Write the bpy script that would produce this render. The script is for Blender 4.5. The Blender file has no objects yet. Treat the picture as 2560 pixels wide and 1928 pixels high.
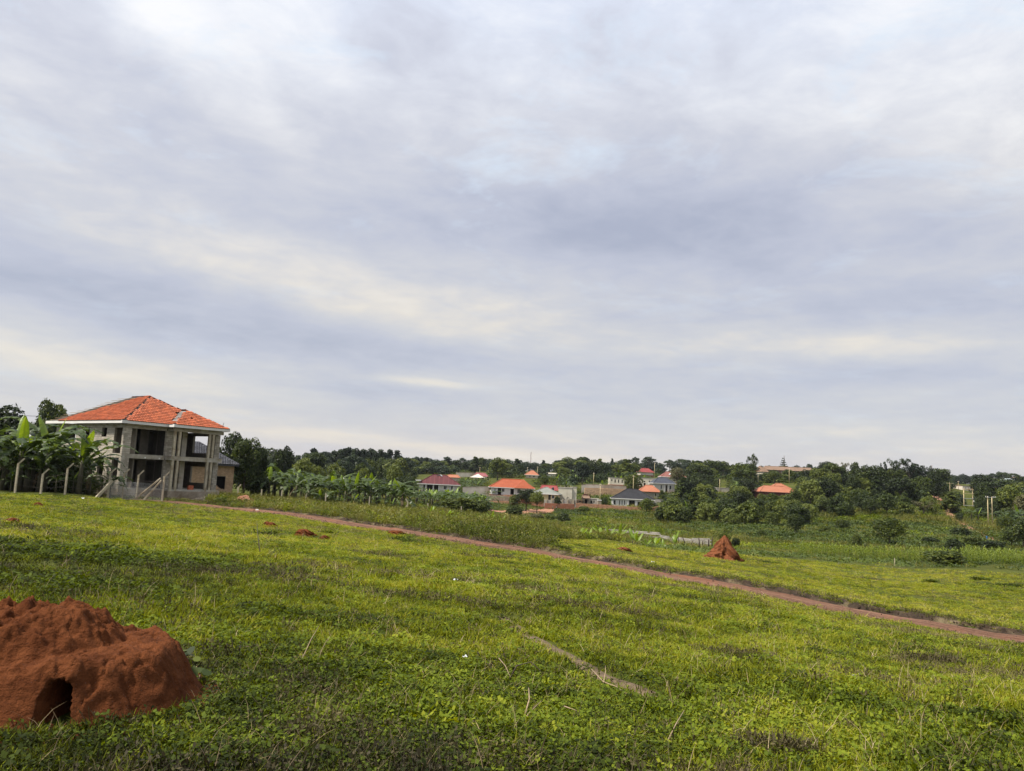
import bpy, bmesh, math, random
import numpy as np
from mathutils import Vector, Matrix, Euler

R = math.radians
rng = np.random.default_rng(7)
random.seed(7)
scene = bpy.context.scene
COL = scene.collection

# ------------------------------------------------------------------ camera
PW, PH, F = 2560.0, 1928.0, 1926.0
PITCH, ROLL = R(7.07), R(2.7)
EYE = Vector((0.0, 0.0, 1.6))
_f = Vector((0, math.cos(PITCH), math.sin(PITCH)))
_u0 = Vector((0, -math.sin(PITCH), math.cos(PITCH)))
_r0 = Vector((1, 0, 0))
RT = _r0 * math.cos(ROLL) + _u0 * math.sin(ROLL)
UP = -_r0 * math.sin(ROLL) + _u0 * math.cos(ROLL)
cam_d = bpy.data.cameras.new('camera')
cam = bpy.data.objects.new('camera', cam_d)
COL.objects.link(cam)
cam_d.sensor_width = 36.0
cam_d.sensor_fit = 'HORIZONTAL'
cam_d.lens = F / PW * 36.0
cam_d.clip_start = 0.1
cam_d.clip_end = 20000
m = Matrix((RT, UP, -_f)).transposed().to_4x4()
m.translation = EYE
cam.matrix_world = m
scene.camera = cam

def ray(px, py):
    return _f * F + RT * (px - PW / 2) - UP * (py - PH / 2)
def at(px, py, Y):
    """world point seen at photo pixel (px, py) that lies Y metres ahead"""
    d = ray(px, py)
    return EYE + d * (Y / d.y)
def hy(px):
    return 1203.0 + 0.0472 * (px - 1280)
def proj(p):
    d = Vector(p) - EYE
    w = d.dot(_f)
    return PW / 2 + F * d.dot(RT) / w, PH / 2 - F * d.dot(UP) / w

# ------------------------------------------------------------------ exposure, sun, sky
EXPO = 2.25
vs = scene.view_settings
vs.view_transform = 'Standard'
vs.look = 'None'
vs.exposure = EXPO
vs.gamma = 1.0
vs.use_curve_mapping = False
scene.cycles.max_bounces = 8
scene.cycles.transparent_max_bounces = 8
scene.cycles.diffuse_bounces = 3
scene.cycles.glossy_bounces = 2

SUN_AZ, SUN_EL = R(-108), R(56)          # azimuth from the view direction (+Y), elevation
sun_dir = Vector((math.sin(SUN_AZ) * math.cos(SUN_EL), math.cos(SUN_AZ) * math.cos(SUN_EL), math.sin(SUN_EL)))
sl = bpy.data.lights.new('sun', 'SUN')
sl.energy = 1.5
sl.angle = R(10)
sl.color = (1.0, 0.93, 0.82)
so = bpy.data.objects.new('sun', sl)
COL.objects.link(so)
so.rotation_euler = sun_dir.to_track_quat('Z', 'Y').to_euler()
so.location = (0, 0, 60)

def lin(r, g=None, b=None):
    if g is None:
        r, g, b = r
    out = []
    for c in (r, g, b):
        c = c / 255.0
        out.append(c / 12.92 if c <= 0.04045 else ((c + 0.055) / 1.055) ** 2.4)
    return tuple(out)

class NT:
    """small helper for writing node trees"""
    def __init__(self, tree):
        self.t = tree
    def n(self, kind, **kw):
        nd = self.t.nodes.new(kind)
        for k, v in kw.items():
            setattr(nd, k, v)
        return nd
    def link(self, a, b):
        self.t.links.new(a, b)
    def put(self, sock, v):
        if hasattr(v, 'bl_idname') or isinstance(v, bpy.types.NodeSocket):
            self.t.links.new(v, sock)
        else:
            sock.default_value = v
    def math(self, op, a, b=None, c=None, clamp=False):
        nd = self.n('ShaderNodeMath', operation=op, use_clamp=clamp)
        self.put(nd.inputs[0], a)
        if b is not None:
            self.put(nd.inputs[1], b)
        if c is not None:
            self.put(nd.inputs[2], c)
        return nd.outputs[0]
    def noise(self, vec, scale, detail=4.0, rough=0.5, dist=0.0):
        nd = self.n('ShaderNodeTexNoise')
        if vec is not None:
            self.link(vec, nd.inputs['Vector'])
        nd.inputs['Scale'].default_value = scale
        nd.inputs['Detail'].default_value = detail
        nd.inputs['Roughness'].default_value = rough
        nd.inputs['Distortion'].default_value = dist
        return nd.outputs[0]
    def ramp(self, fac, stops, interp='LINEAR'):
        nd = self.n('ShaderNodeValToRGB')
        cr = nd.color_ramp
        cr.interpolation = interp
        while len(cr.elements) < len(stops):
            cr.elements.new(0.5)
        for e, (p, c) in zip(cr.elements, stops):
            e.position = p
            e.color = (c[0], c[1], c[2], 1)
        self.put(nd.inputs[0], fac)
        return nd.outputs[0]
    def mix(self, fac, a, b, blend='MIX'):
        nd = self.n('ShaderNodeMix', data_type='RGBA', blend_type=blend)
        self.put(nd.inputs[0], fac)
        for s, v in ((nd.inputs[6], a), (nd.inputs[7], b)):
            if isinstance(v, tuple):
                s.default_value = (v[0], v[1], v[2], 1)
            else:
                self.link(v, s)
        return nd.outputs[2]
    def sep(self, v):
        nd = self.n('ShaderNodeSeparateXYZ')
        self.link(v, nd.inputs[0])
        return nd.outputs
    def comb(self, x, y, z):
        nd = self.n('ShaderNodeCombineXYZ')
        for s, v in zip(nd.inputs, (x, y, z)):
            self.put(s, v)
        return nd.outputs[0]

def build_sky():
    w = bpy.data.worlds.new('World')
    scene.world = w
    w.use_nodes = True
    T = NT(w.node_tree)
    w.node_tree.nodes.clear()
    tc = T.n('ShaderNodeTexCoord')
    nrm = T.n('ShaderNodeVectorMath', operation='NORMALIZE')
    T.link(tc.outputs['Generated'], nrm.inputs[0])
    d = nrm.outputs[0]
    x, y, z = T.sep(d)
    az = T.math('ARCTAN2', x, y)
    el = T.math('ARCSINE', z)
    zc = T.math('MAXIMUM', z, 0.0)
    k = T.math('ADD', zc, 0.10)
    cx = T.math('DIVIDE', x, k)
    cy = T.math('DIVIDE', y, k)
    cloud = T.comb(cx, cy, 0.0)                       # cloud sheet coordinates
    # streets of cloud run slightly across the view
    rot = T.n('ShaderNodeVectorRotate', rotation_type='Z_AXIS')
    T.link(cloud, rot.inputs['Vector'])
    rot.inputs['Angle'].default_value = R(-24)
    sc = T.n('ShaderNodeVectorMath', operation='MULTIPLY')
    T.link(rot.outputs[0], sc.inputs[0])
    sc.inputs[1].default_value = (1.0, 1.0, 1.0)
    cl = sc.outputs[0]
    big = T.noise(cl, 0.42, 4.0, 0.55, 0.5)
    med = T.noise(cl, 1.35, 7.0, 0.60, 0.25)
    wisp = T.noise(cl, 4.5, 8.0, 0.62, 0.35)
    # large cloud bodies of this sky: centre, radius, slant, weight (bright +, dark -)
    def body(px, py, sx, sy, tilt, wgt, acc):
        v = ray(px, py).normalized()
        a0, e0 = math.atan2(v.x, v.y), math.asin(v.z)
        da = T.math('SUBTRACT', az, a0)
        de = T.math('SUBTRACT', el, e0)
        c, s = math.cos(tilt), math.sin(tilt)
        p = T.math('ADD', T.math('MULTIPLY', da, c / sx), T.math('MULTIPLY', de, s / sx))
        q = T.math('ADD', T.math('MULTIPLY', da, -s / sy), T.math('MULTIPLY', de, c / sy))
        r2 = T.math('ADD', T.math('MULTIPLY', p, p), T.math('MULTIPLY', q, q))
        g = T.math('MULTIPLY', T.math('EXPONENT', T.math('MULTIPLY', r2, -1.0)), wgt)
        return g if acc is None else T.math('ADD', acc, g)
    acc = None
    for b in ((450, 40, .10, .05, R(-30), .30), (760, 90, .16, .05, R(-30), .20), (1330, 30, .16, .12, 0, .10),
              (2540, 40, .30, .20, 0, .26), (1900, 60, .30, .10, 0, .10),
              (690, 290, .07, .035, R(-60), .13), (520, 170, .16, .05, R(-30), -.05),
              (1750, 480, .34, .09, R(8), -.17), (1900, 620, .42, .08, 0, -.16), (1500, 570, .16, .05, R(4), -.10),
              (2540, 760, .22, .035, R(-2), -.24), (2250, 420, .1, .2, 0, -.05),
              (330, 740, .34, .05, R(-10), -.13), (800, 850, .36, .04, R(-5), -.11), (80, 700, .2, .05, 0, -.10),
              (840, 690, .20, .04, R(-8), .11), (1050, 800, .18, .03, R(-8), .08), (330, 560, .3, .05, R(-12), .05),
              (120, 880, .24, .03, R(-3), .06), (400, 940, .18, .02, R(-3), .06),
              (2250, 840, .22, .025, 0, .11), (1750, 880, .24, .03, 0, .08), (1450, 750, .2, .025, 0, .08),
              (2250, 930, .25, .02, R(-2), -.12), (1400, 920, .3, .025, R(-2), -.09),
              (1050, 955, .07, .006, R(-2), .24), (1280, 965, .16, .02, R(-4), .10),
              (980, 985, .3, .012, R(-2), -.06), (900, 390, .3, .12, 0, -.04), (560, 480, .2, .07, 0, -.08),
              (1600, 1010, .5, .03, 0, -.02), (1180, 1128, .30, .010, R(-2), .16)):
        acc = body(*b, acc)
    t = T.math('ADD', T.math('MULTIPLY', T.math('SUBTRACT', big, 0.5), 0.50), 0.495)
    t = T.math('ADD', t, T.math('MULTIPLY', T.math('SUBTRACT', med, 0.5), T.math('ADD', T.math('MULTIPLY', zc, 0.9), 0.30)))
    hi = T.math('MULTIPLY', T.math('ADD', zc, 0.10), 1.1, clamp=True)
    t = T.math('ADD', t, T.math('MULTIPLY', T.math('SUBTRACT', wisp, 0.5), T.math('MULTIPLY', hi, 1.1)))
    t = T.math('ADD', t, T.math('MULTIPLY', acc, 1.3))
    t = T.math('ADD', t, T.math('MULTIPLY', zc, 0.20))
    warm = T.ramp(t, [(0.08, lin(168, 172, 188)), (0.32, lin(189, 191, 203)), (0.52, lin(205, 204, 206)),
                      (0.70, lin(229, 221, 208)), (0.88, lin(244, 238, 226)), (1.0, lin(252, 249, 243))])
    cool = T.ramp(t, [(0.08, lin(176, 181, 199)), (0.32, lin(194, 198, 213)), (0.52, lin(210, 213, 225)),
                      (0.70, lin(224, 230, 243)), (0.86, lin(243, 246, 252)), (1.0, lin(253, 253, 255))])
    hf = T.math('MULTIPLY', T.math('SUBTRACT', el, 0.20), 2.6, clamp=True)
    col = T.mix(hf, warm, cool)
    # thin places where paler blue shows
    gap = T.noise(cl, 1.9, 9.0, 0.66, 0.4)
    gm = T.math('MULTIPLY', T.math('MULTIPLY', T.math('SUBTRACT', gap, 0.55), 7.0, clamp=True), T.math('MULTIPLY', T.math('ADD', hf, 0.15), 0.9), clamp=True)
    col = T.mix(gm, col, lin(220, 234, 248))
    # pale rosy band at the skyline
    rose = T.math('EXPONENT', T.math('MULTIPLY', T.math('MULTIPLY', el, el), -420.0))
    col = T.mix(T.math('MULTIPLY', rose, 0.35), col, lin(226, 214, 214))
    sky = T.n('ShaderNodeTexSky', sky_type='NISHITA')
    sky.sun_disc = False
    sky.sun_elevation = SUN_EL
    sky.sun_rotation = SUN_AZ
    sky.air_density = 1.0
    sky.dust_density = 2.0
    # clear air shows faintly through the sheet
    S = 0.1
    gain = 2 ** -EXPO / S                                     # cloud radiance under exposure +1
    cs = T.n('ShaderNodeVectorMath', operation='SCALE')
    T.link(col, cs.inputs[0])
    cs.inputs['Scale'].default_value = gain
    fin = T.mix(0.05, cs.outputs[0], sky.outputs[0])
    bg = T.n('ShaderNodeBackground')
    T.link(fin, bg.inputs['Color'])
    bg.inputs['Strength'].default_value = S
    out = T.n('ShaderNodeOutputWorld')
    T.link(bg.outputs[0], out.inputs[0])
    w.cycles.sampling_method = 'MANUAL'
    w.cycles.sample_map_resolution = 512
build_sky()

# ------------------------------------------------------------------ object helpers
def link(o, parent=None):
    COL.objects.link(o)
    if parent is not None:
        o.parent = parent
    return o
def tag(o, label=None, cat=None, group=None, kind=None):
    if label: o['label'] = label
    if cat: o['category'] = cat
    if group: o['group'] = group
    if kind: o['kind'] = kind
    return o
def empty(name, loc, rz=0.0, label=None, cat=None, group=None):
    o = bpy.data.objects.new(name, None)
    o.location = loc
    o.rotation_euler = (0, 0, rz)
    o.empty_display_size = 0.5
    link(o)
    return tag(o, label, cat, group)

class MB:
    """collects shapes; build() links them as one mesh object"""
    def __init__(self):
        self.v, self.f, self.s, self.m = [], [], [], []
        self.cur = 0.5
        self.mi = 0
    def add(self, vs, fs, shade=None):
        b = len(self.v)
        self.v.extend([tuple(p) for p in vs])
        self.f.extend([tuple(i + b for i in f) for f in fs])
        self.s.extend([self.cur if shade is None else shade] * len(vs))
        self.m.extend([self.mi] * len(fs))
    def box(self, x0, x1, y0, y1, z0, z1, shade=None):
        vs = [(x0, y0, z0), (x1, y0, z0), (x1, y1, z0), (x0, y1, z0), (x0, y0, z1), (x1, y0, z1), (x1, y1, z1), (x0, y1, z1)]
        self.add(vs, [(0, 3, 2, 1), (4, 5, 6, 7), (0, 1, 5, 4), (1, 2, 6, 5), (2, 3, 7, 6), (3, 0, 4, 7)], shade)
    def tube(self, pts, rads, n=7, cap=True, shade=None):
        pts = [Vector(p) for p in pts]
        if not hasattr(rads, '__len__'):
            rads = [rads] * len(pts)
        vs, fs = [], []
        for i, p in enumerate(pts):
            d = (pts[min(i + 1, len(pts) - 1)] - pts[max(i - 1, 0)]).normalized()
            a = d.cross(Vector((0.31, 0.95, 0.05)))
            if a.length < 1e-3:
                a = d.cross(Vector((1, 0, 0)))
            a.normalize()
            b = d.cross(a)
            for k in range(n):
                t = 2 * math.pi * k / n
                vs.append(p + (a * math.cos(t) + b * math.sin(t)) * rads[i])
        for i in range(len(pts) - 1):
            for k in range(n):
                k2 = (k + 1) % n
                fs.append((i * n + k, i * n + k2, (i + 1) * n + k2, (i + 1) * n + k))
        if cap:
            fs.append(tuple(range(n))[::-1])
            fs.append(tuple((len(pts) - 1) * n + k for k in range(n)))
        self.add(vs, fs, shade)
    def bar(self, a, b, w, h=None, shade=None):
        """square bar from a to b"""
        a, b = Vector(a), Vector(b)
        h = w if h is None else h
        d = (b - a).normalized()
        s = d.cross(Vector((0, 0, 1)))
        if s.length < 1e-3:
            s = Vector((1, 0, 0))
        s.normalize()
        t = s.cross(d)
        vs = []
        for p in (a, b):
            for i, j in ((-1, -1), (1, -1), (1, 1), (-1, 1)):
                vs.append(p + s * (i * w / 2) + t * (j * h / 2))
        self.add(vs, [(0, 1, 2, 3)[::-1], (4, 5, 6, 7), (0, 1, 5, 4), (1, 2, 6, 5), (2, 3, 7, 6), (3, 0, 4, 7)], shade)
    def mesh(self, name, mats, smooth=False):
        me = bpy.data.meshes.new(name)
        me.from_pydata(self.v, [], self.f)
        for mm in (mats if isinstance(mats, (list, tuple)) else [mats]):
            me.materials.append(mm)
        a = me.attributes.new('shade', 'FLOAT', 'POINT')
        a.data.foreach_set('value', np.array(self.s, dtype=np.float32))
        if any(self.m):
            me.polygons.foreach_set('material_index', self.m)
        if smooth:
            me.polygons.foreach_set('use_smooth', [True] * len(me.polygons))
        me.update()
        return me
    def build(self, name, mats, parent=None, smooth=False):
        return link(bpy.data.objects.new(name, self.mesh(name, mats, smooth)), parent)

def np_mesh(name, V, Q, mats, shade=None, smooth=False):
    me = bpy.data.meshes.new(name)
    V = np.asarray(V, dtype=np.float32)
    Q = np.asarray(Q, dtype=np.int32)
    k = Q.shape[1]
    me.vertices.add(len(V))
    me.vertices.foreach_set('co', V.ravel())
    me.loops.add(Q.size)
    me.loops.foreach_set('vertex_index', Q.ravel())
    me.polygons.add(len(Q))
    me.polygons.foreach_set('loop_start', np.arange(0, Q.size, k, dtype=np.int32))
    me.polygons.foreach_set('loop_total', np.full(len(Q), k, dtype=np.int32))
    me.update(calc_edges=True)
    for mm in (mats if isinstance(mats, (list, tuple)) else [mats]):
        me.materials.append(mm)
    if shade is not None:
        a = me.attributes.new('shade', 'FLOAT', 'POINT')
        a.data.foreach_set('value', np.asarray(shade, dtype=np.float32))
    if smooth:
        me.polygons.foreach_set('use_smooth', np.ones(len(Q), dtype=bool))
    me.validate()
    return me

# ------------------------------------------------------------------ value noise (numpy)
def _hash(ix, iy, seed):
    h = (ix.astype(np.int64) * 374761393 + iy.astype(np.int64) * 668265263 + seed * 982451653) & 0xFFFFFFFF
    h = ((h ^ (h >> 13)) * 1274126177) & 0xFFFFFFFF
    return ((h ^ (h >> 16)) & 0xFFFF) / 65535.0
def vnoise(x, y, seed=0):
    x, y = np.asarray(x, float), np.asarray(y, float)
    ix, iy = np.floor(x), np.floor(y)
    fx, fy = x - ix, y - iy
    fx, fy = fx * fx * (3 - 2 * fx), fy * fy * (3 - 2 * fy)
    a, b = _hash(ix, iy, seed), _hash(ix + 1, iy, seed)
    c, d = _hash(ix, iy + 1, seed), _hash(ix + 1, iy + 1, seed)
    return (a * (1 - fx) + b * fx) * (1 - fy) + (c * (1 - fx) + d * fx) * fy
def fbm(x, y, seed=0, oct=4, gain=0.5):
    s, a, t = 0.0, 1.0, 0.0
    for i in range(oct):
        s = s + a * vnoise(x * 2 ** i + 13.7 * i, y * 2 ** i - 7.1 * i, seed + i)
        t += a
        a *= gain
    return s / t
def sstep(a, b, x):
    t = np.clip((x - a) / (b - a), 0, 1)
    return t * t * (3 - 2 * t)

# ------------------------------------------------------------------ terrain: height above the eye by direction and distance
COLS = [
    (-400, [(5, -1.66), (15, -1.75), (30, -2.1), (62, -2.7), (100, -2.6), (300, -1), (700, 3), (1500, 5), (3500, -4)]),
    (0,    [(5, -1.67), (15, -1.82), (30, -2.2), (62, -2.75), (90, -3.0), (150, -2.6), (300, -2), (700, 3), (1500, 5), (3500, -4)]),
    (400,  [(5, -1.68), (15, -1.92), (35, -2.6), (62, -3.15), (75, -3.3), (90, -3.5), (120, -3.7), (300, -2), (700, 3), (1500, 6), (3500, -4)]),
    (640,  [(5, -1.69), (15, -2.0), (35, -2.75), (50, -3.05), (63, -3.25), (80, -3.6), (100, -4.25), (115, -4.6), (200, -4.6), (400, -1), (600, 3), (900, 6), (1500, 7), (3500, -4)]),
    (1000, [(5, -1.70), (12, -2.0), (30, -2.9), (51, -3.45), (75, -3.95), (110, -4.9), (180, -6.3), (260, -6.0), (330, -3), (600, 5), (900, 8), (1500, 9), (3500, -4)]),
    (1280, [(5, -1.72), (10, -1.98), (20, -2.52), (30, -3.05), (44.5, -3.75), (60, -4.15), (90, -4.85), (130, -6.3), (200, -9.3), (226, -9.5), (245, -8.7), (257, -7.7), (265, -7.2), (300, -5.0), (350, -1.6), (420, 2.0), (600, 7), (800, 11), (1500, 11), (3500, -4)]),
    (1480, [(5, -1.73), (10, -2.03), (20, -2.68), (30, -3.3), (41, -3.95), (60, -4.6), (90, -6.0), (130, -7.9), (200, -9.3), (240, -9.3), (262, -8.8), (272, -8.3), (310, -4.6), (345, -0.8), (450, 5), (600, 9.5), (800, 11.5), (1500, 11.5), (3500, -4)]),
    (1700, [(5, -1.74), (10, -2.08), (20, -2.85), (37.3, -4.16), (60, -5.05), (80, -6.2), (105, -7.85), (115, -8.3), (160, -9.0), (220, -9.0), (265, -8.5), (310, -4.2), (330, -2.2), (382, 2.8), (450, 6.8), (600, 11), (800, 12), (1500, 12), (3500, -4)]),
    (2250, [(5, -1.76), (10, -2.2), (20, -3.4), (30.8, -4.64), (60, -6.0), (85, -7.1), (100, -7.75), (140, -8.4), (200, -7.4), (230, -4.9), (300, 2.5), (360, 7), (430, 10.8), (600, 13), (900, 15), (1500, 15), (3500, -4)]),
    (2471, [(5, -1.77), (10, -2.25), (20, -3.6), (28.7, -4.74), (50, -5.5), (75, -6.3), (120, -8.0), (190, -9.0), (240, -7.0), (330, -1.0), (420, 6), (500, 12), (700, 17), (900, 21), (1500, 21), (3500, -4)]),
    (2960, [(5, -1.8), (10, -2.3), (22, -4.2), (40, -5.2), (75, -6.3), (190, -9.0), (240, -7.0), (330, -1.0), (420, 6), (500, 12), (700, 17), (900, 21), (1500, 21), (3500, -4)]),
]
_PHI = np.array([math.atan2(ray(c[0], hy(c[0])).x, ray(c[0], hy(c[0])).y) for c in COLS])
_LR = np.linspace(math.log(1.0), math.log(4000.0), 500)
_TAB = np.zeros((len(COLS), len(_LR)))
for _i, (_px, _pts) in enumerate(COLS):
    _r = np.array([0.0, 2.0] + [p[0] / math.cos(_PHI[_i]) for p in _pts])
    _z = np.array([-1.6, -1.62] + [p[1] for p in _pts])
    _v = np.interp(np.exp(_LR), _r, _z)
    _k = np.exp(-0.5 * (np.arange(-12, 13) / 5.0) ** 2)
    _k /= _k.sum()
    _TAB[_i] = np.convolve(np.pad(_v, 12, mode='edge'), _k, mode='valid')
def z_base(X, Y):
    X, Y = np.asarray(X, float), np.asarray(Y, float)
    r = np.hypot(X, Y)
    phi = np.clip(np.arctan2(X, Y), _PHI[0], _PHI[-1])
    j = np.clip(np.searchsorted(_PHI, phi, side='right') - 1, 0, len(_PHI) - 2)
    t = (phi - _PHI[j]) / (_PHI[j + 1] - _PHI[j])
    t = t * t * (3 - 2 * t) * 0.6 + t * 0.4
    q = (np.log(np.maximum(r, 1.0)) - _LR[0]) / (_LR[1] - _LR[0])
    i = np.clip(q.astype(int), 0, len(_LR) - 2)
    s = np.clip(q - i, 0, 1)
    a = _TAB[j, i] * (1 - s) + _TAB[j, i + 1] * s
    b = _TAB[j + 1, i] * (1 - s) + _TAB[j + 1, i + 1] * s
    z = 1.6 + a * (1 - t) + b * t
    far = sstep(3, 12, r)
    z = z + 0.05 * (fbm(X * 0.8, Y * 0.8, 3, 3) - 0.5) + far * 0.22 * (fbm(X * 0.13, Y * 0.13, 5, 3) - 0.5)
    return z

# dirt road: centre line (photo column, depth) on the ground
ROAD_PX = [(3400, 19.5), (2900, 23.5), (2560, 27.6), (2250, 30.8), (1980, 34.0), (1700, 37.6), (1480, 41.0), (1280, 44.6), (1140, 47.5),
           (1000, 51.0), (860, 55.0), (740, 59.0), (640, 63.0), (540, 67.5), (470, 69.8), (400, 70.6), (345, 69.6), (300, 68.0)]
def ground_xy(px, Y):
    d = ray(px, hy(px))
    return d.x / d.y * Y, Y
ROAD = np.array([ground_xy(*p) for p in ROAD_PX])
def _catmull(P, n=8):
    out = []
    for i in range(len(P) - 1):
        p0, p1, p2, p3 = P[max(i - 1, 0)], P[i], P[i + 1], P[min(i + 2, len(P) - 1)]
        for k in range(n):
            t = k / n
            out.append(0.5 * ((2 * p1) + (p2 - p0) * t + (2 * p0 - 5 * p1 + 4 * p2 - p3) * t * t + (3 * p1 - p0 - 3 * p2 + p3) * t ** 3))
    out.append(P[-1])
    return np.array(out)
ROADL = _catmull(ROAD, 8)
def road_dist(X, Y):
    """signed distance to the road centre, positive beyond it"""
    X, Y = np.asarray(X, float), np.asarray(Y, float)
    best = np.full(X.shape, 1e9)
    sgn = np.ones(X.shape)
    for a, b in zip(ROADL[:-1:2], ROADL[2::2]):
        d = b - a
        L2 = d @ d
        t = np.clip(((X - a[0]) * d[0] + (Y - a[1]) * d[1]) / L2, 0, 1)
        ex, ey = X - (a[0] + t * d[0]), Y - (a[1] + t * d[1])
        q = np.hypot(ex, ey)
        c = d[0] * ey - d[1] * ex
        sgn = np.where(q < best, np.where(c < 0, 1.0, -1.0), sgn)
        best = np.minimum(best, q)
    return best * sgn
def z_ground(X, Y):
    X, Y = np.asarray(X, float), np.asarray(Y, float)
    d = road_dist(X, Y)
    z = z_base(X, Y)
    cut = np.where(d > 0, 1 - sstep(1.5, 2.1, d), 1 - sstep(2.4, 3.3, -d))
    z = z - 0.16 * cut
    lip = sstep(1.7, 2.3, d) * (1 - sstep(3.0, 8.0, d))
    return z + 0.12 * lip
def zg(x, y):
    if y > 130 or y < 10:
        return float(z_base(np.array([x]), np.array([y]))[0])
    return float(z_ground(np.array([x]), np.array([y]))[0])
def on_ground(px, Y):
    x, y = ground_xy(px, Y)
    return Vector((x, y, zg(x, y)))

# ------------------------------------------------------------------ materials
def pm(name, c1, c2=None, scale=3.0, rough=0.85, bump=0.0, detail=5.0, shade=0.0, objrand=0.0, c3=None, spec=0.3, bscale=None, stretch=None, metal=0.0):
    """principled surface whose colour wanders between c1 and c2 (and patches of c3)"""
    mt = bpy.data.materials.new(name)
    mt.use_nodes = True
    T = NT(mt.node_tree)
    bs = mt.node_tree.nodes['Principled BSDF']
    tc = T.n('ShaderNodeTexCoord')
    vec = tc.outputs['Object']
    if stretch:
        mp = T.n('ShaderNodeVectorMath', operation='MULTIPLY')
        T.link(vec, mp.inputs[0])
        mp.inputs[1].default_value = stretch
        vec = mp.outputs[0]
    c2 = c2 or tuple(min(1, c * 1.25) for c in c1)
    f = T.noise(vec, scale, detail, 0.6)
    col = T.ramp(f, [(0.3, c1), (0.7, c2)])
    if c3:
        g = T.noise(vec, scale * 0.35, 5, 0.6, 0.5)
        col = T.mix(T.ramp(g, [(0.5, (0, 0, 0)), (0.66, (1, 1, 1))]), col, c3)
    if shade:
        at_ = T.n('ShaderNodeAttribute', attribute_name='shade')
        v = T.math('ADD', T.math('MULTIPLY', T.math('SUBTRACT', at_.outputs['Fac'], 0.5), 2 * shade), 1.0)
        sc = T.n('ShaderNodeVectorMath', operation='SCALE')
        T.link(col, sc.inputs[0]); T.link(v, sc.inputs['Scale'])
        col = sc.outputs[0]
    if objrand:
        oi = T.n('ShaderNodeObjectInfo')
        v = T.math('ADD', T.math('MULTIPLY', T.math('SUBTRACT', oi.outputs['Random'], 0.5), 2 * objrand), 1.0)
        sc = T.n('ShaderNodeVectorMath', operation='SCALE')
        T.link(col, sc.inputs[0]); T.link(v, sc.inputs['Scale'])
        col = sc.outputs[0]
    T.link(col, bs.inputs['Base Color'])
    bs.inputs['Roughness'].default_value = rough
    bs.inputs['Specular IOR Level'].default_value = spec
    bs.inputs['Metallic'].default_value = metal
    if bump:
        b = T.n('ShaderNodeBump')
        b.inputs['Strength'].default_value = bump
        b.inputs['Distance'].default_value = 0.05
        T.link(T.noise(vec, bscale or scale * 3, 6, 0.65), b.inputs['Height'])
        T.link(b.outputs[0], bs.inputs['Normal'])
    return mt

def leaf_mat(name, stops, vary=0.35, objvary=0.25, transl=0.25, rough=0.55, instancer=False, spec=0.25):
    """foliage: colour by a per-leaf value, per-plant variation, some light through the leaf"""
    mt = bpy.data.materials.new(name)
    mt.use_nodes = True
    T = NT(mt.node_tree)
    mt.node_tree.nodes.clear()
    sh = T.n('ShaderNodeAttribute', attribute_name='shade')
    if instancer:
        tn = T.n('ShaderNodeAttribute', attribute_name='tint', attribute_type='INSTANCER')
        key = T.math('ADD', T.math('MULTIPLY', T.math('SUBTRACT', sh.outputs['Fac'], 0.5), vary), tn.outputs['Fac'], clamp=True)
        col = T.ramp(key, stops)
    else:
        oi = T.n('ShaderNodeObjectInfo')
        key = T.math('ADD', T.math('MULTIPLY', T.math('SUBTRACT', sh.outputs['Fac'], 0.5), vary),
                     T.math('ADD', T.math('MULTIPLY', T.math('SUBTRACT', oi.outputs['Random'], 0.5), objvary), 0.5), clamp=True)
        col = T.ramp(key, stops)
    p = T.n('ShaderNodeBsdfPrincipled')
    T.link(col, p.inputs['Base Color'])
    p.inputs['Roughness'].default_value = rough
    p.inputs['Specular IOR Level'].default_value = spec
    tr = T.n('ShaderNodeBsdfTranslucent')
    hs = T.n('ShaderNodeHueSaturation')
    hs.inputs['Hue'].default_value = 0.485
    hs.inputs['Saturation'].default_value = 1.1
    hs.inputs['Value'].default_value = 1.5
    T.link(col, hs.inputs['Color'])
    T.link(hs.outputs[0], tr.inputs['Color'])
    mx = T.n('ShaderNodeMixShader')
    mx.inputs[0].default_value = transl
    T.link(p.outputs[0], mx.inputs[1]); T.link(tr.outputs[0], mx.inputs[2])
    o = T.n('ShaderNodeOutputMaterial')
    T.link(mx.outputs[0], o.inputs[0])
    return mt

M = {}
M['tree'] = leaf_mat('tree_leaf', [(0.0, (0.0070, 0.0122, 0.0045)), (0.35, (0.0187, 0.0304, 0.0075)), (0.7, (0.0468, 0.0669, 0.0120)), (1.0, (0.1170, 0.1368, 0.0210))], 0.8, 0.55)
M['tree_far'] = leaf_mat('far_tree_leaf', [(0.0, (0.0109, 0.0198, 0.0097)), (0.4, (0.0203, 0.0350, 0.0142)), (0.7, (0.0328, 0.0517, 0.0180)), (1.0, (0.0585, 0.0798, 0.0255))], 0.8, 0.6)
M['bush'] = leaf_mat('bush_leaf', [(0.0, (0.0085, 0.0150, 0.0040)), (0.35, (0.0253, 0.0410, 0.0067)), (0.7, (0.0646, 0.0889, 0.0115)), (1.0, (0.1404, 0.1607, 0.0203))], 0.8, 0.55)
M['lime'] = leaf_mat('yellow_green_leaf', [(0.0, (0.045, 0.065, 0.012)), (0.5, (0.095, 0.120, 0.020)), (1.0, (0.170, 0.190, 0.035))], 0.8, 0.2)
M['olive'] = leaf_mat('olive_leaf', [(0.0, (0.040, 0.045, 0.018)), (0.5, (0.090, 0.090, 0.035)), (1.0, (0.16, 0.145, 0.06))], 0.8, 0.2)
M['rust'] = leaf_mat('rusty_leaf', [(0.0, (0.045, 0.016, 0.012)), (0.5, (0.085, 0.026, 0.018)), (1.0, (0.13, 0.045, 0.028))], 0.8, 0.2)
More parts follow.
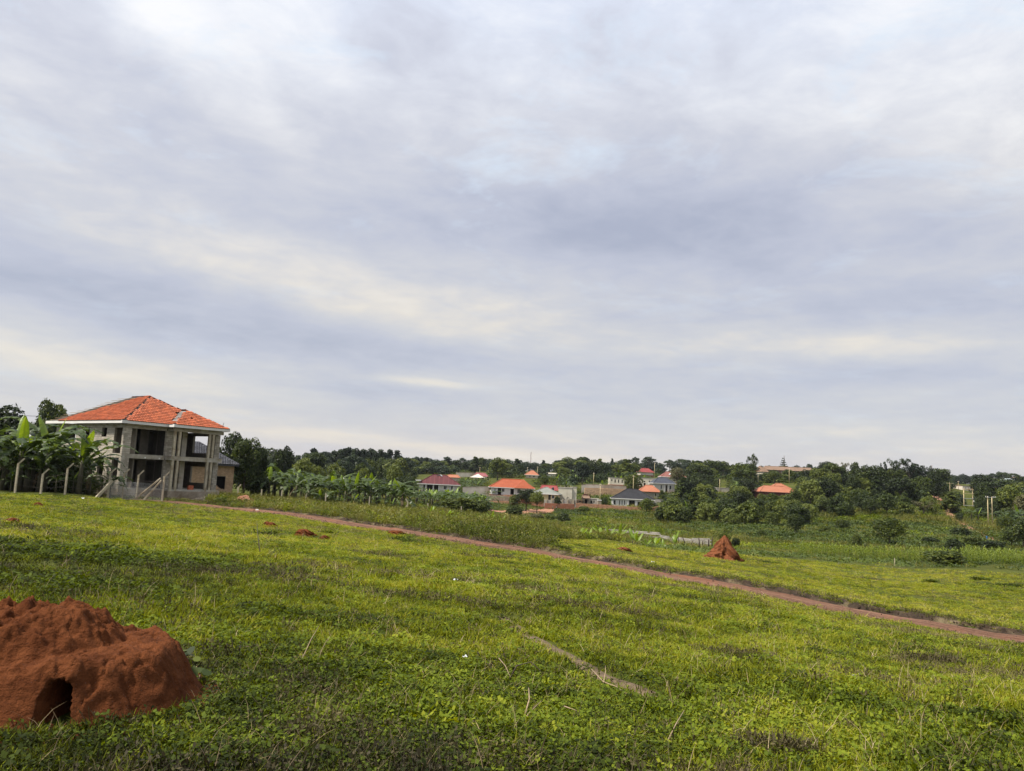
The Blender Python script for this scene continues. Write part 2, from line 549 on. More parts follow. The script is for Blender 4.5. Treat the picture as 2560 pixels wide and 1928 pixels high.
M['banana'] = leaf_mat('banana_leaf', [(0.0, (0.0122, 0.0233, 0.0054)), (0.4, (0.0354, 0.0594, 0.0114)), (0.7, (0.0680, 0.1021, 0.0180)), (1.0, (0.1224, 0.1550, 0.0330))], 0.7, 0.30, 0.30, 0.42, spec=0.4)
M['banana_young'] = leaf_mat('young_banana_leaf', [(0.0, (0.10, 0.16, 0.020)), (0.5, (0.165, 0.245, 0.026)), (1.0, (0.25, 0.33, 0.045))], 0.6, 0.3, 0.4, 0.42, spec=0.4)
M['banana_dry'] = leaf_mat('dry_banana_leaf', [(0.0, (0.07, 0.05, 0.028)), (1.0, (0.20, 0.15, 0.085))], 0.8, 0.3, 0.2, 0.8)
M['stem'] = pm('banana_stem', (0.030, 0.030, 0.017), (0.085, 0.075, 0.042), 3, 0.7, 0.2, c3=(0.04, 0.03, 0.02), stretch=(3, 3, 0.6))
M['bark'] = pm('bark', (0.05, 0.04, 0.03), (0.12, 0.095, 0.07), 4, 0.9, 0.4, stretch=(3, 3, 0.6))
M['bark_pale'] = pm('pale_bark', (0.16, 0.14, 0.11), (0.26, 0.23, 0.19), 4, 0.9, 0.3, stretch=(3, 3, 0.6))
G_STOPS = [(0.0, (0.0195, 0.0234, 0.0040)), (0.2, (0.0584, 0.0709, 0.0060)), (0.42, (0.1218, 0.1460, 0.0080)), (0.62, (0.1867, 0.2128, 0.0106)),
           (0.8, (0.2516, 0.2587, 0.0200)), (1.0, (0.3247, 0.2920, 0.0500))]
M['grass'] = leaf_mat('grass_blade', G_STOPS, 0.5, 0, 0.30, 0.75, True, spec=0.1)
M['weed'] = leaf_mat('weed_leaf', [(0.0, (0.0158, 0.0231, 0.0043)), (0.3, (0.0520, 0.0743, 0.0070)), (0.6, (0.1065, 0.1445, 0.0102)), (0.85, (0.1617, 0.1981, 0.0140)), (1.0, (0.2208, 0.2394, 0.0189))], 0.55, 0, 0.28, 0.7, True, spec=0.12)
M['straw'] = leaf_mat('straw', [(0.0, (0.10, 0.07, 0.04)), (0.5, (0.24, 0.18, 0.09)), (1.0, (0.42, 0.34, 0.20))], 0.5, 0, 0.15, 0.7, True)
M['tallweed'] = leaf_mat('tall_weed', [(0.0, (0.0279, 0.0336, 0.0084)), (0.3, (0.0672, 0.0773, 0.0126)), (0.55, (0.1189, 0.1277, 0.0182)), (0.8, (0.1763, 0.1680, 0.0315)), (1.0, (0.2460, 0.2142, 0.0630))], 0.5, 0, 0.25, 0.6, True)
M['brownweed'] = leaf_mat('brown_weed', [(0.0, (0.026, 0.022, 0.010)), (0.5, (0.072, 0.060, 0.024)), (1.0, (0.15, 0.125, 0.05))], 0.5, 0, 0.15, 0.7, True)
M['crop'] = leaf_mat('crop_leaf', [(0.0, (0.0160, 0.0279, 0.0063)), (0.4, (0.0448, 0.0689, 0.0112)), (0.7, (0.0800, 0.1132, 0.0168)), (1.0, (0.1360, 0.1681, 0.0315))], 0.5, 0, 0.25, 0.5, True)
M['corn'] = leaf_mat('corn_leaf', [(0.0, (0.070, 0.105, 0.015)), (0.5, (0.150, 0.200, 0.025)), (1.0, (0.28, 0.31, 0.06))], 0.5, 0, 0.35, 0.5, True)

# ground: soil under the grass, greener away from worn places
def ground_mat():
    mt = bpy.data.materials.new('turf_soil')
    mt.use_nodes = True
    T = NT(mt.node_tree)
    bs = mt.node_tree.nodes['Principled BSDF']
    tc = T.n('ShaderNodeTexCoord')
    v = tc.outputs['Object']
    a = T.noise(v, 0.12, 5, 0.6, 0.4)
    b = T.noise(v, 1.3, 6, 0.65, 0.3)
    c = T.noise(v, 11.0, 6, 0.7)
    f = T.math('ADD', T.math('MULTIPLY', a, 0.45), T.math('ADD', T.math('MULTIPLY', b, 0.35), T.math('MULTIPLY', c, 0.3)))
    col = T.ramp(f, [(0.34, (0.016, 0.016, 0.006)), (0.46, (0.034, 0.040, 0.008)), (0.56, (0.062, 0.072, 0.011)), (0.68, (0.10, 0.105, 0.020)), (0.8, (0.14, 0.12, 0.035))])
    soil = T.noise(v, 0.7, 6, 0.7, 0.8)
    col = T.mix(T.ramp(soil, [(0.60, (0, 0, 0)), (0.72, (0.75, 0.75, 0.75))]), col, (0.085, 0.058, 0.032))
    T.link(col, bs.inputs['Base Color'])
    bs.inputs['Roughness'].default_value = 0.95
    bs.inputs['Specular IOR Level'].default_value = 0.1
    bp = T.n('ShaderNodeBump')
    bp.inputs['Strength'].default_value = 0.6
    bp.inputs['Distance'].default_value = 0.08
    T.link(c, bp.inputs['Height'])
    T.link(bp.outputs[0], bs.inputs['Normal'])
    return mt
M['turf'] = ground_mat()

def road_mat():
    mt = bpy.data.materials.new('red_dirt_road')
    mt.use_nodes = True
    T = NT(mt.node_tree)
    bs = mt.node_tree.nodes['Principled BSDF']
    at_ = T.n('ShaderNodeAttribute', attribute_name='lane')
    x, y, z = T.sep(at_.outputs['Vector'])       # x across in metres, y along in metres
    v = T.comb(T.math('MULTIPLY', x, 3.2), T.math('MULTIPLY', y, 0.16), 0.0)
    st = T.noise(v, 1.0, 7, 0.62, 0.5)
    fine = T.noise(T.comb(x, y, 0.0), 6.0, 6, 0.7)
    f = T.math('ADD', T.math('MULTIPLY', st, 0.62), T.math('MULTIPLY', fine, 0.38))
    col = T.ramp(f, [(0.30, (0.026, 0.012, 0.007)), (0.43, (0.085, 0.043, 0.027)), (0.54, (0.150, 0.083, 0.054)), (0.68, (0.24, 0.148, 0.100))])
    pat = T.noise(T.comb(x, y, 0.0), 0.35, 4, 0.6, 0.4)
    col = T.mix(T.ramp(pat, [(0.52, (0, 0, 0)), (0.68, (0.6, 0.6, 0.6))]), col, (0.21, 0.085, 0.045))
    T.link(col, bs.inputs['Base Color'])
    bs.inputs['Roughness'].default_value = 0.95
    bs.inputs['Specular IOR Level'].default_value = 0.1
    bp = T.n('ShaderNodeBump')
    bp.inputs['Strength'].default_value = 0.8
    bp.inputs['Distance'].default_value = 0.06
    T.link(f, bp.inputs['Height'])
    T.link(bp.outputs[0], bs.inputs['Normal'])
    return mt
M['road'] = road_mat()
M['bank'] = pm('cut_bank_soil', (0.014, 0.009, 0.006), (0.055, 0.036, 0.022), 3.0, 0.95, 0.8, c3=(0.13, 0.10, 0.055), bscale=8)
M['redpath'] = pm('red_path_soil', (0.22, 0.10, 0.055), (0.36, 0.19, 0.12), 1.0, 0.95, 0.3)
M['wornsoil'] = pm('worn_soil', (0.075, 0.052, 0.028), (0.16, 0.115, 0.07), 9.0, 0.95, 0.5)
M['darksoil'] = pm('tilled_soil', (0.045, 0.03, 0.02), (0.09, 0.06, 0.04), 1.5, 0.95, 0.5)
M['termite'] = pm('termite_earth', (0.092, 0.028, 0.009), (0.172, 0.057, 0.020), 9.0, 0.95, 1.0, detail=10, c3=(0.085, 0.025, 0.008), bscale=30, spec=0.1)
M['termite_pale'] = pm('termite_earth_pale', (0.105, 0.036, 0.015), (0.200, 0.074, 0.033), 2.5, 0.95, 0.9, c3=(0.085, 0.028, 0.013), bscale=9, spec=0.1)
M['block'] = pm('concrete_block', (0.305, 0.272, 0.218), (0.455, 0.415, 0.345), 1.3, 0.92, 0.4, objrand=0.22, shade=0.22, bscale=30)
M['mortar'] = pm('mortar', (0.16, 0.14, 0.11), (0.24, 0.215, 0.175), 4.0, 0.95, 0.4)
M['concrete'] = pm('raw_concrete', (0.30, 0.275, 0.225), (0.455, 0.42, 0.35), 2.2, 0.9, 0.35, c3=(0.23, 0.19, 0.13), objrand=0.06, bscale=14)
M['concrete_old'] = pm('weathered_concrete', (0.32, 0.28, 0.20), (0.48, 0.42, 0.31), 3.0, 0.9, 0.3, c3=(0.24, 0.19, 0.12), objrand=0.10)
M['shaded_room'] = pm('shaded_interior_plaster', (0.045, 0.04, 0.033), (0.075, 0.067, 0.055), 1.5, 0.95)  # very dark base colour: the shade inside the rooms is painted in
M['shaded_block'] = pm('shaded_inner_blockwork', (0.075, 0.066, 0.053), (0.12, 0.107, 0.087), 1.5, 0.95)  # blockwork darkened by colour to stand for indoor shade
M['tile'] = pm('clay_roof_tile', (0.265, 0.060, 0.020), (0.355, 0.092, 0.034), 1.2, 0.75, 0.0, shade=0.30, c3=(0.34, 0.082, 0.032))
M['felt'] = pm('roof_underlay', (0.02, 0.016, 0.014), (0.04, 0.03, 0.025), 3, 0.9)
M['white'] = pm('white_paint', (0.62, 0.61, 0.58), (0.70, 0.69, 0.67), 1.0, 0.6)
M['offwhite'] = pm('offwhite_wall', (0.52, 0.50, 0.44), (0.62, 0.60, 0.54), 0.7, 0.8, c3=(0.46, 0.42, 0.35))
M['cream'] = pm('cream_wall', (0.50, 0.46, 0.36), (0.60, 0.56, 0.46), 0.6, 0.85, c3=(0.40, 0.36, 0.27))
M['yellow'] = pm('yellow_cream_wall', (0.60, 0.47, 0.24), (0.68, 0.55, 0.32), 0.7, 0.8)
M['greywall'] = pm('grey_render', (0.30, 0.275, 0.235), (0.42, 0.39, 0.34), 0.5, 0.9, c3=(0.24, 0.20, 0.15), objrand=0.08)
M['brickwall'] = pm('earth_brick', (0.34, 0.165, 0.095), (0.50, 0.28, 0.17), 1.5, 0.9, 0.4, c3=(0.40, 0.24, 0.15), objrand=0.12, shade=0.18)
M['palebrick'] = pm('pale_clay_brick', (0.36, 0.23, 0.135), (0.52, 0.36, 0.23), 2.0, 0.9, 0.3, objrand=0.16, shade=0.16)
M['stone'] = pm('fieldstone', (0.20, 0.165, 0.12), (0.36, 0.30, 0.23), 1.2, 0.95, 0.6, c3=(0.16, 0.12, 0.08), objrand=0.12)
M['redearth'] = pm('red_earth', (0.19, 0.075, 0.04), (0.30, 0.14, 0.085), 0.8, 0.95, 0.4)
M['maroon'] = pm('maroon_sheet', (0.070, 0.016, 0.018), (0.10, 0.025, 0.026), 0.5, 0.6, stretch=(3, .4, .4))
M['roof_orange'] = pm('orange_roof', (0.25, 0.056, 0.022), (0.32, 0.082, 0.034), 0.8, 0.7)
M['roof_salmon'] = pm('salmon_roof', (0.29, 0.105, 0.056), (0.35, 0.14, 0.078), 0.5, 0.7)
M['roof_black'] = pm('charcoal_roof', (0.011, 0.011, 0.013), (0.022, 0.022, 0.026), 0.8, 0.6)
M['roof_slate'] = pm('blue_grey_roof', (0.034, 0.038, 0.052), (0.055, 0.061, 0.078), 0.6, 0.6)
M['roof_teal'] = pm('grey_green_roof', (0.155, 0.165, 0.145), (0.21, 0.22, 0.195), 0.5, 0.6)
M['roof_red'] = pm('red_sheet', (0.19, 0.032, 0.030), (0.25, 0.050, 0.045), 0.5, 0.6)
M['roof_brown'] = pm('brown_red_roof', (0.16, 0.058, 0.046), (0.23, 0.093, 0.073), 0.6, 0.7)
M['roof_pink'] = pm('faded_pink_sheet', (0.20, 0.060, 0.065), (0.26, 0.09, 0.09), 0.6, 0.6)
M['roof_pale'] = pm('pale_sheet', (0.55, 0.48, 0.40), (0.66, 0.60, 0.52), 0.6, 0.6)
M['roof_tan'] = pm('tan_roof', (0.16, 0.10, 0.066), (0.22, 0.145, 0.10), 0.5, 0.8)
M['roof_blue'] = pm('pale_blue_sheet', (0.50, 0.60, 0.62), (0.60, 0.68, 0.70), 0.5, 0.5)
M['darktile'] = pm('dark_grey_tile', (0.034, 0.035, 0.042), (0.062, 0.064, 0.076), 1.5, 0.55, shade=0.25)
M['glass'] = pm('window_glass', (0.015, 0.016, 0.018), (0.03, 0.03, 0.034), 0.6, 0.12, spec=0.6)
M['shaded_hole'] = pm('shaded_interior', (0.012, 0.010, 0.009), (0.022, 0.019, 0.016), 1.0, 0.95)  # near-black colour paints the shade of the room behind the opening
M['wood'] = pm('sawn_timber', (0.20, 0.145, 0.085), (0.33, 0.25, 0.16), 3, 0.85, 0.2, stretch=(1, 6, 6), objrand=0.12)
M['darkwood'] = pm('dark_timber', (0.030, 0.022, 0.017), (0.06, 0.045, 0.035), 3, 0.9, 0.3)
M['polewood'] = pm('treated_pole', (0.40, 0.32, 0.17), (0.52, 0.43, 0.26), 2, 0.85, 0.1, stretch=(4, 4, .5), objrand=0.08)
M['steel'] = pm('galvanised_steel', (0.36, 0.37, 0.37), (0.46, 0.47, 0.47), 3, 0.5, metal=0.2)
M['wire'] = pm('rusty_wire', (0.055, 0.045, 0.04), (0.10, 0.08, 0.07), 5, 0.7)
M['rubble'] = pm('rubble_stone', (0.30, 0.24, 0.17), (0.46, 0.39, 0.29), 3, 0.95, 0.4, objrand=0.2, shade=0.3)
M['litter'] = pm('white_plastic', (0.42, 0.43, 0.43), (0.55, 0.56, 0.56), 3, 0.5)
M['black'] = pm('black_plastic', (0.014, 0.013, 0.015), (0.025, 0.023, 0.026), 3, 0.45)
M['redbrown'] = pm('red_brown_tile', (0.15, 0.05, 0.035), (0.22, 0.08, 0.055), 3, 0.8)
M['orangebrick'] = pm('orange_clay', (0.36, 0.09, 0.04), (0.46, 0.14, 0.07), 4, 0.85)
M['skin'] = pm('brown_skin', (0.055, 0.028, 0.018), (0.075, 0.04, 0.026), 6, 0.6)
M['hair'] = pm('black_hair', (0.008, 0.007, 0.007), (0.014, 0.012, 0.012), 6, 0.8)
M['greencloth'] = pm('green_cloth', (0.05, 0.30, 0.17), (0.08, 0.38, 0.22), 6, 0.9)
M['darkcloth'] = pm('dark_cloth', (0.03, 0.025, 0.035), (0.05, 0.04, 0.055), 6, 0.9)
M['palecloth'] = pm('pale_cloth', (0.50, 0.42, 0.40), (0.60, 0.52, 0.50), 6, 0.9)
M['bluecloth'] = pm('blue_cloth', (0.03, 0.16, 0.42), (0.05, 0.22, 0.52), 6, 0.9)

# ------------------------------------------------------------------ setting: ground, road, paths
def build_ground():
    ph = np.concatenate([np.radians(np.arange(-180, -46, 4.0)), np.radians(np.arange(-46, 46, 0.22)), np.radians(np.arange(46, 180.01, 4.0))])
    rr = np.concatenate([np.linspace(0.6, 20, 90), np.arange(20.35, 95, 0.42), 95 * np.exp(np.linspace(0.012, math.log(4000 / 95), 130))])
    A, B = np.meshgrid(ph, rr)
    X, Y = B * np.sin(A), B * np.cos(A)
    Z = z_ground(X, Y)
    V = np.stack([X.ravel(), Y.ravel(), Z.ravel()], 1)
    n, k = A.shape[1], A.shape[0]
    i, j = np.meshgrid(np.arange(n - 1), np.arange(k - 1))
    a = (j * n + i).ravel()
    Q = np.stack([a, a + 1, a + n + 1, a + n], 1)[:, ::-1]
    me = np_mesh('ground', V, Q, M['turf'], smooth=True)
    # close the middle
    o = link(bpy.data.objects.new('ground', me))
    tag(o, 'grassy green hillside and valley floor', kind='structure')
    bm = bmesh.new(); bm.from_mesh(me)
    bm.verts.ensure_lookup_table()
    c = bm.verts.new((0, 0, zg(0, 0)))
    bm.verts.ensure_lookup_table()
    for q in range(n - 1):
        bm.faces.new((bm.verts[q], c, bm.verts[q + 1]))
    for f in bm.faces: f.smooth = True
    bm.normal_update(); bm.to_mesh(me); bm.free()
build_ground()

def strip_mesh(name, line, offs, zfun, mat, lane=True):
    """ribbon along a line; offs = cross offsets, zfun(x, y, off, i) gives height"""
    n, k = len(line), len(offs)
    T = np.gradient(line, axis=0)
    T /= np.linalg.norm(T, axis=1)[:, None]
    N = np.stack([T[:, 1], -T[:, 0]], 1)             # points beyond for the road's direction
    acc = np.concatenate([[0], np.cumsum(np.linalg.norm(np.diff(line, axis=0), axis=1))])
    OO = np.stack([o(acc) if callable(o) else np.full(n, float(o)) for o in offs], 1)
    X = line[:, 0:1] + N[:, 0:1] * OO
    Y = line[:, 1:2] + N[:, 1:2] * OO
    J = np.broadcast_to(np.arange(k)[None], (n, k))
    S = np.broadcast_to(acc[:, None], (n, k))
    Z = zfun(X, Y, OO, J, S)
    V = np.stack([X.ravel(), Y.ravel(), Z.ravel()], 1)
    L = np.stack([OO.ravel(), S.ravel(), np.zeros(n * k)], 1)
    a = (np.arange(n - 1)[:, None] * k + np.arange(k - 1)[None]).ravel()
    Q = np.stack([a, a + 1, a + k + 1, a + k], 1)
    me = np_mesh(name, V, Q, mat, smooth=True)
    at_ = me.attributes.new('lane', 'FLOAT_VECTOR', 'POINT')
    at_.data.foreach_set('vector', np.array(L, dtype=np.float32).ravel())
    o = link(bpy.data.objects.new(name, me))
    # face up
    me.calc_loop_triangles()
    if me.polygons[0].normal.z < 0:
        me.flip_normals()
    return o

ROADF = _catmull(ROAD, 40)
def _edge(base, amp, seed):
    return lambda s: base + amp * (fbm(s * 0.55, np.full(np.shape(s), seed * 3.1), seed, 4) - 0.5)
def _roadz(x, y, o, j, s):
    rut = -0.05 * np.exp(-((np.abs(o) - 0.72) / 0.22) ** 2) + 0.03 * np.exp(-(o / 0.35) ** 2)
    n = 0.05 * (fbm(x * 2.2, y * 2.2, 8, 3) - 0.5)
    return z_base(x, y) - 0.01 + rut + n - 0.06 * ((o < -2.3) | (o > 1.75))
_ro = [_edge(-2.8, 0.9, 4), -1.9, -1.1, -0.9, -0.72, -0.5, -0.25, 0, 0.25, 0.5, 0.72, 0.9, 1.1, 1.35, _edge(2.0, 0.3, 6)]
rd = strip_mesh('dirt_road', ROADF, _ro, _roadz, M['road'])
tag(rd, 'red brown dirt road with wheel ruts crossing the field', kind='structure')

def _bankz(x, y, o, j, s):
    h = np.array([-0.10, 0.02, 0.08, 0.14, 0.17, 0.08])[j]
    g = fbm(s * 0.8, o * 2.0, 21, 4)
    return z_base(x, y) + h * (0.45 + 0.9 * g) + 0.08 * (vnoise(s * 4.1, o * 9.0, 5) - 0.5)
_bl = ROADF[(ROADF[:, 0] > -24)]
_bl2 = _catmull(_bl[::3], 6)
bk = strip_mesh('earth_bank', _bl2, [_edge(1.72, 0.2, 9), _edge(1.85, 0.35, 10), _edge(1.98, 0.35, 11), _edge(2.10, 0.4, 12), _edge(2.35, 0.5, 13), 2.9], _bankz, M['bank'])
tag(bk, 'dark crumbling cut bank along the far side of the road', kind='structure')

def ground_ribbon(name, pts, width, mat, label, lift=0.03, wob=0.3):
    """pts: (photo column, depth)"""
    L = _catmull(np.array([ground_xy(*p) for p in pts]), 10)
    w = width / 2
    o = strip_mesh(name, L, [_edge(-w, w * wob * 2, 3), -w * 0.5, 0, w * 0.5, _edge(w, w * wob * 2, 5)],
                   lambda x, y, o, j, s: z_ground(x, y) + np.where((j > 0) & (j < 4), lift, -0.02), mat)
    tag(o, label, kind='structure')
    return L
PATH1 = ground_ribbon('red_path', [(1240, 222), (1290, 228), (1340, 236), (1390, 246), (1440, 256)], 14, M['redpath'], 'red earth path climbing to the brick boundary wall', 0.12)
PATH2 = ground_ribbon('red_track', [(2495, 182), (2450, 205), (2400, 236), (2372, 262), (2350, 300), (2325, 340), (2312, 372)], 4.2, M['redpath'], 'red earth track climbing between the trees on the right', 0.12)
def near_line(pts):
    out = []
    for px, py in pts:
        lo, hi = 2.5, 80.0
        for _ in range(30):
            mid = (lo + hi) / 2
            p = at(px, py, mid)
            if p.z > zg(p.x, p.y): lo = mid
            else: hi = mid
        out.append((px, py, lo))
    return out
WORN_PIX = [(1255, 1545), (1310, 1582), (1365, 1615), (1430, 1648), (1500, 1690), (1590, 1722), (1660, 1752), (1720, 1775)]
_wl = []
for px, py, d in near_line(WORN_PIX):
    p = at(px, py, d)
    _wl.append((p.x, p.y))
WORN = _catmull(np.array(_wl), 10)
_wo = strip_mesh('worn_footpath', WORN, [_edge(-0.14, 0.2, 31), -0.06, 0, 0.06, _edge(0.14, 0.2, 33)], lambda x, y, o, j, s: z_ground(x, y) + np.where((j > 0) & (j < 4), 0.022, -0.02), M['wornsoil'])
tag(_wo, 'thin bare soil footpath worn through the near grass', kind='structure')
def worn_dist(X, Y):
    best = np.full(np.shape(X), 1e9)
    for a in WORN[::4]:
        best = np.minimum(best, np.hypot(X - a[0], Y - a[1]))
    return best

# ------------------------------------------------------------------ ground cover (stuff): tufts scattered by geometry nodes
def tuft_grass(seed, n=11, L=(0.09, 0.19), wd=0.0045, spread=0.06, lean=(0.2, 1.0), seg=3):
    r = np.random.default_rng(seed)
    V, Q, S = [], [], []
    for _ in range(n):
        a = r.uniform(0, 2 * math.pi)
        ph = r.uniform(0, 2 * math.pi); ro = spread * math.sqrt(r.uniform())
        p = np.array([ro * math.cos(ph), ro * math.sin(ph), -0.01])
        l = r.uniform(*L); th = r.uniform(*lean) * 0.5; bend = r.uniform(*lean) * 0.9
        w = wd * r.uniform(0.7, 1.5); sh = r.uniform()
        side = np.array([-math.sin(a), math.cos(a), 0])
        b = len(V)
        for k in range(seg + 1):
            ww = w * (1 - (k / seg) ** 1.5 * 0.9)
            V += [p - side * ww, p + side * ww]; S += [sh, sh]
            t = th + bend * k / seg
            p = p + l / seg * np.array([math.cos(a) * math.sin(t), math.sin(a) * math.sin(t), math.cos(t)])
        Q += [(b + 2 * k, b + 2 * k + 1, b + 2 * k + 3, b + 2 * k + 2) for k in range(seg)]
    return V, Q, S
def tuft_leaves(seed, n=26, size=(0.012, 0.028), spread=0.09, h=0.10, flat=0.6, aspect=0.62):
    r = np.random.default_rng(seed)
    V, Q, S = [], [], []
    for _ in range(n):
        ph = r.uniform(0, 2 * math.pi); ro = spread * math.sqrt(r.uniform())
        z = h * r.uniform(0.1, 1.0) * (1 - 0.5 * (ro / spread) ** 2)
        c = np.array([ro * math.cos(ph), ro * math.sin(ph), z])
        a = ph + r.normal(0, 0.9); tl = r.normal(0.15, flat)
        d = np.array([math.cos(a) * math.cos(tl), math.sin(a) * math.cos(tl), math.sin(tl)])
        sd = np.array([-math.sin(a), math.cos(a), r.normal(0, 0.4)]); sd /= np.linalg.norm(sd)
        s = r.uniform(*size); sh = r.uniform()
        b = len(V)
        V += [c - d * s, c + sd * s * aspect, c + d * s * 1.1, c - sd * s * aspect]
        S += [sh] * 4; Q.append((b, b + 1, b + 2, b + 3))
    return V, Q, S
def tuft_join(*parts):
    V, Q, S = [], [], []
    for v, q, s in parts:
        b = len(V)
        V += list(v); S += list(s); Q += [tuple(i + b for i in f) for f in q]
    return V, Q, S
def proto_coll(name, items):
    """items: (V, Q, S, material); a collection kept out of the scene, used only as a source of instances"""
    c = bpy.data.collections.new(name)
    for i, (V, Q, S, mt) in enumerate(items):
        me = np_mesh('%s_%02d' % (name, i), V, Q, mt, S)
        c.objects.link(bpy.data.objects.new('%s_%02d' % (name, i), me))
    return c

def scatter(name, label, P, rot, scl, idx, tint, coll):
    me = bpy.data.meshes.new(name)
    n = len(P)
    me.vertices.add(n)
    me.vertices.foreach_set('co', np.asarray(P, dtype=np.float32).ravel())
    for nm, ty, arr, key in (('rot', 'FLOAT_VECTOR', rot, 'vector'), ('scl', 'FLOAT_VECTOR', scl, 'vector'), ('idx', 'INT', idx, 'value'), ('tint', 'FLOAT', tint, 'value')):
        at_ = me.attributes.new(nm, ty, 'POINT')
        at_.data.foreach_set(key, np.asarray(arr, dtype=np.int32 if ty == 'INT' else np.float32).ravel())
    o = link(bpy.data.objects.new(name, me))
    tag(o, label, kind='stuff')
    g = bpy.data.node_groups.new(name + '_nodes', 'GeometryNodeTree')
    g.interface.new_socket('Geometry', in_out='INPUT', socket_type='NodeSocketGeometry')
    g.interface.new_socket('Geometry', in_out='OUTPUT', socket_type='NodeSocketGeometry')
    N = g.nodes
    gi, go = N.new('NodeGroupInput'), N.new('NodeGroupOutput')
    iop = N.new('GeometryNodeInstanceOnPoints')
    ci = N.new('GeometryNodeCollectionInfo')
    ci.inputs['Collection'].default_value = coll
    ci.inputs['Separate Children'].default_value = True
    ci.inputs['Reset Children'].default_value = True
    def attr(nm, ty):
        a = N.new('GeometryNodeInputNamedAttribute')
        a.data_type = ty
        a.inputs['Name'].default_value = nm
        return [s for s in a.outputs if s.enabled and s.name == 'Attribute'][0]
    m2p = N.new('GeometryNodeMeshToPoints')
    g.links.new(gi.outputs[0], m2p.inputs['Mesh'])
    g.links.new(m2p.outputs[0], iop.inputs['Points'])
    g.links.new(ci.outputs[0], iop.inputs['Instance'])
    iop.inputs['Pick Instance'].default_value = True
    g.links.new(attr('idx', 'INT'), iop.inputs['Instance Index'])
    e2r = N.new('FunctionNodeEulerToRotation')
    g.links.new(attr('rot', 'FLOAT_VECTOR'), e2r.inputs[0])
    g.links.new(e2r.outputs[0], iop.inputs['Rotation'])
    g.links.new(attr('scl', 'FLOAT_VECTOR'), iop.inputs['Scale'])
    g.links.new(iop.outputs[0], go.inputs[0])
    md = o.modifiers.new('scatter', 'NODES')
    md.node_group = g
    return o

KEEP_OUT = []        # (x, y, radius): nothing grows here
def sector(n, r0, r1, a0=-41, a1=41):
    a = np.radians(rng.uniform(a0, a1, n))
    r = np.sqrt(rng.uniform(r0 * r0, r1 * r1, n))
    return r * np.sin(a), r * np.cos(a)
def px_of(X, Y):
    return 1280 + 1926 * X / np.maximum(Y, 0.1) * 0.98
def rots(n, tilt=0.15):
    return np.stack([rng.normal(0, tilt, n), rng.normal(0, tilt, n), rng.uniform(0, 2 * math.pi, n)], 1)

# protos: 0-4 grass, 5-8 broad leaves, 9-10 straw, 11-12 brown weeds
FIELD = proto_coll('field_tufts',
    [tuft_grass(s, 14, (0.05, 0.12), 0.0042, 0.08, (0.4, 1.5)) + (M['grass'],) for s in (1, 2, 3)] +
    [tuft_grass(s, 20, (0.025, 0.065), 0.0050, 0.09, (0.5, 1.7), 2) + (M['grass'],) for s in (4, 5)] +
    [tuft_leaves(s, 34, (0.007, 0.017), 0.09, 0.08) + (M['weed'],) for s in (6, 7)] +
    [tuft_leaves(s, 26, (0.010, 0.023), 0.10, 0.10, 0.5, 0.75) + (M['weed'],) for s in (8, 9)] +
    [tuft_grass(s, 5, (0.12, 0.30), 0.0022, 0.06, (0.5, 1.6)) + (M['straw'],) for s in (10, 11)] +
    [tuft_join(tuft_leaves(s, 22, (0.008, 0.018), 0.10, 0.12, 0.9), tuft_grass(s, 7, (0.08, 0.2), 0.003, 0.07)) + (M['brownweed'],) for s in (12, 13)])

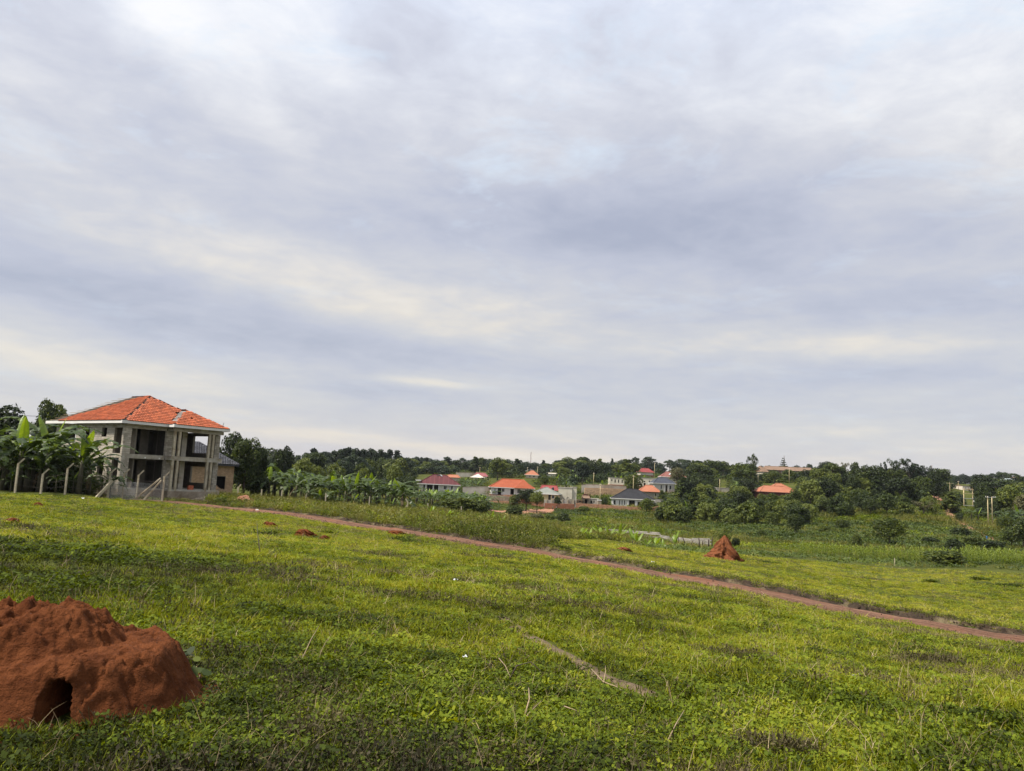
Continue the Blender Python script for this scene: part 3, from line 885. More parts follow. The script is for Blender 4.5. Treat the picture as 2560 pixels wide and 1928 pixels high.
def patchmaps(X, Y):
    rr = np.hypot(X, Y)
    big = fbm(X * 0.10, Y * 0.10 * 0.8, 41, 4)
    mid = fbm(X * 0.45, Y * 0.45, 43, 4)
    fin = fbm(X * 1.6, Y * 1.6, 47, 3)
    return big, mid, fin
def field_cover():
    P, RO, SC, ID, TI = [], [], [], [], []
    for n, r0, r1, s0, s1 in ((27000, 2.6, 7.5, 0.7, 1.2), (40000, 7.5, 15, 0.8, 1.4), (44000, 15, 30, 1.2, 2.0), (56000, 30, 62, 1.4, 2.6), (24000, 60, 86, 1.8, 3.2)):
        X, Y = sector(n, r0, r1)
        d = road_dist(X, Y)
        ok = np.where(d > 0, d > 1.85 + 0.5 * fbm(X * 0.8, Y * 0.8, 71, 3), -d > 2.15 + 0.7 * fbm(X * 0.8, Y * 0.8, 71, 3))
        px = px_of(X, Y)
        # beyond the road only the mown-short right-hand field carries this cover
        ok &= (d < 0) | (px > 1330 + 260 * (fbm(X * 0.2, Y * 0.2, 77, 3) - 0.5) - (Y - 50) * 6)
        wd = worn_dist(X, Y)
        ok &= (wd > 0.46 * (fbm(X * 2.2, Y * 2.2, 19, 3) - .12)) | (rng.uniform(size=n) < 0.13)
        for kx, ky, kr in KEEP_OUT:
            ok &= np.hypot(X - kx, Y - ky) > kr * (0.93 + 0.12 * fbm(X * 4, Y * 4, 15, 2))
        big, mid, fin = patchmaps(X, Y)
        # bare scuffs
        ok &= ~((mid < 0.31) & (np.hypot(X, Y) > 6) & (rng.uniform(size=n) < 0.65))
        ok &= ~((fin < 0.40) & (np.hypot(X, Y) > 7) & (rng.uniform(size=n) < 0.62))
        X, Y, d, big, mid, fin = X[ok], Y[ok], d[ok], big[ok], mid[ok], fin[ok]
        m = len(X)
        z = z_ground(X, Y)
        u = rng.uniform(size=m)
        leafy = sstep(0.46, 0.60, fbm(X * 0.30 + 5, Y * 0.30, 51, 4))
        pl = 0.13 + 0.30 * leafy
        brown = sstep(0.60, 0.70, fbm(X * 0.24, Y * 0.42, 57, 4))
        idx = np.where(u < pl, 5 + (rng.uniform(size=m) * 4).astype(int), (rng.uniform(size=m) * 5).astype(int))
        u2 = rng.uniform(size=m)
        idx = np.where(u2 < 0.022, 9 + (rng.uniform(size=m) * 2).astype(int), idx)
        idx = np.where(u2 > 1 - (0.012 + 0.22 * brown), 11 + (rng.uniform(size=m) * 2).astype(int), idx)
        rr = np.hypot(X, Y)
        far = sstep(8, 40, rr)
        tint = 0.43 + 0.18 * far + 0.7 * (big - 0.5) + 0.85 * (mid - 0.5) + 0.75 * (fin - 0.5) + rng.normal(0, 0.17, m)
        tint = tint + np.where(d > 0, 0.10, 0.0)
        s = rng.uniform(s0, s1, m) * (1 - 0.35 * brown * (rng.uniform(size=m) < .5))
        hgt = s * rng.uniform(0.7, 1.15, m) * np.interp(rr, [4, 10, 22, 45], [0.95, 0.9, 0.68, 0.52])
        hgt = hgt * (1 + 0.5 * sstep(.54, .68, fbm(X * .7 + 3, Y * .7, 83, 3)))
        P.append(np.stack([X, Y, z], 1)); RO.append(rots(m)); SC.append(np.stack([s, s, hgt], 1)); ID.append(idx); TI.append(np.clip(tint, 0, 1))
    # darker and browner patches of weeds seen in the field
    for px, py, rx, ry, n, ks, tm, sc in ((80, 1372, 2.6, 1.3, 420, (5, 9), .20, 2.4), (330, 1405, 3.0, 1.2, 300, (5, 9), .24, 2.0), (190, 1470, 1.6, .8, 260, (5, 9), .22, 1.7), (600, 1440, 2.2, .8, 200, (11, 13), .35, 1.6), (1480, 1520, 2.0, .7, 420, (11, 13), .45, 1.3), (1080, 1500, 1.8, .5, 240, (11, 13), .4, 1.3),
                                       (2325, 1655, .55, .35, 240, (11, 13), .30, 1.5), (2290, 1640, .25, .2, 60, (5, 9), .15, 1.6), (1250, 1395, 2.2, .8, 200, (11, 13), .35, 1.7), (760, 1545, 1.2, .6, 240, (5, 9), .22, 1.3), (2080, 1640, .5, .4, 90, (5, 9), .18, 1.2), (1370, 1745, .35, .25, 110, (5, 9), .22, 1.1), (2450, 1800, .4, .3, 120, (5, 9), .20, 1.1), (140, 1330, 3.0, .8, 160, (11, 13), .3, 2.0), (2120, 1760, .3, .25, 110, (5, 9), .32, 1.1), (1950, 1880, .35, .2, 120, (11, 13), .4, 1.0), (880, 1690, .5, .3, 120, (5, 9), .26, 1.1), (1830, 1640, .6, .3, 100, (11, 13), .4, 1.2), (660, 1338, .35, .3, 26, (5, 9), .2, 3.2), (822, 1334, .4, .3, 26, (5, 9), .22, 3.2), (1010, 1352, .7, .4, 46, (5, 9), .25, 3.4), (1026, 1357, .4, .3, 26, (5, 9), .2, 3.0), (2330, 1455, .5, .4, 30, (5, 9), .2, 3.6), (2452, 1450, .7, .5, 50, (5, 9), .2, 3.8), (2520, 1466, 1.2, .6, 80, (5, 9), .15, 3.8), (1400, 1372, .6, .4, 40, (5, 9), .25, 3.8), (1455, 1368, .5, .4, 36, (5, 9), .25, 3.6), (960, 1392, 1.0, .5, 50, (11, 13), .3, 2.2), (2180, 1450, 1.4, .6, 60, (11, 13), .35, 2.6), (1900, 1405, 2.5, .5, 120, (5, 9), .22, 2.6)):
        q = near_line([(px, py)])[0]; c = at(px, py, q[2]) if q[2] < 79 else on_ground(px, 60)
        n = int(n * (.6 if ks[0] == 11 else .8)); a = rng.uniform(0, 2 * math.pi, n); r_ = np.sqrt(rng.uniform(0, 1, n)) * rng.uniform(.6, 1.15, n)
        X, Y = c.x + rx * r_ * np.cos(a), c.y + ry * r_ * np.sin(a)
        far_ = np.interp(np.hypot(X, Y), [4, 10, 22, 45], [0.95, 0.85, 0.60, 0.45])
        s = sc * rng.uniform(.7, 1.2, n)
        P.append(np.stack([X, Y, z_ground(X, Y)], 1)); RO.append(rots(n, .25)); SC.append(np.stack([s, s, s * far_], 1)); ID.append(np.where(rng.uniform(size=n) < .7, rng.integers(ks[0], ks[1], n), rng.integers(0, 9, n))); TI.append(np.clip(rng.normal(tm, .12, n), 0, 1))
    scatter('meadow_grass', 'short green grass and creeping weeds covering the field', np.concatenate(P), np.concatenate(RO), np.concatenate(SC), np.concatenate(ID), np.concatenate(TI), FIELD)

TALL = proto_coll('tall_weeds',
    [tuft_join(tuft_grass(s, 16, (0.35, 0.85), 0.008, 0.22, (0.1, 0.7)), tuft_leaves(s, 26, (0.02, 0.05), 0.28, 0.45)) + (M['tallweed'],) for s in (21, 22, 23)] +
    [tuft_leaves(s, 60, (0.03, 0.075), 0.34, 0.62, 0.7) + (M['tallweed'],) for s in (24, 25)] +
    [tuft_leaves(s, 60, (0.035, 0.085), 0.36, 0.55, 0.6, 0.7) + (M['weed'],) for s in (26, 27)])
def tall_cover():
    n = 30000
    a = np.radians(rng.uniform(-28, 14, n)); r = np.sqrt(rng.uniform(36 ** 2, 122 ** 2, n))
    X, Y = r * np.sin(a), r * np.cos(a)
    d = road_dist(X, Y); px = px_of(X, Y)
    edge = 1330 + 260 * (fbm(X * 0.2, Y * 0.2, 77, 3) - 0.5) - (Y - 50) * 6
    lim = np.where(px < 560, 0, 1)
    ok = (d > 1.9) & (px < np.where(Y > 66, 1420 + (Y - 66) * 5, edge + 40)) & (px > 560)
    ok &= ~((px > 1560) & (Y < 95))
    X, Y, d = X[ok], Y[ok], d[ok]
    m = len(X)
    big, mid, fin = patchmaps(X, Y)
    s = rng.uniform(0.75, 1.5, m) * (0.55 + 0.9 * mid) * np.where(d < 4, 0.7, 1)
    idx = np.where(rng.uniform(size=m) < 0.42 + (mid - 0.5), (rng.uniform(size=m) * 3).astype(int), 3 + (rng.uniform(size=m) * 4).astype(int))
    tint = 0.47 + 0.8 * (big - 0.5) + 0.7 * (mid - 0.5) + 0.4 * (fin - 0.5) + rng.normal(0, 0.10, m)
    scatter('tall_weeds', 'waist high weeds and seeding grass on the verge beyond the road', np.stack([X, Y, z_ground(X, Y)], 1), rots(m), np.stack([s, s, s * rng.uniform(.8, 1.2, m)], 1), idx, np.clip(tint, 0, 1), TALL)
    # clumps hanging over the cut bank and along the near edge of the road
    L = ROADF[(ROADF[:, 1] > 20)]
    k = rng.integers(2, len(L) - 2, 5200)
    T = L[k + 1] - L[k - 1]; T /= np.linalg.norm(T, axis=1)[:, None]
    N = np.stack([T[:, 1], -T[:, 0]], 1)
    off = np.where(rng.uniform(size=len(k)) < 0.72, rng.uniform(1.85, 3.0, len(k)), rng.uniform(-3.3, -2.45, len(k)))
    p = L[k] + N * off[:, None] + rng.normal(0, 0.1, (len(k), 2))
    s = rng.uniform(1.0, 2.4, len(k)) * np.where(off > 0, 1.0, 0.7)
    idx = np.where(rng.uniform(size=len(k)) < 0.34, 11 + (rng.uniform(size=len(k)) * 2).astype(int), np.where(rng.uniform(size=len(k)) < .25, 9, (rng.uniform(size=len(k)) * 9).astype(int)))
    scatter('verge_grass', 'ragged grass and dry weeds along both edges of the dirt road', np.stack([p[:, 0], p[:, 1], z_ground(p[:, 0], p[:, 1])], 1), rots(len(k), .3), np.stack([s, s, s * np.where(off > 0, .8, .35)], 1), idx, np.clip(rng.normal(0.42, 0.16, len(k)), 0, 1), FIELD)

def road_clods():
    global CLODS
    items = []
    for i in range(4):
        me = clod_mesh(40 + i, 1); v = np.array([tuple(p.co) for p in me.vertices]); f = [tuple(p.vertices) for p in me.polygons]
        q = np.array([(a, b, c, c) for a, b, c in f])
        items.append((v, [tuple(x) for x in f], np.full(len(v), .5), i))
    C = bpy.data.collections.new('road_clod_source')
    for v, f, s_, i in items:
        m_ = bpy.data.meshes.new('road_clod'); m_.from_pydata([tuple(p) for p in v], [], f); m_.materials.append(M['bank' if i < 2 else 'road_clod']); C.objects.link(bpy.data.objects.new('road_clod', m_))
    n = 420
    a = rng.uniform(0, 2 * math.pi, n); r_ = rng.normal(1.06, .13, n)
    X, Y = MX + r_ * np.cos(a), MY + r_ * np.sin(a); s = rng.uniform(.015, .07, n) * rng.uniform(.5, 1, n)
    C2 = bpy.data.collections.new('spill_source')
    for i in range(3):
        o_ = CL[i].copy(); C2.objects.link(bpy.data.objects.new('spill_crumb', o_))
    scatter('mound_spill', 'crumbs of red earth spilled round the foot of the big termite mound', np.stack([X, Y, z_ground(X, Y) + .015], 1), rots(n, 1.0), np.stack([s * 1.3, s, s], 1), rng.integers(0, 3, n), np.full(n, .5), C2)
    L = ROADF[(ROADF[:, 1] > 20)]; n = 1500
    k = rng.integers(2, len(L) - 2, n); T = L[k + 1] - L[k - 1]; T /= np.linalg.norm(T, axis=1)[:, None]; N = np.stack([T[:, 1], -T[:, 0]], 1)
    u = rng.uniform(size=n)
    off = np.where(u < .3, rng.normal(2.0, .16, n), np.where(u < .8, rng.normal(-2.15, .25, n), rng.uniform(-1.9, 1.4, n)))
    p = L[k] + N * off[:, None]; s = np.where(u < .8, rng.uniform(.03, .13, n) * rng.uniform(.6, 1.3, n), rng.uniform(.03, .09, n))
    z = z_base(p[:, 0], p[:, 1]) + np.where(off > 1.5, .06, 0.0)
    idx = np.where(u < .3, rng.integers(0, 2, n), rng.integers(2, 4, n))
    scatter('road_clods', 'clods and small stones along the edges of the dirt road', np.stack([p[:, 0], p[:, 1], z], 1), rots(n, 1.0), np.stack([s * 1.3, s, s * .9], 1), idx, np.full(n, .5), C)
M['road_clod'] = pm('road_clod_soil', (0.10, 0.055, 0.04), (0.20, 0.12, 0.09), 6, 0.95, 0.4)

# valley and hillside cover: low green growth, potato ridges, maize
LOW = proto_coll('low_growth',
    [tuft_leaves(s, 46, (0.07, 0.17), 0.75, 0.55, 0.6) + (M['crop'],) for s in (31, 32, 33)] +
    [tuft_join(tuft_grass(s, 22, (0.4, 0.9), 0.02, 0.6, (0.1, 0.8)), tuft_leaves(s, 18, (0.05, 0.12), 0.6, 0.4)) + (M['tallweed'],) for s in (34, 35)] +
    [tuft_leaves(s, 46, (0.06, 0.15), 0.75, 0.5, 0.6) + (M['weed'],) for s in (36, 37)])
def corn_plant(seed):
    r = np.random.default_rng(seed)
    V, Q, S = [], [], []
    def strip(pts, w, sd, sh):
        b = len(V)
        for k, p in enumerate(pts):
            ww = w * (1 - (k / (len(pts) - 1)) ** 2 * 0.95)
            V.extend([p - sd * ww, p + sd * ww]); S.extend([sh, sh])
        Q.extend([(b + 2 * k, b + 2 * k + 1, b + 2 * k + 3, b + 2 * k + 2) for k in range(len(pts) - 1)])
    H = 1.9
    for a in (0, math.pi / 2):
        strip([np.array([0, 0, z]) for z in (0, H * .5, H)], 0.022, np.array([math.cos(a), math.sin(a), 0]), 0.6)
    for i in range(9):
        z = H * (0.18 + 0.82 * i / 9); a = i * 2.5 + r.uniform(-.4, .4); p = np.array([0, 0, z]); el = r.uniform(0.7, 1.2); pts = []
        for k in range(5):
            pts.append(p); p = p + 0.17 * np.array([math.cos(a) * math.cos(el), math.sin(a) * math.cos(el), math.sin(el)]); el -= r.uniform(0.35, 0.6)
        strip(pts, 0.045, np.array([-math.sin(a), math.cos(a), 0]), r.uniform())
    return V, Q, S
CORN = proto_coll('maize_plants', [corn_plant(s) + (M['corn'],) for s in (51, 52, 53)])
def valley_cover():
    n = 34000
    a = np.radians(rng.uniform(-16, 41, n)); r = np.sqrt(rng.uniform(72 ** 2, 345 ** 2, n)) 
    X, Y = r * np.sin(a), r * np.cos(a)
    px = px_of(X, Y)
    edge = np.interp(px, [900, 1280, 1400, 1700, 2250, 2560, 2800], [125, 112, 96, 78, 80, 78, 76])
    ok = (Y > edge) & (px > 800)
    big, mid, fin = patchmaps(X * 0.35, Y * 0.35)
    soil = fbm(X * 0.03, Y * 0.05, 90, 3)
    ok &= ~((mid < 0.36) & (rng.uniform(size=n) < 0.7))
    for L, w in ((PATH1, 3.2), (PATH2, 2.6)):
        for q in L[::3]:
            ok &= np.hypot(X - q[0], Y - q[1]) > w
    X, Y, big, mid, fin = X[ok], Y[ok], big[ok], mid[ok], fin[ok]
    m = len(X)
    kind = fbm(X * 0.035, Y * 0.06, 93, 3)
    u = rng.uniform(size=m)
    idx = np.where(kind < 0.42, 0 + (u * 3).astype(int), np.where(kind < 0.60, 3 + (u * 2).astype(int), 5 + (u * 2).astype(int)))
    u3 = rng.uniform(size=m); idx = np.where(u3 < .25, rng.integers(0, 7, m), idx)
    s = rng.uniform(0.7, 1.7, m) * np.clip(Y / 140, 0.7, 1.7)
    pxx = px_of(X, Y); s = np.where((pxx > 1230) & (pxx < 1470) & (Y > 150), s * .5, s)
    tint = 0.48 + 0.9 * (big - 0.5) + 0.7 * (mid - 0.5) + rng.normal(0, 0.09, m)
    scatter('valley_growth', 'low weeds and mixed crops over the valley floor and hillside', np.stack([X, Y, z_ground(X, Y)], 1), rots(m), np.stack([s, s, s * rng.uniform(.5, .9, m)], 1), idx, np.clip(tint, 0, 1), LOW)
    # thicker growth on the slope round the houses
    n = 11000
    px = rng.uniform(1000, 2120, n); Y = np.exp(rng.uniform(math.log(275), math.log(600), n))
    dd = np.array([ray(p, hy(p)) for p in px]); X = dd[:, 0] / dd[:, 1] * Y; Z = z_ground(X, Y)
    k = np.array([proj(v) for v in zip(X, Y, Z)])
    ok = np.ones(n, bool)
    for a_, b_, c_, e_ in HIDE:
        ok &= ~((k[:, 0] > a_ - 2) & (k[:, 0] < b_ + 2) & (k[:, 1] > c_) & (k[:, 1] < e_ + 7))
    X, Y, Z = X[ok], Y[ok], Z[ok]; m = len(X)
    s = rng.uniform(1.8, 4.0, m)
    scatter('slope_growth', 'rough green growth on the slope around the village houses', np.stack([X, Y, Z], 1), rots(m), np.stack([s, s, s * rng.uniform(.6, 1.1, m)], 1), rng.integers(0, 7, m), np.clip(rng.normal(.36, .16, m), 0, 1), LOW)
    # ridged potato field
    P = []
    for row in range(26):
        Y0 = 146 + row * 3.0
        for k in range(64):
            px = 1800 + k * 9.5 + rng.normal(0, 2) + row * 2
            x, y = ground_xy(px, Y0 + rng.normal(0, .5) - (px - 1900) * 0.03)
            if fbm(np.array([x * .05]), np.array([y * .08]), 63, 2)[0] > 0.40:
                P.append((x, y))
    P = np.array(P); m = len(P)
    s = rng.uniform(1.0, 1.7, m)
    scatter('potato_rows', 'rows of leafy potato ridges on the valley floor', np.stack([P[:, 0], P[:, 1], z_ground(P[:, 0], P[:, 1])], 1), rots(m), np.stack([s, s, s * .95], 1), (rng.uniform(size=m) * 3).astype(int), np.clip(rng.normal(0.42, .12, m), 0, 1), LOW)
    # maize
    P = []
    for px0, px1, Ya, Yb, rows in ((2000, 2330, 97, 101, 7), (2340, 2760, 91, 101, 11), (2140, 2360, 90, 91, 2)):
        for q in range(rows):
            Yr = Ya + (Yb - Ya) * q / max(rows - 1, 1)
            nn = int((px1 - px0) / 1926 * Yr / 0.42)
            for k in range(nn):
                x, y = ground_xy(px0 + (px1 - px0) * (k + rng.uniform(-.35, .35)) / nn, Yr + rng.normal(0, .16))
                P.append((x, y, 1.0 if rows > 2 else 0.45))
    P = np.array(P); m = len(P)
    s = rng.uniform(0.45, 1.0, m) * P[:, 2]
    scatter('maize', 'rows of young yellow green maize at the foot of the field', np.stack([P[:, 0], P[:, 1], z_ground(P[:, 0], P[:, 1])], 1), rots(m, .08), np.stack([s, s, s], 1), (rng.uniform(size=m) * 3).astype(int), np.clip(np.where(P[:, 2] < 1, 0.12, 0.42) + rng.normal(0, .15, m), 0, 1), CORN)
    # dark leafy crop below the brick boundary wall
    P = []
    for q in range(1500):
        px = rng.uniform(1390, 1640); Yr = rng.uniform(232, 258) + (px - 1434) * 0.02
        P.append(ground_xy(px, Yr))
    P = np.array(P); m = len(P); s = rng.uniform(0.8, 1.3, m)
    scatter('bean_crop', 'dark green leafy crop below the brick boundary wall', np.stack([P[:, 0], P[:, 1], z_ground(P[:, 0], P[:, 1])], 1), rots(m), np.stack([s, s, s], 1), (rng.uniform(size=m) * 3).astype(int), np.clip(rng.normal(0.33, .12, m), 0, 1), LOW)

# ------------------------------------------------------------------ trees: crowns of leaf-sized faces round blobs, trunk and limbs
def crown_data(seed, blobs, n, size, up=0.35, shell=(0.55, 1.05), aspect=0.6):
    """blobs: (x, y, z, rx, ry, rz)"""
    r = np.random.default_rng(seed)
    B = np.array(blobs)
    w = (B[:, 3] * B[:, 4] + B[:, 3] * B[:, 5] + B[:, 4] * B[:, 5]); w = w / w.sum()
    k = r.choice(len(B), n, p=w)
    d = r.normal(size=(n, 3)); d /= np.linalg.norm(d, axis=1)[:, None]
    d[:, 2] = np.where((d[:, 2] < -0.3) & (r.uniform(size=n) < 0.6), -d[:, 2], d[:, 2])
    rad = r.uniform(shell[0], shell[1], n) ** 0.6
    clump = 0.75 + 0.5 * vnoise(d[:, 0] * 3 + k * 7.0, d[:, 1] * 3 + d[:, 2] * 2.1, seed)
    c = B[k, :3] + d * rad[:, None] * clump[:, None] * B[k, 3:6]
    nm = d * 0.8 + r.normal(size=(n, 3)) * 0.55 + np.array([0, 0, up]); nm /= np.linalg.norm(nm, axis=1)[:, None]
    t = np.cross(nm, r.normal(size=(n, 3))); t /= np.linalg.norm(t, axis=1)[:, None]
    b = np.cross(nm, t)
    s = size * r.uniform(0.6, 1.4, n)[:, None]
    V = np.stack([c - t * s, c + b * s * aspect, c + t * s, c - b * s * aspect], 1).reshape(-1, 3)
    Q = np.arange(4 * n).reshape(n, 4)
    blobshade = r.uniform(-0.16, 0.16, len(B))
    sh = np.clip(r.uniform(0.12, 0.88, n) + blobshade[k], 0, 1)
    return V, Q, np.repeat(sh, 4)

def limbs(seed, blobs, z0, r0, nlimb=7):
    r = np.random.default_rng(seed + 99)
    mb = MB()
    B = sorted(blobs, key=lambda b: -(b[3] * b[4]))[:nlimb]
    top = max(z0 * 1.1, 0.30)
    kx, ky = r.normal(0, 0.015, 2)
    mb.tube([(0, 0, -0.06), (kx, ky, z0 * 0.5), (kx * 1.5, ky * 1.4, z0), (kx, ky, top + 0.12)], [r0 * 1.25, r0, r0 * .85, r0 * .45], 7)
    for b in B:
        a = Vector((kx, ky, z0 * r.uniform(0.75, 1.05)))
        e = Vector(b[:3])
        mid = a.lerp(e, 0.5) + Vector((r.normal(0, .02), r.normal(0, .02), 0.02))
        mb.tube([a, mid, e], [r0 * .5, r0 * .3, r0 * .1], 5)
    return mb

def blob_set(kind, seed):
    r = np.random.default_rng(seed)
    B = []
    if kind in ('round', 'mango', 'bush', 'oak'):
        z0, z1, rr, n, br = {'round': (0.42, 0.88, 0.30, 15, 0.15), 'mango': (0.30, 0.84, 0.34, 18, 0.17), 'bush': (0.16, 0.75, 0.36, 14, 0.19), 'oak': (0.48, 0.86, 0.40, 17, 0.14)}[kind]
        for i in range(n):
            t = (i + 0.5) / n
            z = z0 + (z1 - z0) * t
            prof = math.sqrt(max(0.05, 1 - ((t - 0.40) / 0.66) ** 2))
            a = i * 2.39996 + r.uniform(-.4, .4)
            q = rr * prof * r.uniform(0.55, 1.0)
            s = br * r.uniform(0.75, 1.3)
            B.append((q * math.cos(a), q * math.sin(a), z, s * 1.15, s * 1.15, s * 0.85))
    elif kind == 'umbrella':
        for i in range(14):
            a = i * 2.39996 + r.uniform(-.3, .3); q = 0.42 * math.sqrt((i + .4) / 14)
            s = r.uniform(0.09, 0.15)
            B.append((q * math.cos(a), q * math.sin(a), 0.86 - 0.22 * (q / .42) ** 2 + r.normal(0, .03), s * 1.3, s * 1.3, s * 0.55))
        for i in range(4):
            a = r.uniform(0, 6.28)
            B.append((0.24 * math.cos(a), 0.24 * math.sin(a), r.uniform(0.5, 0.62), .10, .10, .05))
    elif kind == 'tall':
        for i in range(15):
            t = i / 14
            a = i * 2.39996; q = 0.105 * (1 - 0.45 * t) * r.uniform(0.2, 1.0)
            s = r.uniform(0.055, 0.095)
            B.append((q * math.cos(a), q * math.sin(a), 0.36 + 0.60 * t, s * 1.1, s * 1.1, s * 0.95))
    elif kind == 'feather':
        for i in range(20):
            a = i * 2.39996 + r.uniform(-.4, .4); t = r.uniform(0.40, 1.0); q = 0.30 * r.uniform(0.25, 1) * (0.45 + 0.75 * t)
            s = r.uniform(0.05, 0.085)
            B.append((q * math.cos(a), q * math.sin(a), 0.36 + 0.58 * t, s, s, s * 1.0))
    elif kind == 'layer':
        for tier in range(7):
            z = 0.38 + 0.09 * tier; q = 0.25 * (1 - tier / 7.6)
            for i in range(6):
                a = i * math.pi / 3 + tier * .5
                B.append((q * .75 * math.cos(a), q * .75 * math.sin(a), z, q * .55, q * .55, 0.013))
    elif kind == 'conic':
        for i in range(14):
            t = i / 13; a = i * 2.39996; q = 0.20 * (1 - t * .9) * r.uniform(.3, 1)
            s = 0.12 * (1 - .55 * t)
            B.append((q * math.cos(a), q * math.sin(a), 0.20 + .72 * t, s, s, s))
    return B
TRUNKZ = {'round': 0.36, 'mango': 0.24, 'bush': 0.12, 'oak': 0.40, 'umbrella': 0.62, 'tall': 0.60, 'feather': 0.45, 'layer': 0.85, 'conic': 0.25}
LEAVES = {'round': (2600, 0.030), 'mango': (3000, 0.030), 'bush': (2000, 0.042), 'oak': (3000, 0.028), 'umbrella': (1900, 0.026), 'tall': (1500, 0.024), 'feather': (1100, 0.020), 'layer': (1400, 0.022), 'conic': (1900, 0.032)}
_PROTO = {}
def tree_meshes(kind, var, mat, fine=1.0):
    key = (kind, var, mat, fine)
    if key not in _PROTO:
        seed = sum(map(ord, kind)) * 7 + var * 131
        B = blob_set(kind, seed)
        n, s = LEAVES[kind]
        V, Q, S = crown_data(seed, B, int(n * fine), s / math.sqrt(fine) * 1.08)
        cm = np_mesh('crown', V, Q, M[mat], S)
        tm = limbs(seed, B, TRUNKZ[kind], 0.020 if kind in ('tall', 'feather', 'layer') else 0.026, 6 if kind in ('bush', 'tall') else 9).mesh('trunk', M['bark_pale'] if kind == 'tall' else M['bark'], True)
        _PROTO[key] = (cm, tm)
    return _PROTO[key]

ITEMS = []           # plants whose labels are worked out at the end: (object, kind phrase, px, py, depth)
def tree(kind, px, ptop, Y, wpx, var=0, mat='tree', phrase=None, label=None, group=None, cat='tree', fine=1.0, name=None, sink=0.0):
    """a tree standing on the ground in photo column px, Y metres away, its top at photo row ptop, its crown wpx photo pixels wide"""
    p = on_ground(px, Y)
    h = max(at(px, ptop, Y).z - p.z, 0.6)
    # crown meshes are 1 high and about this wide
    w0 = {'round': 0.86, 'mango': 0.98, 'bush': 1.05, 'oak': 1.04, 'umbrella': 1.05, 'tall': 0.34, 'feather': 0.68, 'layer': 0.56, 'conic': 0.56}[kind]
    w = wpx / F * Y / w0
    cm, tm = tree_meshes(kind, var, mat, fine)
    e = empty(name or ('bush' if kind == 'bush' else 'tree'), p - Vector((0, 0, sink)), rng.uniform(0, 6.28), label, cat, group)
    e.scale = (w, w, h * 1.04)
    link(bpy.data.objects.new('crown', cm), e)
    link(bpy.data.objects.new('trunk', tm), e)
    ITEMS.append([e, phrase or 'tree', px, (ptop + proj(p)[1]) / 2, Y, label is None])
    return e

def hillside_mass():
    """undergrowth filling the wooded slopes between the trees one can tell apart"""
    items = []
    for v in range(3):
        for mt in ('tree', 'bush', 'tree_far'):
            V, Q, S = crown_data(900 + v, blob_set('bush', 900 + v), 420, .075)
            items.append((V - np.array([0, 0, .12]), Q, S, M[mt]))
    C = proto_coll('shrub_mass', items)
    n = 5200
    px = rng.uniform(560, 2760, n); Y = np.exp(rng.uniform(math.log(200), math.log(640), n))
    d = np.array([ray(p, hy(p)) for p in px]); X = d[:, 0] / d[:, 1] * Y
    Z = z_ground(X, Y)
    front = np.interp(px, [560, 1000, 1130, 1250, 1440, 1640, 1700, 2100, 2350, 2760], [200, 250, 290, 300, 300, 300, 216, 238, 262, 250])
    ok = Y > front
    h = rng.uniform(2.2, 5.0, n) * np.clip(Y / 330, .75, 1.5)
    k = np.array([proj((x, y, z)) for x, y, z in zip(X, Y, Z)])
    top = np.array([proj((x, y, z + hh))[1] for x, y, z, hh in zip(X, Y, Z, h)])
    for a, b, c, e in HIDE:
        ok &= ~((k[:, 0] > a - 3) & (k[:, 0] < b + 3) & (top < e) & (k[:, 1] > c))
    X, Y, Z, h = X[ok], Y[ok], Z[ok], h[ok]; m = len(X)
    w = h * rng.uniform(.9, 1.4, m)
    idx = rng.integers(0, 9, m)
    scatter('hillside_undergrowth', 'dense shrub undergrowth filling the wooded slopes', np.stack([X, Y, Z], 1), rots(m, .1), np.stack([w, w, h], 1), idx, np.full(m, .5), C)

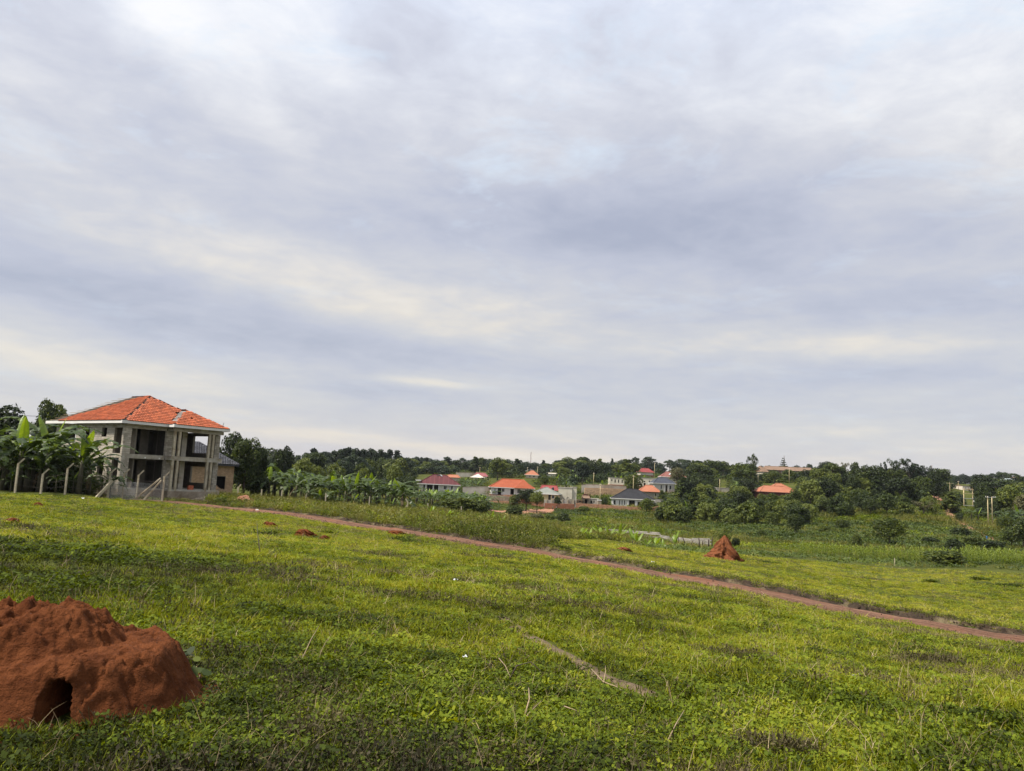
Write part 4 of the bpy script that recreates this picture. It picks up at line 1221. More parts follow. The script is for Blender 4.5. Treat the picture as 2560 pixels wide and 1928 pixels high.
# ------------------------------------------------------------------ banana plants
def banana_leaf(seed, L, W, el0, droop, torn=0.5, n=13, fold=0.35):
    """leaf along +X from the origin: torn blade either side of the midrib"""
    r = np.random.default_rng(seed)
    V, Q, S = [], [], []
    p = np.array([0.0, 0.0, 0.0]); el = el0
    mid, dirs = [p], []
    pet = 0.16
    for k in range(n):
        d = np.array([math.cos(el), 0, math.sin(el)])
        dirs.append(d)
        p = p + d * L / n
        mid.append(p)
        el -= droop / n * (0.5 + 1.1 * k / n)
    dirs.append(dirs[-1])
    def wid(t):
        if t < pet: return 0.03
        u = (t - pet) / (1 - pet)
        return W / 2 * max(0.0, math.sin(math.pi * min(1, u * 0.93 + 0.07)) ** 0.55)
    for side in (-1, 1):
        for k in range(n):
            t0, t1 = k / n, (k + 1) / n
            if t1 <= pet: continue
            sag = fold + r.normal(0, 0.16) * torn * 2
            up = np.cross(dirs[k], np.array([0, 1, 0])); up = -up if up[2] < 0 else up
            def edge(i, t, shift):
                w = wid(t) * (1 - 0.25 * torn * r.uniform())
                return mid[i] + np.array([0, side, 0]) * w * math.cos(sag) - np.array([0, 0, 1]) * w * math.sin(sag) + dirs[i] * (shift + 0.10 * W)
            g = torn * r.uniform(0, 0.35) * L / n
            b = len(V); sh = r.uniform(0.2, 0.8)
            m0, m1 = mid[k], mid[k + 1]
            e0, e1 = edge(k, t0, g), edge(k + 1, t1, -g)
            h0, h1 = (m0 + e0) / 2 + up * 0.02, (m1 + e1) / 2 + up * 0.02
            V += [m0, m1, h1, h0, e1, e0]; S += [sh + .1] * 2 + [sh] * 4
            Q += [(b, b + 1, b + 2, b + 3), (b + 3, b + 2, b + 4, b + 5)]
    # midrib
    for k in range(n):
        w0, w1 = 0.028 * (1 - k / n * .8), 0.028 * (1 - (k + 1) / n * .8)
        b = len(V); y = np.array([0, 1, 0]); dn = np.array([0, 0, -0.03 * (1 - k / n)])
        V += [mid[k] - y * w0, mid[k + 1] - y * w1, mid[k + 1] + dn, mid[k] + dn, mid[k] + y * w0, mid[k + 1] + y * w1]; S += [0.75] * 6
        Q += [(b, b + 1, b + 2, b + 3), (b + 3, b + 2, b + 5, b + 4)]
    return np_mesh('leaf', V, Q, M['banana'], np.clip(S, 0, 1))
def _withmat(me, mt):
    c = me.copy(); c.materials.clear(); c.materials.append(mt); return c
BL = [banana_leaf(100 + i, L, W, e, d, t) for i, (L, W, e, d, t) in enumerate(
    [(2.7, .50, 1.05, 1.9, .7), (2.8, .46, 0.85, 1.8, .9), (2.5, .48, 0.65, 1.9, 1.0), (2.9, .48, 1.25, 2.1, .55), (2.3, .46, 0.35, 1.8, 1.0), (2.7, .46, 1.0, 2.4, .8)])]
BU = [_withmat(banana_leaf(120 + i, L, W, e, d, t, fold=f), M['banana_young']) for i, (L, W, e, d, t, f) in enumerate(
    [(1.9, .55, 1.50, 0.25, .05, .9), (2.1, .60, 1.42, 0.45, .12, .7), (1.7, .62, 1.30, 0.7, .2, .5)])]
BD = [_withmat(banana_leaf(140 + i, L, W, e, d, t), M['banana_dry']) for i, (L, W, e, d, t) in enumerate([(1.9, .4, -0.5, 1.5, 1.0), (1.7, .35, -0.8, 1.0, 1.0)])]
def _stem(seed):
    r = np.random.default_rng(seed); mb = MB()
    k = r.normal(0, .12)
    mb.tube([(0, 0, -.15), (k * .3, 0, .65), (k * .7, 0, 1.35), (k, 0, 2.05)], [.17, .14, .115, .08], 9)
    return mb.mesh('pseudostem', M['stem'], True), k
STEMS = [_stem(i) for i in range(3)]
def crown_one(seed, nl, young, dry=0):
    """all the leaves of one far plant as a single crown mesh"""
    r = np.random.default_rng(seed); Vs, Qs, Ss, Mi = [], [], [], []
    off = 0
    def put(me, a, z, mi):
        nonlocal off
        v = np.empty(len(me.vertices) * 3, dtype=np.float32); me.vertices.foreach_get('co', v); v = v.reshape(-1, 3)
        s = np.empty(len(me.vertices), dtype=np.float32); me.attributes['shade'].data.foreach_get('value', s)
        q = np.empty(len(me.loops), dtype=np.int32); me.loops.foreach_get('vertex_index', q)
        c, d = math.cos(a), math.sin(a)
        v = v * r.uniform(.95, 1.3); v = np.stack([v[:, 0] * c - v[:, 1] * d, v[:, 0] * d + v[:, 1] * c, v[:, 2] + z], 1)
        Vs.append(v); Qs.append(q.reshape(-1, 4) + off); Ss.append(s); Mi.extend([mi] * (len(q) // 4)); off += len(v)
    for i in range(nl):
        put(BL[int(r.integers(len(BL)))], i * 2.4 + r.uniform(-.3, .3), 1.95 - 0.05 * r.uniform(0, 4), 0)
    for i in range(young):
        put(BU[int(r.integers(len(BU)))], r.uniform(0, 6.28), 2.0, 1)
    me = np_mesh('crown', np.concatenate(Vs), np.concatenate(Qs), [M['banana'], M['banana_young']], np.concatenate(Ss))
    me.polygons.foreach_set('material_index', Mi)
    return me
FARB = [crown_one(i, nl, y) for i, (nl, y) in enumerate(((9, 1), (8, 0), (10, 0), (8, 1)))]
def banana(px, Y, ptop, detail=True, phrase='banana plant', label=None, group=None, wide=1.0, young=None):
    p = on_ground(px, Y)
    h = max(at(px, ptop, Y).z - p.z, 0.5)
    k = h / 3.75
    e = empty('banana_plant', p, rng.uniform(0, 6.28), label, 'banana plant', group)
    e.scale = (k * wide, k * wide, k)
    sm, kx = STEMS[int(rng.integers(3))]
    link(bpy.data.objects.new('pseudostem', sm), e)
    if detail:
        nl = int(rng.integers(8, 11))
        for i in range(nl):
            o = link(bpy.data.objects.new('leaf', BL[int(rng.integers(len(BL)))]), e)
            o.location = (kx, 0, 2.0 - 0.06 * i); o.rotation_euler = (0, rng.normal(0, .12), i * 2.4 + rng.uniform(-.35, .35))
            s = rng.uniform(1.0, 1.4); o.scale = (s, s, s)
        for i in range(int(rng.integers(0, 2)) if young is None else young):
            o = link(bpy.data.objects.new('leaf', BU[int(rng.integers(len(BU)))]), e)
            o.location = (kx, 0, 2.0); o.rotation_euler = (0, rng.normal(.12, .16), rng.uniform(0, 6.28)); o.scale = (.95, 1.1, 1); o['label'] = 'bright upright young leaf'
        if rng.uniform() < 0.6:
            o = link(bpy.data.objects.new('leaf', BD[int(rng.integers(2))]), e)
            o.location = (kx, 0, 1.9); o.rotation_euler = (0, 0, rng.uniform(0, 6.28)); o['label'] = 'brown withered hanging leaf'
    else:
        o = link(bpy.data.objects.new('crown', FARB[int(rng.integers(len(FARB)))]), e)
        o.location = (kx, 0, 0)
    ITEMS.append([e, phrase, px, (ptop + proj(p)[1]) / 2, Y, label is None])
    return e
def seedling(px, Y, ptop, phrase='young banana plant'):
    """knee to chest high sucker: short stem and a few broad upright leaves"""
    p = on_ground(px, Y)
    h = max(at(px, ptop, Y).z - p.z, 0.5)
    e = empty('young_banana_plant', p, rng.uniform(0, 6.28), None, 'banana plant')
    k = h / 2.0
    e.scale = (k, k, k)
    mb = MB(); mb.tube([(0, 0, -.1), (0, 0, .35)], [.07, .05], 7)
    mb.build('pseudostem', M['stem'], e, True)
    for i in range(int(rng.integers(4, 6))):
        o = link(bpy.data.objects.new('leaf', BU[int(rng.integers(3))]), e)
        o.location = (0, 0, .28); o.rotation_euler = (0, rng.uniform(.05, .75), i * 2.4 + rng.uniform(-.3, .3))
        s = rng.uniform(.75, .95); o.scale = (s, s * 1.25, s)
    ITEMS.append([e, phrase, px, (ptop + proj(p)[1]) / 2, Y, True])
    return e

# ------------------------------------------------------------------ building helpers
def rect_cells(L0, L1, z0, z1, openings):
    """split a wall rectangle into boxes that leave the openings free"""
    xs = sorted({L0, L1, *[min(max(o[0], L0), L1) for o in openings], *[min(max(o[1], L0), L1) for o in openings]})
    out = []
    for a, b in zip(xs[:-1], xs[1:]):
        if b - a < 1e-4: continue
        mid = (a + b) / 2
        zs = [z0]
        hs = sorted([(max(o[2], z0), min(o[3], z1)) for o in openings if o[0] <= mid <= o[1]])
        cur = z0
        for h0, h1 in hs:
            if h0 > cur + 1e-4: out.append((a, b, cur, h0))
            cur = max(cur, h1)
        if cur < z1 - 1e-4: out.append((a, b, cur, z1))
    return out
def block_rects(L0, L1, z0, z1, openings, bl, bh, gap=0.022):
    """running bond, cut at the openings"""
    out = []
    row = 0
    z = z0
    while z < z1 - 0.03:
        zt = min(z + bh, z1)
        segs = [(L0, L1)]
        for o in openings:
            if o[2] < zt - 0.02 and o[3] > z + 0.02:
                ns = []
                for a, b in segs:
                    if o[1] <= a or o[0] >= b: ns.append((a, b))
                    else:
                        if o[0] > a: ns.append((a, o[0]))
                        if o[1] < b: ns.append((o[1], b))
                segs = ns
        for a, b in segs:
            x = a - (bl * 0.5 if row % 2 else 0) + 0.0
            while x < b - 1e-3:
                c, d = max(x, a), min(x + bl, b)
                if d - c > 0.06: out.append((c + gap / 2, d - gap / 2, z + gap / 2, zt - gap / 2))
                x += bl
        z += bh; row += 1
    return out
_UNIT = {}
def unit_box(mat):
    if mat not in _UNIT:
        mb = MB(); mb.box(-.5, .5, -.5, .5, -.5, .5)
        _UNIT[mat] = mb.mesh('block', M[mat])
    return _UNIT[mat]
def hip_planes(x0, x1, y0, y1, z, slope):
    """corner points of a hip roof over a rectangle: eaves corners and ridge ends"""
    w, d = x1 - x0, y1 - y0
    if w <= d:
        h = w / 2 * slope
        r = [((x0 + x1) / 2, y0 + w / 2, z + h), ((x0 + x1) / 2, y1 - w / 2, z + h)]
    else:
        h = d / 2 * slope
        r = [(x0 + d / 2, (y0 + y1) / 2, z + h), (x1 - d / 2, (y0 + y1) / 2, z + h)]
    return r
def tile_slope(poly, mat, name, parent, tw=0.28, tl=0.40, lift=0.03, skip=None, drop=0.0, hipgap=0.0):
    """clay tiles laid over a planar roof polygon; poly[0]->poly[1] is the eave. One part: too many and too small to pick apart"""
    P = [Vector(p) for p in poly]
    A = (P[1] - P[0]).normalized()
    nrm = Vector((0, 0, 0))
    for i in range(1, len(P) - 1):
        nrm += (P[i] - P[0]).cross(P[i + 1] - P[0])
    nrm.normalize()
    if nrm.z < 0: nrm = -nrm
    B = nrm.cross(A)
    if B.z < 0: B = -B
    q = [((p - P[0]).dot(A), (p - P[0]).dot(B)) for p in P]
    amin, amax = min(a for a, b in q), max(a for a, b in q)
    bmax = max(b for a, b in q)
    def inside(a, b):
        c = False
        for (x1, y1), (x2, y2) in zip(q, q[1:] + q[:1]):
            if (y1 > b) != (y2 > b) and a < (x2 - x1) * (b - y1) / (y2 - y1) + x1: c = not c
        return c
    mb = MB()
    prof = [(-.5, -.01), (-.28, .020), (-.05, .055), (.18, .060), (.38, .022), (.5, -.01)]
    nr = int(bmax / tl) + 1
    for r_ in range(nr):
        b = (r_ + .5) * tl
        k = int((amax - amin) / tw) + 1
        for c in range(k):
            a = amin + (c + .5) * tw
            if not inside(a, b) or (skip and skip(a, b)): continue
            if hipgap and not (inside(a - hipgap, b + .1) and inside(a + hipgap, b + .1)): continue
            if drop and random.random() < drop: continue
            o = P[0] + A * a + B * (b - tl / 2)
            jz = random.uniform(-.004, .006)
            vs = []
            for bb, hh in ((-0.05, 0.085), (tl + 0.02, 0.012)):
                for pa, pz in prof:
                    vs.append(o + A * (pa * tw) + B * bb + nrm * (lift + hh + pz + jz))
            for pa, pz in prof:
                vs.append(o + A * (pa * tw) + B * (-0.05) + nrm * (lift + 0.012 + pz * .6))
            n = len(prof)
            fs = [(i, i + 1, n + i + 1, n + i) for i in range(n - 1)] + [(2 * n + i, 2 * n + i + 1, i + 1, i) for i in range(n - 1)]
            mb.add(vs, fs, random.random())
    o = mb.build(name, M[mat], parent)
    o['kind'] = 'stuff'
    return o

# ------------------------------------------------------------------ the unfinished two-storey house
HYAW = math.atan2(0.819, 0.574)
HP = at(301, 1160, 75.6)
HS = 0.955
HOUSE_Z = 1.6 - 3.42
def build_house():
    H = empty('unfinished_house', (HP.x, HP.y, HOUSE_Z), HYAW,
              'unfinished two storey concrete block house with orange clay tile roof behind banana plants', 'house')
    H.scale = (HS, HS, 1)
    W, D = 11.1, 14.3
    zf, zs0, zs1, zr0, zt = 1.0, 3.90, 4.34, 6.86, 7.28
    T = 0.25
    # foundation and floors
    mb = MB()
    mb.box(0.0, W, 0.0, D, -0.6, zf - 0.14)
    mb.box(4.7, W - .2, -1.25, -0.002, -0.6, zf - 0.20)
    mb.build('plinth', M['stone'], H)
    mb = MB(); mb.box(0.02, W - .02, 0.02, D - .02, zf - 0.138, zf); mb.box(4.75, W - .25, -1.2, 0.018, zf - 0.198, zf - 0.04)
    mb.build('ground_floor_slab', M['concrete'], H)
    mb = MB(); mb.box(T + .01, W - T - .01, 0.30, D - T - .01, zs0 + .18, zs1 - .004)
    mb.box(4.9, W - .3, -1.02, 0.296, zs0 + .20, zs1 - .02)
    mb.build('upper_floor_slab', M['concrete'], H)
    mb = MB(); mb.box(T + .01, W - T - .01, T + .01, D - T - .01, zt - .10, zt - .02)
    mb.box(4.9, W - .3, -1.02, T, zt - .12, zt - .04)
    mb.build('ceiling', M['shaded_room'], H)
    # openings of the left flank: (from, to, bottom, top) measured back from the corner
    upA = [(0.32, 1.80, zs1, zr0), (3.35, 4.35, 5.95, zr0), (6.9, 8.4, zs1 + .02, zr0), (9.8, 12.4, 5.3, zr0)]
    loA = [(0.45, 1.75, zf + .9, zs0), (3.3, 4.5, zf + 1.1, zs0), (6.8, 8.4, zf, zs0), (10.0, 12.2, zf + .9, zs0)]
    # wall cores (mortar) stand 15 mm behind the block faces
    mb = MB()
    for a, b, c, d in rect_cells(0.30, D, zs1, zr0, upA): mb.box(0.015, T - .015, a, b, c, d)
    for a, b, c, d in rect_cells(0.30, D, zf - .13, zs0, loA): mb.box(0.015, T - .015, a, b, c, d)
    mb.build('flank_wall', M['mortar'], H)
    up = block_rects(0.30, D, zs1, zr0, upA, 0.50, 0.23)
    lo = block_rects(0.30, D, zf - .1, zs0, loA, 0.50, 0.23)
    ub = unit_box('block')
    for k, (a, b, c, d) in enumerate(up[:296]):
        o = link(bpy.data.objects.new('concrete_block', ub), H)
        j = rng.uniform(-.006, .006)
        o.location = (T / 2 + j, (a + b) / 2, (c + d) / 2); o.scale = (T, b - a, d - c)
    mb = MB()
    for a, b, c, d in up[296:] + lo:
        j = random.uniform(-.006, .006)
        mb.box(j, T + j, a, b, c, d, random.random())
    o = mb.build('lower_blockwork', M['block'], H); o['kind'] = 'stuff'
    # course of blocks above the ring beam, under the eaves
    mb = MB()
    for a, b, c, d in block_rects(0.0, D, zr0 + .26, zt, [], 0.46, 0.2): mb.box(-.003, T - .02, a, b, c, d, random.random())
    for a, b, c, d in block_rects(T, W, zr0 + .26, zt, [], 0.46, 0.2): mb.box(a, b, -.003, T - .02, c, d, random.random())
    for a, b, c, d in block_rects(4.75, W - .25, zr0 + .26, zt, [], 0.46, 0.2): mb.box(a, b, -1.203, -.98, c, d, random.random())
    o = mb.build('eaves_course', M['block'], H); o['kind'] = 'stuff'
    # beams
    def beam(x0, x1, y0, y1, z0, z1, nm='beam'):
        q = MB(); q.box(x0, x1, y0, y1, z0, z1); q.build(nm, M['concrete'], H)
    beam(-.012, T - .03, 0.30, D, zr0 + .002, zr0 + .255); beam(-.012, T - .03, 0.30, D, zs0 + .002, zs1 - .002)
    beam(0.88, 4.70, 0.0, 0.28, zr0 + .002, zr0 + .255); beam(0.88, 4.70, -.015, 0.28, zs0 + .002, zs1 - .002)
    beam(4.76, W - .25, -1.20, -.96, zr0 + .004, zr0 + .257); beam(4.72, W - .22, -1.24, -.96, zs0 + .004, zs1)
    beam(4.78, 5.0, -.955, -.002, zr0 + .006, zr0 + .25); beam(4.78, 5.0, -.955, -.002, zs0 + .006, zs1 - .01)
    beam(W - .5, W - .26, -.955, -.002, zr0 + .006, zr0 + .25); beam(W - .5, W - .26, -.955, -.002, zs0 + .006, zs1 - .01)
    # piers of blockwork
    def pier(x0, x1, y0, y1, z0, z1, mat='concrete'):
        q = MB(); q.box(x0 + .012, x1 - .012, y0 + .012, y1 - .012, z0, z1); p = q.build('pier', M['mortar'], H)
        q = MB()
        for a, b, c, d in block_rects(x0, x1, z0, z1, [], 0.42, 0.2):
            q.box(a, b, y0 - random.uniform(0, .01), y0 + .10, c, d, random.random())
        for a, b, c, d in block_rects(y0 + .105, y1, z0, z1, [], 0.42, 0.2):
            q.box(x0 - random.uniform(0, .01), x0 + .10, a, b, c, d, random.random())
        k = q.build('pier_blocks', M['block'], p); k['kind'] = 'stuff'
    for z0, z1 in ((zf - .1, zs0), (zs1, zr0)):
        pier(0.0, 0.86, 0.0, 0.30, z0, z1)
        pier(4.72, 5.45, 0.0, 0.32, z0, z1)
        pier(W - .62, W, -0.28, 0.40, z0 if z0 > 2 else -.3, z1)
    beam(0.0, .87, -.004, .29, zr0 + .004, zr0 + .252, 'pier_cap'); beam(0.0, .87, -.006, .29, zs0 + .004, zs1 - .004, 'pier_cap')
    # slender paired columns of the bay
    for x in (4.86, 5.42, 9.02, 9.50):
        for z0, z1 in ((-.25, zs0 + .004), (zs1, zr0 + .004)):
            q = MB(); q.box(x, x + .25, -1.22, -.98, z0, z1); q.build('column', M['concrete_old'], H)
    # inner walls, seen through the openings
    def wall(x0, x1, y0, y1, z0, z1, ops, axis, mat='concrete', nm='inner_wall'):
        q = MB()
        if axis == 'x':
            for a, b, c, d in rect_cells(x0, x1, z0, z1, ops): q.box(a, b, y0, y1, c, d)
        else:
            for a, b, c, d in rect_cells(y0, y1, z0, z1, ops): q.box(x0, x1, a, b, c, d)
        q.build(nm, M[mat], H)
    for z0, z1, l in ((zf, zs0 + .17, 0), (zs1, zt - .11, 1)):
        wall(T, 5.0, 2.1, 2.3, z0, z1, [(1.15, 3.0, z0, z0 + 2.75), (3.95, 4.99, z0, z0 + 2.75)], 'x', 'shaded_block')
        wall(T, W - T, 6.2, 6.4, z0, z1, [(1.5, 2.4, z0, z0 + 2.1)], 'x', 'shaded_room')
        wall(5.0, 5.2, .42, 6.2, z0, z1, [(3.0, 4.4, z0, z0 + 2.3)], 'y', 'shaded_room')
        wall(T, 5.0, 0.33, 0.34, z0, z0, [], 'x')
        # recess behind the first flank opening
        wall(1.5, 1.6, .35, 2.09, z0, z1, [], 'y', 'mortar')
        # square pillars standing inside the bay
        for x, y in ((6.95, .55), (6.1, 1.2)):
            q = MB(); q.box(x, x + .55, y, y + .35, z0, z1); q.build('inner_pillar', M['concrete'], H)
        # far flank with its large openings, and the back
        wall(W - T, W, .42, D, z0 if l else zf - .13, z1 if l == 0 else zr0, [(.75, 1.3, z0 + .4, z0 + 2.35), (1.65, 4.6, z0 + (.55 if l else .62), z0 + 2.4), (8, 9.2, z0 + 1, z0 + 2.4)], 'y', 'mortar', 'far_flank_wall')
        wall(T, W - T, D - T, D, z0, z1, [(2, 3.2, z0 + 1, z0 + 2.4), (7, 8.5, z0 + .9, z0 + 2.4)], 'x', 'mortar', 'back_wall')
    beam(W - T + .02, W + .005, .42, D, zr0 + .002, zr0 + .255); beam(W - T + .02, W + .005, .42, D, zs0 + .175, zs1 - .002)
    # ---- roof
    ov, sl = 0.62, 0.525
    ze = 7.50
    x0, x1, y0, y1 = -ov, W + .34, -ov, D + ov
    (ra, rb) = hip_planes(x0, x1, y0, y1, ze, sl)
    ra = Vector(ra); rb = Vector(rb)
    rb = Vector((ra.x, max(ra.y + 2.4, y1 - (ra.x - x0)), ra.z))
    c = [Vector((x0, y0, ze)), Vector((x1, y0, ze)), Vector((x1, y1, ze)), Vector((x0, y1, ze))]
    mb = MB()
    mb.add([*c, ra, rb], [(0, 1, 4), (1, 2, 5, 4), (2, 3, 5), (3, 0, 4, 5)])
    bx0, bx1, by = 4.42, W + .12, -1.72
    bm_ = (bx0 + bx1) / 2; bh = (bx1 - bx0) / 2 * sl
    ap = Vector((bm_, by + (bx1 - bx0) / 2, ze + bh))
    yj = y0 + bh / sl                                  # where the bay ridge meets the main slope
    bj = Vector((bm_, yj, ze + bh))
    d0, d1 = Vector((bx0, by, ze)), Vector((bx1, by, ze))
    e0, e1 = Vector((bx0, y0, ze)), Vector((bx1, y0, ze))
    mb.add([d0, d1, ap, bj, e0, e1], [(0, 1, 2), (4, 0, 2, 3), (1, 5, 3, 2)])
    deck = mb.build('roof_deck', M['felt'], H)
    sub = Vector((0, 0, 0))
    front = [c[0], c[1], ra]
    def in_bay(p):
        # main slope hidden under the bay roof
        return bx0 + (p.y - y0) * 1.0 < p.x < bx1 - (p.y - y0) * 1.0 and p.y < yj
    def skip_front(a, b):
        p = c[0] + Vector((a, 0, 0)) + Vector((0, 1, sl)).normalized() * b
        return in_bay(p) and p.y - y0 < yj - y0 - .1
    tile_slope(front, 'tile', 'roof_tiles', H, hipgap=.22, skip=skip_front, drop=.004)
    left = [c[3], c[0], ra, rb]
    def skip_left(a, b):
        return a < 1.1 + 0.55 * b * (0.6 + 0.4 * math.sin(b * 2.3))
    tile_slope(left, 'tile', 'roof_tiles', H, skip=None if False else (lambda a, b: a < 1.9 + 1.0 * b + 0.35 * math.sin(b * 3.1)), drop=.003)
    tile_slope([c[1], c[2], rb, ra], 'tile', 'roof_tiles', H, drop=.003)
    tile_slope([d0, d1, ap], 'tile', 'roof_tiles', H, drop=.006)
    tile_slope([e0, d0, ap, bj], 'tile', 'roof_tiles', H, skip=lambda a, b: b > 0.35 + 1.9 * a / 1.2 * .8 and b > .7, drop=.01)
    tile_slope([d1, e1, bj, ap], 'tile', 'roof_tiles', H, drop=.01)
    # pale battens on the untiled patch between bay and main roof
    for k in range(9):
        t = .16 + k * .094
        pa = e0.lerp(bj, t); pb = d0.lerp(ap, t)
        q = MB(); q.bar(pa + Vector((0, 0, .05)), pb + Vector((0, 0, .05)), .06, .05); q.build('batten', M['white'], H)
    # batten ends running out past the back hip of the flank slope
    for k in range(13):
        t = 0.04 + k * 0.072
        pa = c[3].lerp(rb, t); pb = c[0].lerp(ra, t)
        d = (pa - pb).normalized()
        ext = 0.5 + 1.3 * abs(math.sin(k * 2.7)) * (0.9 if k > 2 else .5)
        q = MB(); q.bar(pa - d * 2.2 + Vector((0, 0, .06)), pa + d * ext + Vector((0, 0, .06)), .05, .04)
        q.build('batten', M['wood'], H)
    for k in range(4):
        t = 0.06 + k * .12
        pa = c[1].lerp(ra, t)
        q = MB(); q.bar(pa - Vector((.6, 0, -.08)), pa + Vector((.7 - .1 * k, 0, .08)), .05, .04); q.build('batten', M['wood'], H)
    q = MB(); q.bar(c[1] + Vector((-.4, 0.2, .1)), c[1] + Vector((-.25, .1, .75)), .05); q.bar(c[1] + Vector((-.3, 0.2, .1)), c[1] + Vector((-.55, .1, .35)), .05)
    q.build('bracket', M['darkwood'], H)
    # white fascia boards
    def fascia(p, r_, nm='fascia'):
        q = MB(); q.bar(p + Vector((0, 0, -.10)), r_ + Vector((0, 0, -.10)), .035, .29); q.build(nm, M['white'], H)
    off = 0.02
    fascia(Vector((x0 - off, y0 - off * 2, ze)), Vector((x0 - off, y1 + .7, ze)))
    fascia(Vector((x0 + .001, y0 - off, ze)), Vector((bx0 - .03, y0 - off, ze)))
    fascia(Vector((bx0 - off, y0 - .04, ze)), Vector((bx0 - off, by - .04, ze)))
    fascia(Vector((bx0 + .001, by - off, ze)), Vector((bx1 + .02, by - off, ze)))
    fascia(Vector((bx1 + off, by - .02, ze)), Vector((bx1 + off, y0 - .04, ze)))
    fascia(Vector((bx1 + .04, y0 - off, ze)), Vector((x1 + .1, y0 - off, ze)))
    # soffit boards
    q = MB(); q.box(x0, 0.25, y0, y1, ze - .16, ze - .13); q.box(.252, x1, y0, 0.3, ze - .165, ze - .135); q.box(bx0, bx1, by, y0 - .002, ze - .17, ze - .14)
    q.build('soffit', M['darkwood'], H)
    q = MB(); q.bar((-.05, 2.3, 5.62), (-.05, 4.4, 5.50), .09, .05); q.build('plank', M['wood'], H)
    q = MB(); q.bar((5.75, -1.05, 2.7), (5.95, -1.0, 3.85), .10, .04); q.build('plank', M['wood'], H)
    for k, (x, y) in enumerate(((4.0, -.1), (2.4, -.12))):
        q = MB(); q.box(x, x + .18, y - .02, y, zs0 + .05, zs0 + .2); q.build('spout', M['white'], H)
    return H
HOUSE = build_house()
def house_pt(x, y, z=0.0):
    c, s = math.cos(HYAW), math.sin(HYAW)
    x, y = x * HS, y * HS
    return Vector((HP.x + x * c - y * s, HP.y + x * s + y * c, HOUSE_Z + z))
def on_house_ground(x, y):
    p = house_pt(x, y); p.z = zg(p.x, p.y); return p

# ------------------------------------------------------------------ brick house behind it
def brick_house():
    B = at(484, 1190, 103.0)
    z0 = zg(B.x, B.y) - .1
    H = empty('brick_house', (B.x, B.y, z0), R(24), 'small pale brick house with dark grey tiled roof right behind the unfinished house', 'house')
    w, d, h = 9.6, 9.0, at(560, 1161, 99).z - z0
    x0, x1 = -4.6, w - 4.6
    ops = [(2.6, 4.0, 1.0, 2.7), (-2, -.8, .9, 2.6)]
    mb = MB()
    for a, b, c, e in rect_cells(x0, x1, -.5, h, ops): mb.box(a, b, .012, .22, c, e)
    mb.box(x0 + .01, x0 + .22, .22, d, -.5, h); mb.box(x1 - .22, x1 - .012, .22, d, -.5, h); mb.box(x0 + .22, x1 - .22, d - .22, d, -.5, h)
    mb.build('wall', M['mortar'], H)
    mb = MB()
    for a, b, c, e in block_rects(x0, x1, -.1, h, ops, .26, .115, .014): mb.box(a, b, 0 - random.uniform(0, .008), .1, c, e, random.random())
    for a, b, c, e in block_rects(.105, d, -.1, h, [], .26, .115, .014): mb.box(x1 - .1, x1 + random.uniform(0, .008), a, b, c, e, random.random())
    o = mb.build('brickwork', M['palebrick'], H); o['kind'] = 'stuff'
    mb = MB()
    for k in range(9):                                  # broken sill under the window
        a = 2.6 + k * .155
        mb.box(a, a + .15, .01, .2, 1.0, 1.0 + .45 * math.exp(-((k - 1.5) / 2.2) ** 2) + .05 * random.random(), random.random())
    mb.build('broken_sill', M['palebrick'], H)
    mb = MB(); mb.box(x0 + .3, x1 - .3, 1.8, 1.9, 0, h - .05); mb.build('inner_wall', M['shaded_hole'], H)
    ov, sl = .55, .56
    ra, rb = hip_planes(x0 - ov, x1 + ov, -ov, d + ov, h, sl)
    c = [Vector((x0 - ov, -ov, h)), Vector((x1 + ov, -ov, h)), Vector((x1 + ov, d + ov, h)), Vector((x0 - ov, d + ov, h))]
    mb = MB(); mb.add([*c, ra, rb], [(0, 1, 5, 4), (1, 2, 5), (2, 3, 4, 5), (3, 0, 4)]); mb.build('roof_deck', M['felt'], H)
    tile_slope([c[0], c[1], Vector(rb), Vector(ra)], 'darktile', 'roof_tiles', H, tw=.30, tl=.36)
    tile_slope([c[1], c[2], Vector(rb)], 'darktile', 'roof_tiles', H, tw=.30, tl=.36)
    tile_slope([c[3], c[0], Vector(ra)], 'darktile', 'roof_tiles', H, tw=.30, tl=.36)
    mb = MB()
    for a, b in ((c[0], ra), (c[1], rb), (ra, rb)): mb.tube([Vector(a) + Vector((0, 0, .08)), Vector(b) + Vector((0, 0, .08))], .10, 6)
    mb.build('ridge_cap', M['darktile'], H)
    mb = MB(); mb.bar(c[0] - Vector((0, .02, .08)), c[1] - Vector((0, .02, .08)), .03, .2); mb.bar(c[1] + Vector((.02, 0, -.08)), c[2] + Vector((.02, 0, -.08)), .03, .2)
    mb.build('fascia', M['darktile'], H)
brick_house()

